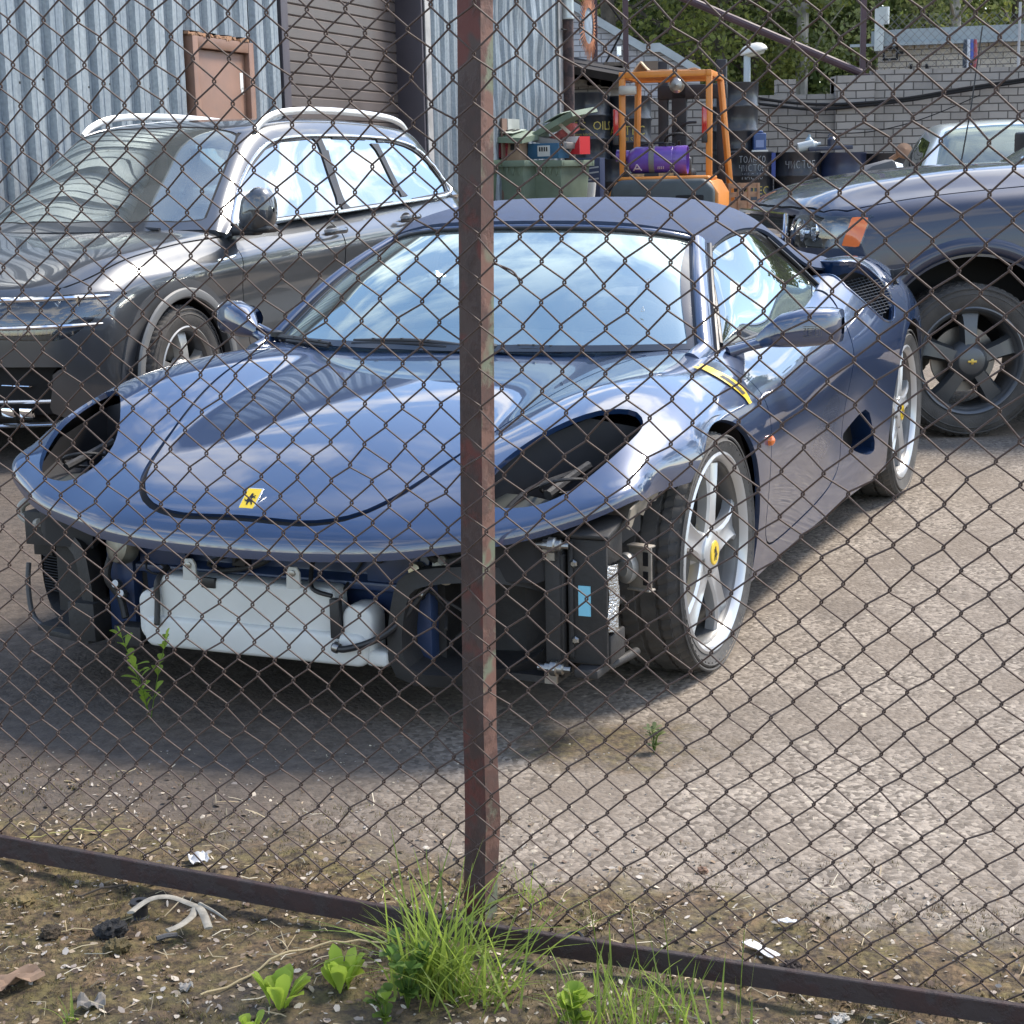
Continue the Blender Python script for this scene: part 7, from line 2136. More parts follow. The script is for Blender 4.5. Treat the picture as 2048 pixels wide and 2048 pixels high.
CY = {'Т': [[(0, 1), (.7, 1)], [(.35, 1), (.35, 0)]], 'О': [[(.35 + .33 * cos(a), .5 + .48 * sin(a)) for a in np.linspace(0, 6.3, 12)]], 'Л': [[(0, 0), (.15, .2), (.35, 1), (.7, 0)]], 'Ь': [[(.05, 1), (.05, 0), (.5, .05), (.6, .28), (.05, .5)]],
      'К': [[(.05, 1), (.05, 0)], [(.6, 1), (.05, .5), (.65, 0)]], 'Ч': [[(0, 1), (.05, .55), (.55, .55)], [(.6, 1), (.55, 0)]], 'И': [[(0, 1), (.05, 0), (.6, 1), (.6, 0)]], 'С': [[(.35 + .33 * cos(a), .5 + .48 * sin(a)) for a in np.linspace(.9, 5.4, 10)]],
      'Е': [[(.6, 1), (.05, 1), (.05, 0), (.65, 0)], [(.05, .5), (.5, .5)]], 'М': [[(0, 0), (.1, 1), (.35, .4), (.6, 1), (.7, 0)]], 'А': [[(0, 0), (.35, 1), (.7, 0)], [(.15, .4), (.55, .4)]]}
def cy(w): return [CY[c_] for c_ in w]
DY = 23.0
def dpos(px, Y, ytop, below=.88): p = at(px, ytop, Y); return (p[0], Y, p[2] - below)
oil_drum(dpos(1176, DY, 186), 'black drum lettered AZTEC OILS, upper tier beside the downpipe', words=[('AZTEC  OILS', .405, .155), ('premium lubricants', .335, .05)], off=-.30)
oil_drum(dpos(1258, DY + .1, 193), 'black drum lettered AZTEC, upper tier half behind the forklift guard leg', words=[('AZTEC', .385, .165), ('OILS', .30, .08)], off=-.18)
oil_drum(dpos(1228, DY - .1, 318), 'black drum on the lower tier left of the forklift', off=.1)
oil_drum(dpos(1146, DY + .15, 318), 'black drum on the lower tier hidden behind the bins', off=.1)
mann = thing('oil_carton', 'dark blue carton with pale stripes lettered MANN beside the bins', 'carton', dpos(1176, DY - 1.2, 316, .95), radians(-12))
k = MB(); k.box((0, 0, .475), (.36, .4, .95)); k.build('carton_body', plain('navy_carton', (.014, .025, .07), .5), mann, bevel=.006)
k = MB()
for z in (.82, .76, .68): k.box((0, -.2015, z), (.33, .003, .018), rot=Matrix.Rotation(-.12, 3, 'Y'))
k.build('stripe', plain('pale_stripe', (.35, .38, .42), .6), mann, smooth=0)
V, F = text_bits('MANN', .13); k = MB(); k.add([(x, -.2025, .36 + y) for x, y, _ in V], F); k.build('lettering', goldt, mann, smooth=0)
oil_drum(dpos(1470, 22.2, 166), 'black drum on top of the tall pair right of the forklift', grp='black oil drums stacked along the wall')
oil_drum(dpos(1470, 22.2, 297), 'black drum at the bottom of the tall pair right of the forklift')
DR = 22.0
oil_drum(dpos(1500, DR, 304), 'black drum with chalk writing ТОЛЬКО ЧИСТОЕ МАСЛО and gold AZTEC lettering below', chalklines=[(cy('ТОЛЬКО'), .75, .062), (cy('ЧИСТОЕ'), .645, .062), (cy('МАСЛО'), .545, .058)], words=[('AZTEC', .36, .145)], off=.0)
oil_drum(dpos(1594, DR + .02, 304), 'black drum with the single chalk word ЧИСТОЕ', chalklines=[(cy('ЧИСТОЕ'), .68, .072)], words=[('AZTEC', .36, .145)], off=.05)
oil_drum(dpos(1686, DR + .05, 305), 'dark blue drum without writing, third in the row right of the forklift', drumb)
oil_drum(dpos(1778, DR + .1, 306), 'black drum at the right end of the row before the silver saloon', drumm)
for px, ww in ((1500, 1),):
    pass
tp = thing('drum_band', 'bright blue tape hanging between the two chalked drums', 'tape', at(1547, 330, DR - .31)); k = MB(); k.box((0, 0, 0), (.05, .012, .30)); k.build('band', plain('blue_tape', (.02, .045, .22), .5), tp)
# things standing on the drums
p = at(1517, 304, DR); jc = thing('jerrycan', 'blue canister with a white cap standing on the chalked drum', 'canister', (p[0], DR - .05, p[2])); k = MB(); k.box((0, 0, .12), (.16, .13, .22)); k.box((0, 0, .245), (.10, .04, .03)); k.build('can', plain('blue_can', (.03, .07, .20), .4), jc, bevel=.03, bseg=3)
k = MB(); k.box((0, -.066, .10), (.10, .004, .09)); k.build('can_label', plain('can_label', (.20, .26, .45), .5), jc); k = MB(); k.box((0, 0, .012), (.20, .16, .024)); k.build('base_tray', M['white_plastic'], jc)
p = at(1616, 303, DR); wb_ = thing('water_bottle', 'clear plastic bottle and bag lying on the second chalked drum', 'bottle', (p[0], DR, p[2])); k = MB(); k.lathe([(0, -.14), (.06, -.13), (.065, .06), (.02, .12), (.018, .16), (0, .16)], 20, M=T(0, 0, .07) @ rotm('Y', 80)); k.build('bottle_body', plain('clear_plastic', (.42, .46, .47), .15, coat=.5), wb_)
k = MB(); k.lathe([(0, 0), (.055, .005), (.055, .14), (.02, .18), (.018, .21), (0, .21)], 18, M=T(.03, .1, .0)); k.build('second_bottle', plain('blue_tint_plastic', (.20, .28, .33), .15, coat=.5), wb_)
p = at(1640, 302, DR + .1); pl_ = thing('steel_plate', 'dark blue sheet lying across the drums', 'sheet', (p[0], DR + .1, p[2] + .03)); k = MB(); k.box((.1, 0, 0), (.55, .4, .05), rot=Matrix.Rotation(-.03, 3, 'Y')); k.build('sheet', drumb, pl_, bevel=.004)
p = at(1664, 285, DR + .2); cn = thing('canister', 'small blue round canister on the dark sheet', 'canister', (p[0], DR + .2, p[2] - .09)); k = MB(); k.lathe([(0, 0), (.06, 0), (.06, .13), (.03, .16), (0, .16)], 18); k.tube([Vector((.05 * cos(a), 0, .16 + .04 * sin(a))) for a in np.linspace(0, pi, 9)], .008, 5); k.build('can', drumb, cn)
p = at(1752, 330, 14.0); cv = thing('moulded_cover', 'small dark grey sloping plastic cover showing above the dark blue bonnet', 'cover', (p[0], 14.0, p[2] - .12)); k = MB(); k.prism([(-.24, 0), (-.06, .12), (.10, .16), (.13, .15), (.16, 0)], -.15, .15, 1); k.build('cover', M['grey_plastic'], cv, bevel=.03)
p = at(1808, 302, 20.5); tk_ = thing('rusty_cap', 'small round rusty cap showing between the drums and the saloon', 'cap', (p[0], 20.5, p[2])); k = MB(); k.lathe([(0, -.02), (.09, -.02), (.10, 0), (.09, .03), (0, .05)], 20, M=rotm('X', 60)); k.tube([(0, 0, 0), (-.15, .05, -.10)], .03); k.build('disc', plain('rust_brown', (.22, .13, .08), .8, var=.3), tk_)
# wooden crates right of the forklift
wood = plain('weathered_crate_wood', (.30, .20, .13), .8, var=.3, vscale=12)
for px, yt, lab in ((1478, 366, 'slatted brown wooden crate on top beside the forklift'), (1478, 408, 'slatted brown wooden crate underneath beside the forklift')):
    p = at(px, yt, 20.2); cr_ = thing('wooden_crate', lab, 'crate', (p[0], 20.2, p[2] - .26), radians(8), 'wooden crates beside the forklift')
    k = MB()
    for z in (.03, .13, .23):
        for y in (-.2, .2): k.box((0, y, z), (.36, .018, .055))
        for x in (-.18, .18): k.box((x, 0, z), (.018, .38, .055))
    for x in (-.17, -.06, .06, .17):
        for y in (-.215, .215): k.box((x, y, .13), (.03, .014, .26))
    k.box((0, 0, .01), (.34, .38, .015)); k.build('crate_frame', wood, cr_, smooth=0)
# ================================================================== chain link fence
fence = thing('chain_link_fence', 'rusty brown chain-link fence with one peeling red post and a rusty bottom rail', 'fence', tuple(r0 * .5 + r1 * .5))
fo = Vector(fence.location)
wire = rusty('rusty_wire', (.075, .050, .042), (.115, .066, .046), amount=.52, scale=30, rough=.7, dark=(.024, .018, .019), bump=.2)
k = MB(); rr = random.Random(21)
uN = F_N
n0, n1 = -4, 47
WR = .0016
jit = {}
def node(m, n):
    if (m, n) not in jit: jit[(m, n)] = (rr.gauss(0, .0021), rr.gauss(0, .0021))
    a, b_ = jit[(m, n)]
    return fpos(S0 + m * PA / 2 + a, -(n * PB_ / 2) + b_)
rail_n = {}
def rail_h(s):
    """h of the bottom rail's middle at s"""
    a_, b_ = r0, r1
    ta = (a_.x) / cos(PHI); tb = (b_.x) / cos(PHI); t = (s - ta) / (tb - ta)
    p = a_ * (1 - t) + b_ * t
    return (p.z - Z0 - ROWS * s) / cos(TILT)
for m in range(-8, 62):
    pts = []
    s_m = S0 + m * PA / 2
    hb = rail_h(s_m) + .004
    for n in range(n0, n1 + 8):
        mm = m if (n % 2 == m % 2) else m + 1
        p = node(mm, n)
        h = -(n * PB_ / 2)
        if h < hb - .01: break
        inside = 1 if mm == m else -1               # the two wires hook round each other at every node
        if pts:
            q = pts[-1]
        c = p + F_N * (.0018 * inside)
        e = F_U.normalized() * (.0030 * inside)
        up = fpos(0, 1) - fpos(0, 0)
        pts.append(c + e * .5 + up * .0042); pts.append(c - e * .55 + up * .0014); pts.append(c - e * .55 - up * .0014); pts.append(c + e * .5 - up * .0042)
    if len(pts) > 3: k.tube([p - fo for p in pts], WR, 6, cap=False)
# one wire snapped and curled
w0 = fhit(999, 531); k.tube([p - fo for p in [Vector(v) for v in curve([fhit(985, 527), fhit(1005, 533), fhit(1028, 545), fhit(1042, 570)], 6)]], WR, 6)
k.build('mesh', wire, fence, smooth=60)
# post: square tube behind the mesh, turned so two faces show
pm_ = rusty('peeling_red_post', (.13, .036, .030), (.085, .040, .034), amount=.52, scale=7, rough=.65, dark=(.028, .028, .030), paint2=(.075, .050, .046))
pm2 = rusty('peeling_green_grey_post', (.17, .19, .13), (.16, .060, .045), amount=.50, scale=9, rough=.7, dark=(.060, .055, .048), paint2=(.19, .10, .075))
def behind(px, py, dd): 
    d = Vector(raydir(px, py)); o = Vector((0, 0, H)); return o + d * ((F_O - F_N * dd - o).dot(F_N) / d.dot(F_N))
pts_l, pts_e, pts_r = [], [], []
rows = [(-60, 913, 960, 985), (0, 914, 961, 986), (300, 916, 962, 987), (700, 919, 962, 988), (1100, 922, 965, 990), (1450, 926, 967, 993), (1560, 929, 970, 997), (1640, 930, 972, 1001), (1700, 929, 971, 998), (1760, 928, 970, 995), (1900, 929, 970, 995)]
k = MB(); V1, V2 = [], []
G1_, G2_ = [], []
for py, a, e, c in rows:
    E_ = behind(e, py, .012); A_ = behind(a, py, .012 + .034); C_ = behind(c, py, .012 + .040)
    B_ = A_ + (C_ - E_)
    G1_.append([tuple(A_ - fo), tuple((A_ * .06 + E_ * .94) - fo), tuple(E_ - fo)]); G2_.append([tuple(E_ - fo), tuple((E_ * .9 + C_ * .1) - fo), tuple(C_ - fo), tuple(B_ - fo), tuple(A_ - fo)])
k.grid(G1_, 0); k.grid(G2_, 1)
k.build('post', [pm_, pm2], fence, smooth=30)
# bottom rail: angle iron
k = MB(); rm = rusty('rusty_rail', (.042, .030, .029), (.060, .028, .023), amount=.50, scale=14, rough=.75, dark=(.024, .018, .020), bump=.5)
TPX = [(-160, 1643, 1682), (955, 1846, 1887), (2210, 2036, 2079)]
G = []
for si in range(2):
    (xa1, ta1, ba1), (xb1, tb1, bb1) = TPX[si], TPX[si + 1]
    for i in range(24 + si):
        t = i / 24
        bt_ = Vector(gnd(xa1 + (xb1 - xa1) * t, ba1 + (bb1 - ba1) * t, .014)); d_ = Vector(raydir(xa1 + (xb1 - xa1) * t, ta1 + (tb1 - ta1) * t)); hn = Vector((F_N.x, F_N.y, 0)); o_ = Vector((0, 0, H)); tp_ = o_ + d_ * ((bt_ - o_).dot(hn) / d_.dot(hn))
        fr = F_N * (.004 + .0012 * mno.noise(Vector((t * 9 + si * 5, 0, 0))))
        G.append([tuple(tp_ - F_N * .006 - fo), tuple(bt_ - F_N * .003 - fo), tuple(bt_ + fr - fo), tuple(tp_ + fr - Vector((0, 0, .0015)) - fo), tuple(tp_ + fr * .6 - fo), tuple(tp_ - F_N * .006 - fo)])
k.grid(G); k.build('bottom_rail', rm, fence, smooth=30)

# ================================================================== weeds
grassm = leafmat('grass_blades', (.24, .34, .07), .4)
weedm = leafmat('weed_leaves', (.17, .27, .05), .3)
dandm = leafmat('dandelion_leaves', (.36, .50, .08), .25)
strawm = plain('dry_straw', (.45, .36, .20), .8, var=.3)
def G0(px, py): return Vector(gnd(px, py, .02))
def ggz(p): return Vector((p.x, p.y, ground_z(p.x, p.y)))
def blade(mb, p, a, L, w, lean, droop, seg=7):
    d = Vector((cos(a), sin(a), 0)); s_ = Vector((-sin(a), cos(a), 0)); V, F = [], []
    for i in range(seg + 1):
        t = i / seg
        c = p + d * (L * (lean * t + droop * t * t * .8)) + Vector((0, 0, L * (t - droop * .62 * t * t)))
        ww = w * (1 - t ** 2.2) * .5 + .0003
        V += [c - s_ * ww, c + Vector((0, 0, -ww * .35)), c + s_ * ww]
    for i in range(seg):
        for j in (0, 1): F.append((i * 3 + j, i * 3 + j + 1, i * 3 + j + 4, i * 3 + j + 3))
    mb.add(V, F)
def tuft(name, label, px, py, n, L, spread, seed, lean=(.05, .5), wd=.004, mat=None):
    p = ggz(G0(px, py)); t = thing(name, label, 'grass', tuple(p)); rr = random.Random(seed); k = MB()
    for i in range(n):
        a = rr.uniform(0, 2 * pi); q = Vector((rr.gauss(0, spread), rr.gauss(0, spread), -.004)); l_ = L * rr.uniform(.45, 1.0)
        blade(k, q, a, l_, wd * rr.uniform(.6, 1.2), rr.uniform(*lean), rr.uniform(.1, .9) if rr.random() < .6 else rr.uniform(.0, .3))
    k.build('blades', mat or grassm, t, smooth=60); return t
tuft('grass_tuft', 'tall bright green grass tuft at the foot of the fence post', 868, 1965, 120, .26, .026, 1, (.02, .45), .0052)
tuft('grass_tuft', 'low spreading grass right of the tall tuft in front of the rail', 960, 1985, 70, .20, .03, 2, (.25, .9), .0038)
tuft('grass_tuft', 'short yellow-green grass clump by the bottom edge left of the seed heads', 1215, 2030, 90, .13, .05, 3, (.05, .5), .003)
tuft('grass_tuft', 'sparse short grass near the bottom edge below the rail', 1330, 2035, 60, .11, .06, 4, (.05, .6), .003)
tuft('grass_sprig', 'single short grass sprig left of the dandelions in the litter', 136, 2020, 9, .075, .006, 5, (.0, .25), .005)
tuft('grass_sprig', 'thin grass sprigs just behind the rail right of the post', 1070, 1790, 16, .10, .015, 6, (.05, .4), .002)
def leaf(mb, p, a, L, w, up, curl, wav=.0, seed=0):
    d = Vector((cos(a), sin(a), 0)); s_ = Vector((-sin(a), cos(a), 0)); V, F = [], []; n_ = 9
    for i in range(n_ + 1):
        t = i / n_; c = p + d * (L * (t * (1 - up) + .25 * curl * t * t)) + Vector((0, 0, L * (up * t - curl * .35 * t * t)))
        ww = w * (.10 + .9 * (sin(pi * min(1, t ** 1.5 * 1.02)) ** .75)) * .5 * (1 + wav * (i % 2))
        if i == n_: ww = .0006
        V += [c - s_ * ww + Vector((0, 0, ww * .35)), c, c + s_ * ww + Vector((0, 0, ww * .35))]
    for i in range(n_):
        for j in (0, 1): F.append((i * 3 + j, i * 3 + j + 1, i * 3 + j + 4, i * 3 + j + 3))
    mb.add(V, F)
def rosette(name, label, px, py, leaves, mat, cat='weed'):
    p = ggz(G0(px, py)); t = thing(name, label, cat, tuple(p))
    for (ox, oy, a, L, w, up, curl) in leaves:
        k = MB(); leaf(k, Vector((ox, oy, -.003)), radians(a), L, w, up, curl, .12); k.build('leaf', mat, t, smooth=60)
    return t
def rleaves(seed, n_, L, w):
    rr = random.Random(seed); out = []
    for i in range(n_):
        a = i * 137.5 + rr.uniform(-25, 25); up = rr.choice([.95, .9, .85, .8, .65]); q = rr.uniform(.002, .016)
        out.append((q * cos(radians(a)), q * sin(radians(a)), a, L * rr.uniform(.55, 1.0), w * rr.uniform(.7, 1.1), up, rr.uniform(.15, .7)))
    return out
rosette('dandelion', 'bright green dandelion rosette, left and larger of the two in front of the rail', 560, 1988, rleaves(3, 13, .112, .031), dandm)
rosette('dandelion', 'bright green dandelion rosette, right and denser of the two in front of the rail', 680, 1955, rleaves(5, 15, .100, .030), dandm)
rosette('dandelion', 'small dandelion seedling at the bottom edge below the larger rosettes', 500, 2035, rleaves(8, 7, .055, .020), dandm)
def herb(name, label, px, py, stems, mat, seed, L=.10, lf=.03, lw=.4, pairs=5):
    p = ggz(G0(px, py)); t = thing(name, label, 'weed', tuple(p)); rr = random.Random(seed); ks, kl = MB(), MB()
    for i in range(stems):
        a = rr.uniform(0, 2 * pi); tip = Vector((cos(a) * L * .28, sin(a) * L * .28, L * rr.uniform(.7, 1.05))); mid = tip * .5 + Vector((0, 0, .01))
        q = [Vector(v) for v in curve([(0, 0, -.005), mid, tip], 6)]; ks.tube(q, [.0016 - .0009 * j / len(q) for j in range(len(q))], 5)
        for j in range(pairs):
            u = .25 + .75 * j / max(1, pairs - 1); c = q[min(len(q) - 1, int(u * (len(q) - 1)))]; a2 = rr.uniform(0, pi)
            for s2 in (0, pi): leaf(kl, c, a2 + s2, lf * rr.uniform(.7, 1.15), lf * lw, rr.uniform(.3, .75), .5, 0)
        leaf(kl, tip, a, lf * .8, lf * lw, .8, .2)
    ks.build('stem', weedm, t); kl.build('foliage', mat, t, smooth=60); return t
herb('weed', 'leafy green weed growing on the ground in front of the white tank', 300, 1424, 3, dandm, 2, .20, .055, .32, 6)
herb('weed', 'soft lobed herb at the foot of the tall grass tuft', 815, 2000, 7, leafmat('herb_leaves', (.12, .22, .055), .3), 5, .10, .032, .6, 4)
herb('weed', 'small herb between the dandelions and the grass tuft', 770, 2030, 4, weedm, 6, .05, .03, .6, 3)
herb('weed', 'tiny pale weed on the yard right of the post before the front wheel', 1308, 1490, 5, leafmat('pale_weed', (.22, .27, .13), .25), 8, .05, .03, .35, 3)
herb('weed', 'broad-leaved weed among the short grass at the bottom edge', 1150, 2040, 5, dandm, 9, .05, .035, .6, 3)
def seedhead(label, px, py, L, seed):
    p = ggz(G0(px, py)); t = thing('grass_seed_head', label, 'grass', tuple(p), 0, 'grass seed heads in front of the rail'); rr = random.Random(seed); k = MB()
    q = [Vector(v) for v in curve([(0, 0, 0), (rr.uniform(-.01, .01), 0, L * .5), (rr.uniform(-.03, .03), rr.uniform(-.02, .02), L)], 6)]; k.tube(q, .0008, 4); k.build('stem', grassm, t)
    k = MB()
    for j in range(9, len(q)):
        for s2 in range(2):
            a = rr.uniform(0, 2 * pi); c = q[j]; e = c + Vector((cos(a) * .016, sin(a) * .016, .010)); k.tube([c, e], .0004, 3); k.lathe([(0, -.003), (.0014, 0), (0, .003)], 5, M=T(*e))
    k.build('spikelets', strawm, t)
for i, (px, py, L) in enumerate(((1195, 2010, .20), (1290, 2012, .19), (1350, 2015, .17), (1480, 2030, .16))):
    seedhead(('tallest feathery grass seed head, left of the four by the rail', 'slender grass seed head, second from the left by the rail', 'grass seed head bending right, third from the left by the rail', 'short grass seed head furthest right by the rail')[i], px, py, L, 30 + i)

# ================================================================== litter
p = ggz(G0(279, 1806)); bs = thing('rubber_bushing', 'small black rubber bushing with a hole standing on the soil', 'bushing', tuple(p)); k = MB()
k.lathe([(.007, .031), (.018, .031), (.0185, .026), (.0145, .022), (.0145, .004), (.0175, 0), (.007, 0), (.007, .031)], 28); k.build('ring', M['black_plastic'], bs)
p = ggz(G0(330, 1840)); lp_ = thing('strap_loop', 'worn pale grey strap lying in a loop in the litter', 'strap', tuple(p))
k = MB(); pts = [G0(*q) for q in ((418, 1868), (405, 1838), (392, 1822), (372, 1812), (340, 1808), (300, 1813), (270, 1826), (262, 1835))]; q = [Vector(v) - p + Vector((0, 0, .011 + .004 * sin(i * .35))) for i, v in enumerate(curve(pts, 5))]
k.tube(q, .0075, 8, flat=.35); q = [Vector(v) - p + Vector((0, 0, .010)) for v in curve([G0(*v) for v in ((392, 1826), (385, 1842), (360, 1862), (335, 1872))], 5)]; k.tube(q, .0075, 8, flat=.4); k.tube([Vector(v) - p + Vector((0, 0, .014)) for v in curve([G0(*v) for v in ((400, 1822), (430, 1838), (455, 1855))], 4)], [.004 - .0003 * i for i in range(9)], 5)
k.build('band', plain('grey_strap_web', (.26, .24, .20), .8, var=.3, vscale=60), lp_)
def lump(name, label, cat, px, py, r, mat, seed, sq=.6):
    p = ggz(G0(px, py)); t = thing(name, label, cat, tuple(p)); k = MB(); G = []
    for i in range(15):
        th = pi * i / 14; G.append([]) 
        for j in range(25):
            ph = 2 * pi * j / 24; d = Vector((sin(th) * cos(ph), sin(th) * sin(ph), cos(th))); rr_ = r * (1 + .45 * mno.noise(d * 2.3 + Vector((seed, 0, 0))) + .3 * mno.noise(d * 6 + Vector((0, seed, 0)))); G[-1].append((d.x * rr_, d.y * rr_, r * sq * .7 + d.z * rr_ * sq))
    k.grid(G); k.build('clump', mat, t, smooth=30); return t
lump('charred_clump', 'charred black clump at the end of the strap loop', 'clump', 222, 1848, .028, plain('charred_black', (.010, .010, .011), .85, bump=.8, bscale=120), 1)
lump('moss_clump', 'dark brown moss clump left of the charred clump', 'moss', 100, 1852, .018, plain('brown_moss', (.05, .035, .02), .9, bump=.8, bscale=150, var=.4), 2)
lump('moss_clump', 'small brown moss clump in front of the strap loop', 'moss', 232, 1880, .022, plain('olive_moss', (.085, .065, .025), .9, bump=.8, bscale=150, var=.4), 3)
lump('dark_cone', 'dark round fir cone behind the rail at right', 'cone', 1583, 1918, .017, plain('dark_cone', (.035, .026, .024), .9, bump=1, bscale=160), 4, .8)
lump('moss_clump', 'olive moss tuft on the soil at the left edge', 'moss', 45, 1782, .020, plain('straw_moss', (.17, .125, .05), .9, bump=.8, bscale=150, var=.4), 6, .4)
lump('brown_stone', 'brown pebble on the asphalt right of the post', 'stone', 1405, 1722, .010, plain('brown_stone', (.17, .10, .065), .8, var=.2), 5, .7)
lump('grey_stone', 'pale rounded pebble by the litter at lower right', 'stone', 1672, 2030, .009, plain('pale_stone', (.40, .38, .34), .8, var=.2), 7, .7)
lump('grey_stone', 'pale pebble right beside another in front of the rail', 'stone', 1688, 2022, .008, plain('pale_stone', (.40, .38, .34), .8, var=.2), 8, .7)
def scrap(name, label, cat, px, py, w, h, rz, mat, seed, lift=.008, crump=.006):
    p = ggz(G0(px, py)); t = thing(name, label, cat, tuple(p), rz); k = MB()
    k.grid([[(w * (u - .5), h * (v - .5), lift + crump * mno.noise(Vector((u * 3, v * 3, seed))) + crump * .5 * mno.noise(Vector((u * 8, v * 8, seed)))) for u in np.linspace(0, 1, 9)] for v in np.linspace(0, 1, 9)]); k.build('sheet', mat, t, solid=.0012, smooth=30); return t
wp = plain('white_scrap', (.66, .66, .66), .6, var=.1, vscale=40)
scrap('paper_scrap', 'crumpled white tissue on the soil behind the rail at left', 'litter', 396, 1708, .036, .030, .4, wp, 1, .012, .022)
scrap('plastic_strip', 'white plastic strip leaning in the moss behind the rail', 'litter', 1522, 1888, .020, .075, .6, wp, 2, .010, .004)
scrap('plastic_scrap', 'short curved white plastic piece on the moss edge', 'litter', 1575, 1836, .034, .012, -.1, wp, 3, .008, .006)
scrap('dry_leaf', 'large curled brown leaf at the left edge', 'leaf', 22, 1950, .10, .05, .6, plain('brown_leaf', (.20, .13, .085), .8, var=.3, vscale=30), 4, .016, .02)
scrap('dry_leaf', 'crumpled grey leaf right of the grass sprig', 'leaf', 182, 1995, .045, .035, .2, plain('grey_leaf', (.19, .17, .15), .8, var=.3, vscale=30), 5, .012, .02)
scrap('dry_leaf', 'rounded grey leaf in the litter left of the dandelions', 'leaf', 372, 1958, .022, .020, .2, plain('grey_leaf', (.28, .26, .23), .8, var=.3, vscale=30), 6, .010, .01)
def rod(name, label, cat, pts, r, mat, z=.006):
    q = [Vector(v) for v in curve([G0(*v) for v in pts], 6)]; p = q[0]; t = thing(name, label, cat, tuple(p)); k = MB(); k.tube([Vector((v.x, v.y, ground_z(v.x, v.y) + z + r)) - p for v in q], r, 6); k.build('stalk', mat, t); return t
rod('straw', 'long pale straw lying on the soil at the left edge above the rail', 'straw', [(0, 1662), (80, 1656), (160, 1652), (262, 1650)], .0012, plain('yellow_straw', (.50, .45, .16), .7))
rod('twig', 'dry twig lying from the dandelions towards the grass', 'twig', [(400, 1972), (520, 1925), (640, 1885), (780, 1862)], .0018, strawm)
rod('twig', 'thin pale twig behind the charred clump', 'twig', [(90, 1850), (180, 1838), (260, 1812), (300, 1798)], .0012, strawm)
rod('twig', 'dark thin stick beside the white tissue', 'twig', [(305, 1724), (350, 1721), (384, 1718)], .0014, M['gap'])
rod('twig', 'dark stick on the soil just above the bushing', 'twig', [(148, 1782), (200, 1768), (255, 1762)], .002, plain('dark_twig', (.05, .04, .03), .9))
rod('pipe_offcut', 'grey tube offcut inside the strap loop', 'tube', [(312, 1858), (352, 1848)], .005, M['grey_plastic'])
rod('rubber_strip', 'black curved rubber strip behind the rail right of the post', 'strip', [(1118, 1862), (1140, 1848), (1162, 1856), (1172, 1872)], .003, M['black_plastic'])
# uncountable litter: flakes of leaf and wood along the fence, stones on the asphalt
rg = random.Random(77)
def scatter(name, n, cols, size, region, kind='flat', zoff=.001):
    mats = [plain(name + '_tone', c_, .85) for c_ in cols]; k = MB()
    c = 0
    while c < n:
        x, y = rg.uniform(-1.35, 1.5), rg.uniform(1.7, 3.9); d = fdist(x, y)
        if rg.random() > region(x, y, d): continue
        c += 1; s_ = rg.uniform(*size); a = rg.uniform(0, 2 * pi); z = ground_z(x, y) + zoff + .3 * s_ * rg.random(); m_ = rg.randrange(len(cols))
        R = Matrix.Rotation(a, 3, 'Z') @ Matrix.Rotation(rg.gauss(0, .45), 3, 'X') @ Matrix.Rotation(rg.gauss(0, .35), 3, 'Y'); P0 = Vector((x, y, z))
        if kind == 'flat':
            w = s_ * rg.uniform(.25, .8); cv_ = rg.uniform(-.25, .35) * s_
            V = [P0 + R @ Vector(q) for q in ((-s_, -w * .3, 0), (-s_ * .3, -w, cv_ * .5), (s_ * .5, -w * .7, cv_), (s_, 0, cv_ * .2), (s_ * .4, w * .8, cv_), (-s_ * .5, w * .7, cv_ * .3))]
            k.add(V, [(0, 1, 5), (1, 2, 4, 5), (2, 3, 4)], m_)
        elif kind == 'straw':
            L_s = s_ * 3; b_ = rg.uniform(-.3, .3) * L_s; k.tube([P0 - R @ Vector((L_s / 2, 0, 0)), P0 + R @ Vector((0, b_, .003)), P0 + R @ Vector((L_s / 2, 0, 0))], rg.uniform(.0005, .0012), 3, m_)
        elif kind == 'moss':
            for q in range(7):
                e = Vector((rg.gauss(0, s_), rg.gauss(0, s_), 0)); h_ = s_ * rg.uniform(.5, 1.3); b0 = P0 + e; t_ = b0 + Vector((rg.gauss(0, s_ * .4), rg.gauss(0, s_ * .4), h_)); w_ = Vector((rg.gauss(0, 1), rg.gauss(0, 1), 0)).normalized() * s_ * .14
                k.add([b0 - w_, b0 + w_, t_], [(0, 1, 2)], m_)
        else:
            V = [P0 + R @ Vector(q) * s_ for q in ((-1, -.6, 0), (.2, -.9, 0), (1, -.1, 0), (.5, .8, 0), (-.7, .7, 0), (-.4, -.2, .55), (.4, .1, .6))]
            k.add(V, [(0, 1, 5), (1, 2, 6), (2, 3, 6), (3, 4, 5), (4, 0, 5), (1, 6, 5), (3, 5, 6)], m_)
    o = k.build(name, mats, smooth=0); return o
near = lambda x, y, d: max(0, min(1, (.55 - d) / .5)) if d < .55 else 0
lt = scatter('leaf_litter', 9000, ((.22, .155, .10), (.34, .27, .19), (.50, .43, .34), (.13, .09, .065), (.30, .25, .21), (.42, .38, .33), (.18, .135, .09)), (.0020, .0090), lambda x, y, d: .12 + near(x, y, d) if d < .5 else .0); tag(lt, 'dry leaf flakes and bark scraps along the fence', kind='stuff')
st_ = scatter('dry_straw_litter', 900, ((.46, .38, .24), (.36, .28, .17), (.52, .47, .36)), (.006, .022), lambda x, y, d: near(x, y, d), 'straw', .003); tag(st_, 'broken dry straw along the fence', kind='stuff')
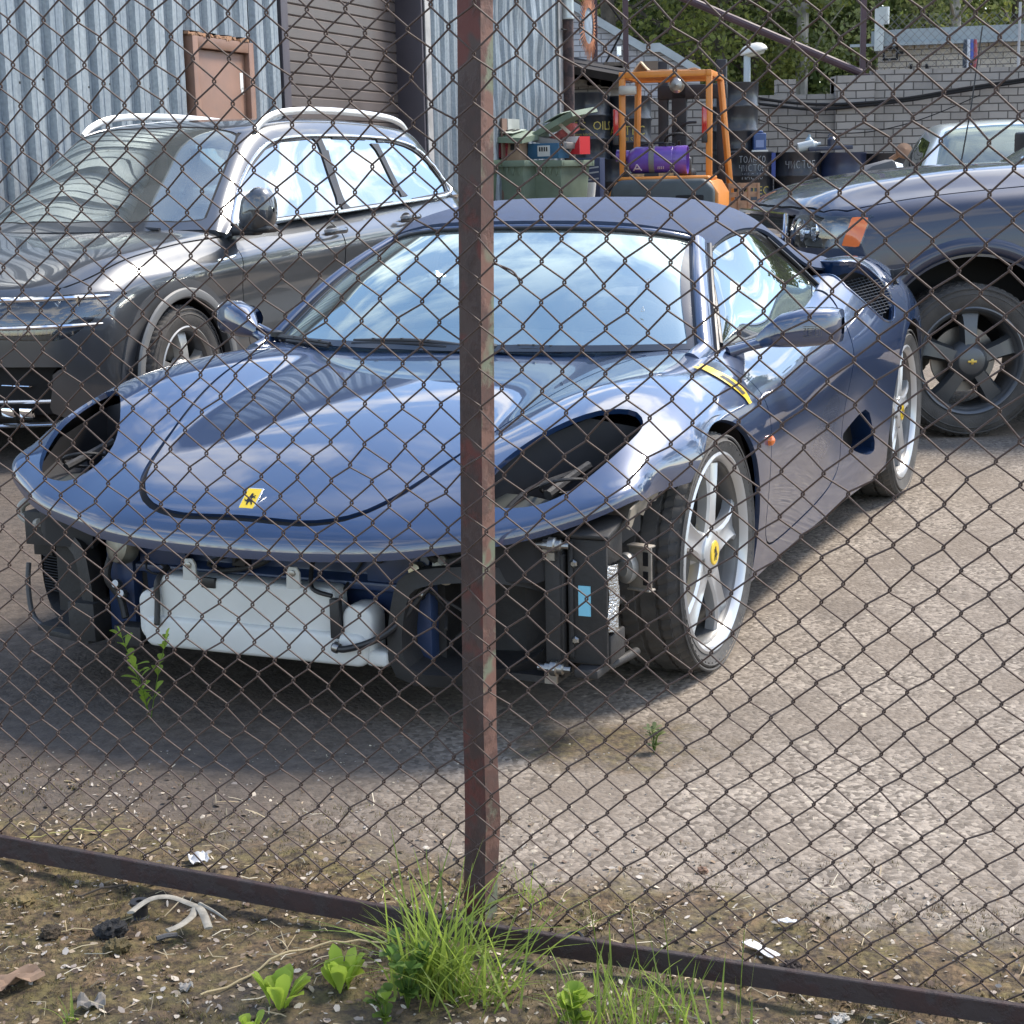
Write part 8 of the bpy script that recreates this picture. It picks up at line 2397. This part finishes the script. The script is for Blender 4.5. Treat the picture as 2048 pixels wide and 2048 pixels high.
ms = scatter('moss', 8500, ((.16, .130, .045), (.20, .150, .068), (.17, .110, .055), (.12, .110, .04)), (.004, .009), lambda x, y, d: (near(x, y, d) * max(0, .5 + 1.6 * mno.noise(Vector((x * 4.2, y * 4.2, 3))))) if d < .6 else 0, 'moss', -.001); tag(ms, 'low olive and rust coloured moss', kind='stuff')
gv = scatter('gravel', 2200, ((.34, .31, .27), (.26, .235, .20), (.46, .40, .29), (.19, .17, .155)), (.0014, .0034), lambda x, y, d: .9 if d > .1 else .35, 'stone', -.0006); tag(gv, 'small loose stones on the worn asphalt', kind='stuff')
# ================================================================== pieces of one kind each become a part of their own
def split_pieces(o, most=14):
    me = o.data
    n = len(me.vertices)
    if n > 60000: return
    par = list(range(n))
    def find(a):
        while par[a] != a:
            par[a] = par[par[a]]; a = par[a]
        return a
    for e in me.edges:
        a, b = find(e.vertices[0]), find(e.vertices[1])
        if a != b: par[a] = b
    co = np.empty(n * 3); me.vertices.foreach_get('co', co); co = co.reshape(-1, 3)
    lab = np.array([find(i) for i in range(n)])
    ids = list(dict.fromkeys(lab.tolist()))
    if len(ids) < 2 or len(ids) > 400: return
    bb = [(co[lab == i].min(0) - .006, co[lab == i].max(0) + .006) for i in ids]
    cl = list(range(len(ids)))
    def f2(a):
        while cl[a] != a: a = cl[a]
        return a
    for i in range(len(ids)):
        for j in range(i):
            if (bb[i][0] <= bb[j][1]).all() and (bb[j][0] <= bb[i][1]).all():
                a, b = f2(i), f2(j)
                if a != b: cl[a] = b
    roots = list(dict.fromkeys(f2(i) for i in range(len(ids))))
    if len(roots) < 2 or len(roots) > most: return
    g_of = {ids[i]: roots.index(f2(i)) for i in range(len(ids))}
    gv = np.array([g_of[x] for x in lab.tolist()])
    for g in range(1, len(roots)):
        c = o.copy(); c.data = me.copy(); C.objects.link(c)
        bm = bmesh.new(); bm.from_mesh(c.data); bm.verts.ensure_lookup_table()
        bmesh.ops.delete(bm, geom=[bm.verts[i] for i in np.nonzero(gv != g)[0]], context='VERTS'); bm.to_mesh(c.data); bm.free()
    bm = bmesh.new(); bm.from_mesh(me); bm.verts.ensure_lookup_table()
    bmesh.ops.delete(bm, geom=[bm.verts[i] for i in np.nonzero(gv != 0)[0]], context='VERTS'); bm.to_mesh(me); bm.free()
KEEP = ('lettering', 'emblem', 'crown', 'trunk', 'foliage', 'wall', 'tyre', 'etching', 'blades', 'grille_mesh', 'wall_screw', 'spikelets', 'foam_bead', 'label_print', 'broken_brick', 'body', 'door', 'bonnet', 'roof', 'spokes', 'mesh', 'lid_slot', 'stem')
for o in list(S.objects):
    if o.type == 'MESH' and o.parent is not None and o.name.split('.')[0] != 'rim' and not any(o.name.split('.')[0].endswith(q) for q in KEEP) and o.data.users == 1 and not [c for c in bpy.data.objects if c.parent == o]:
        split_pieces(o)
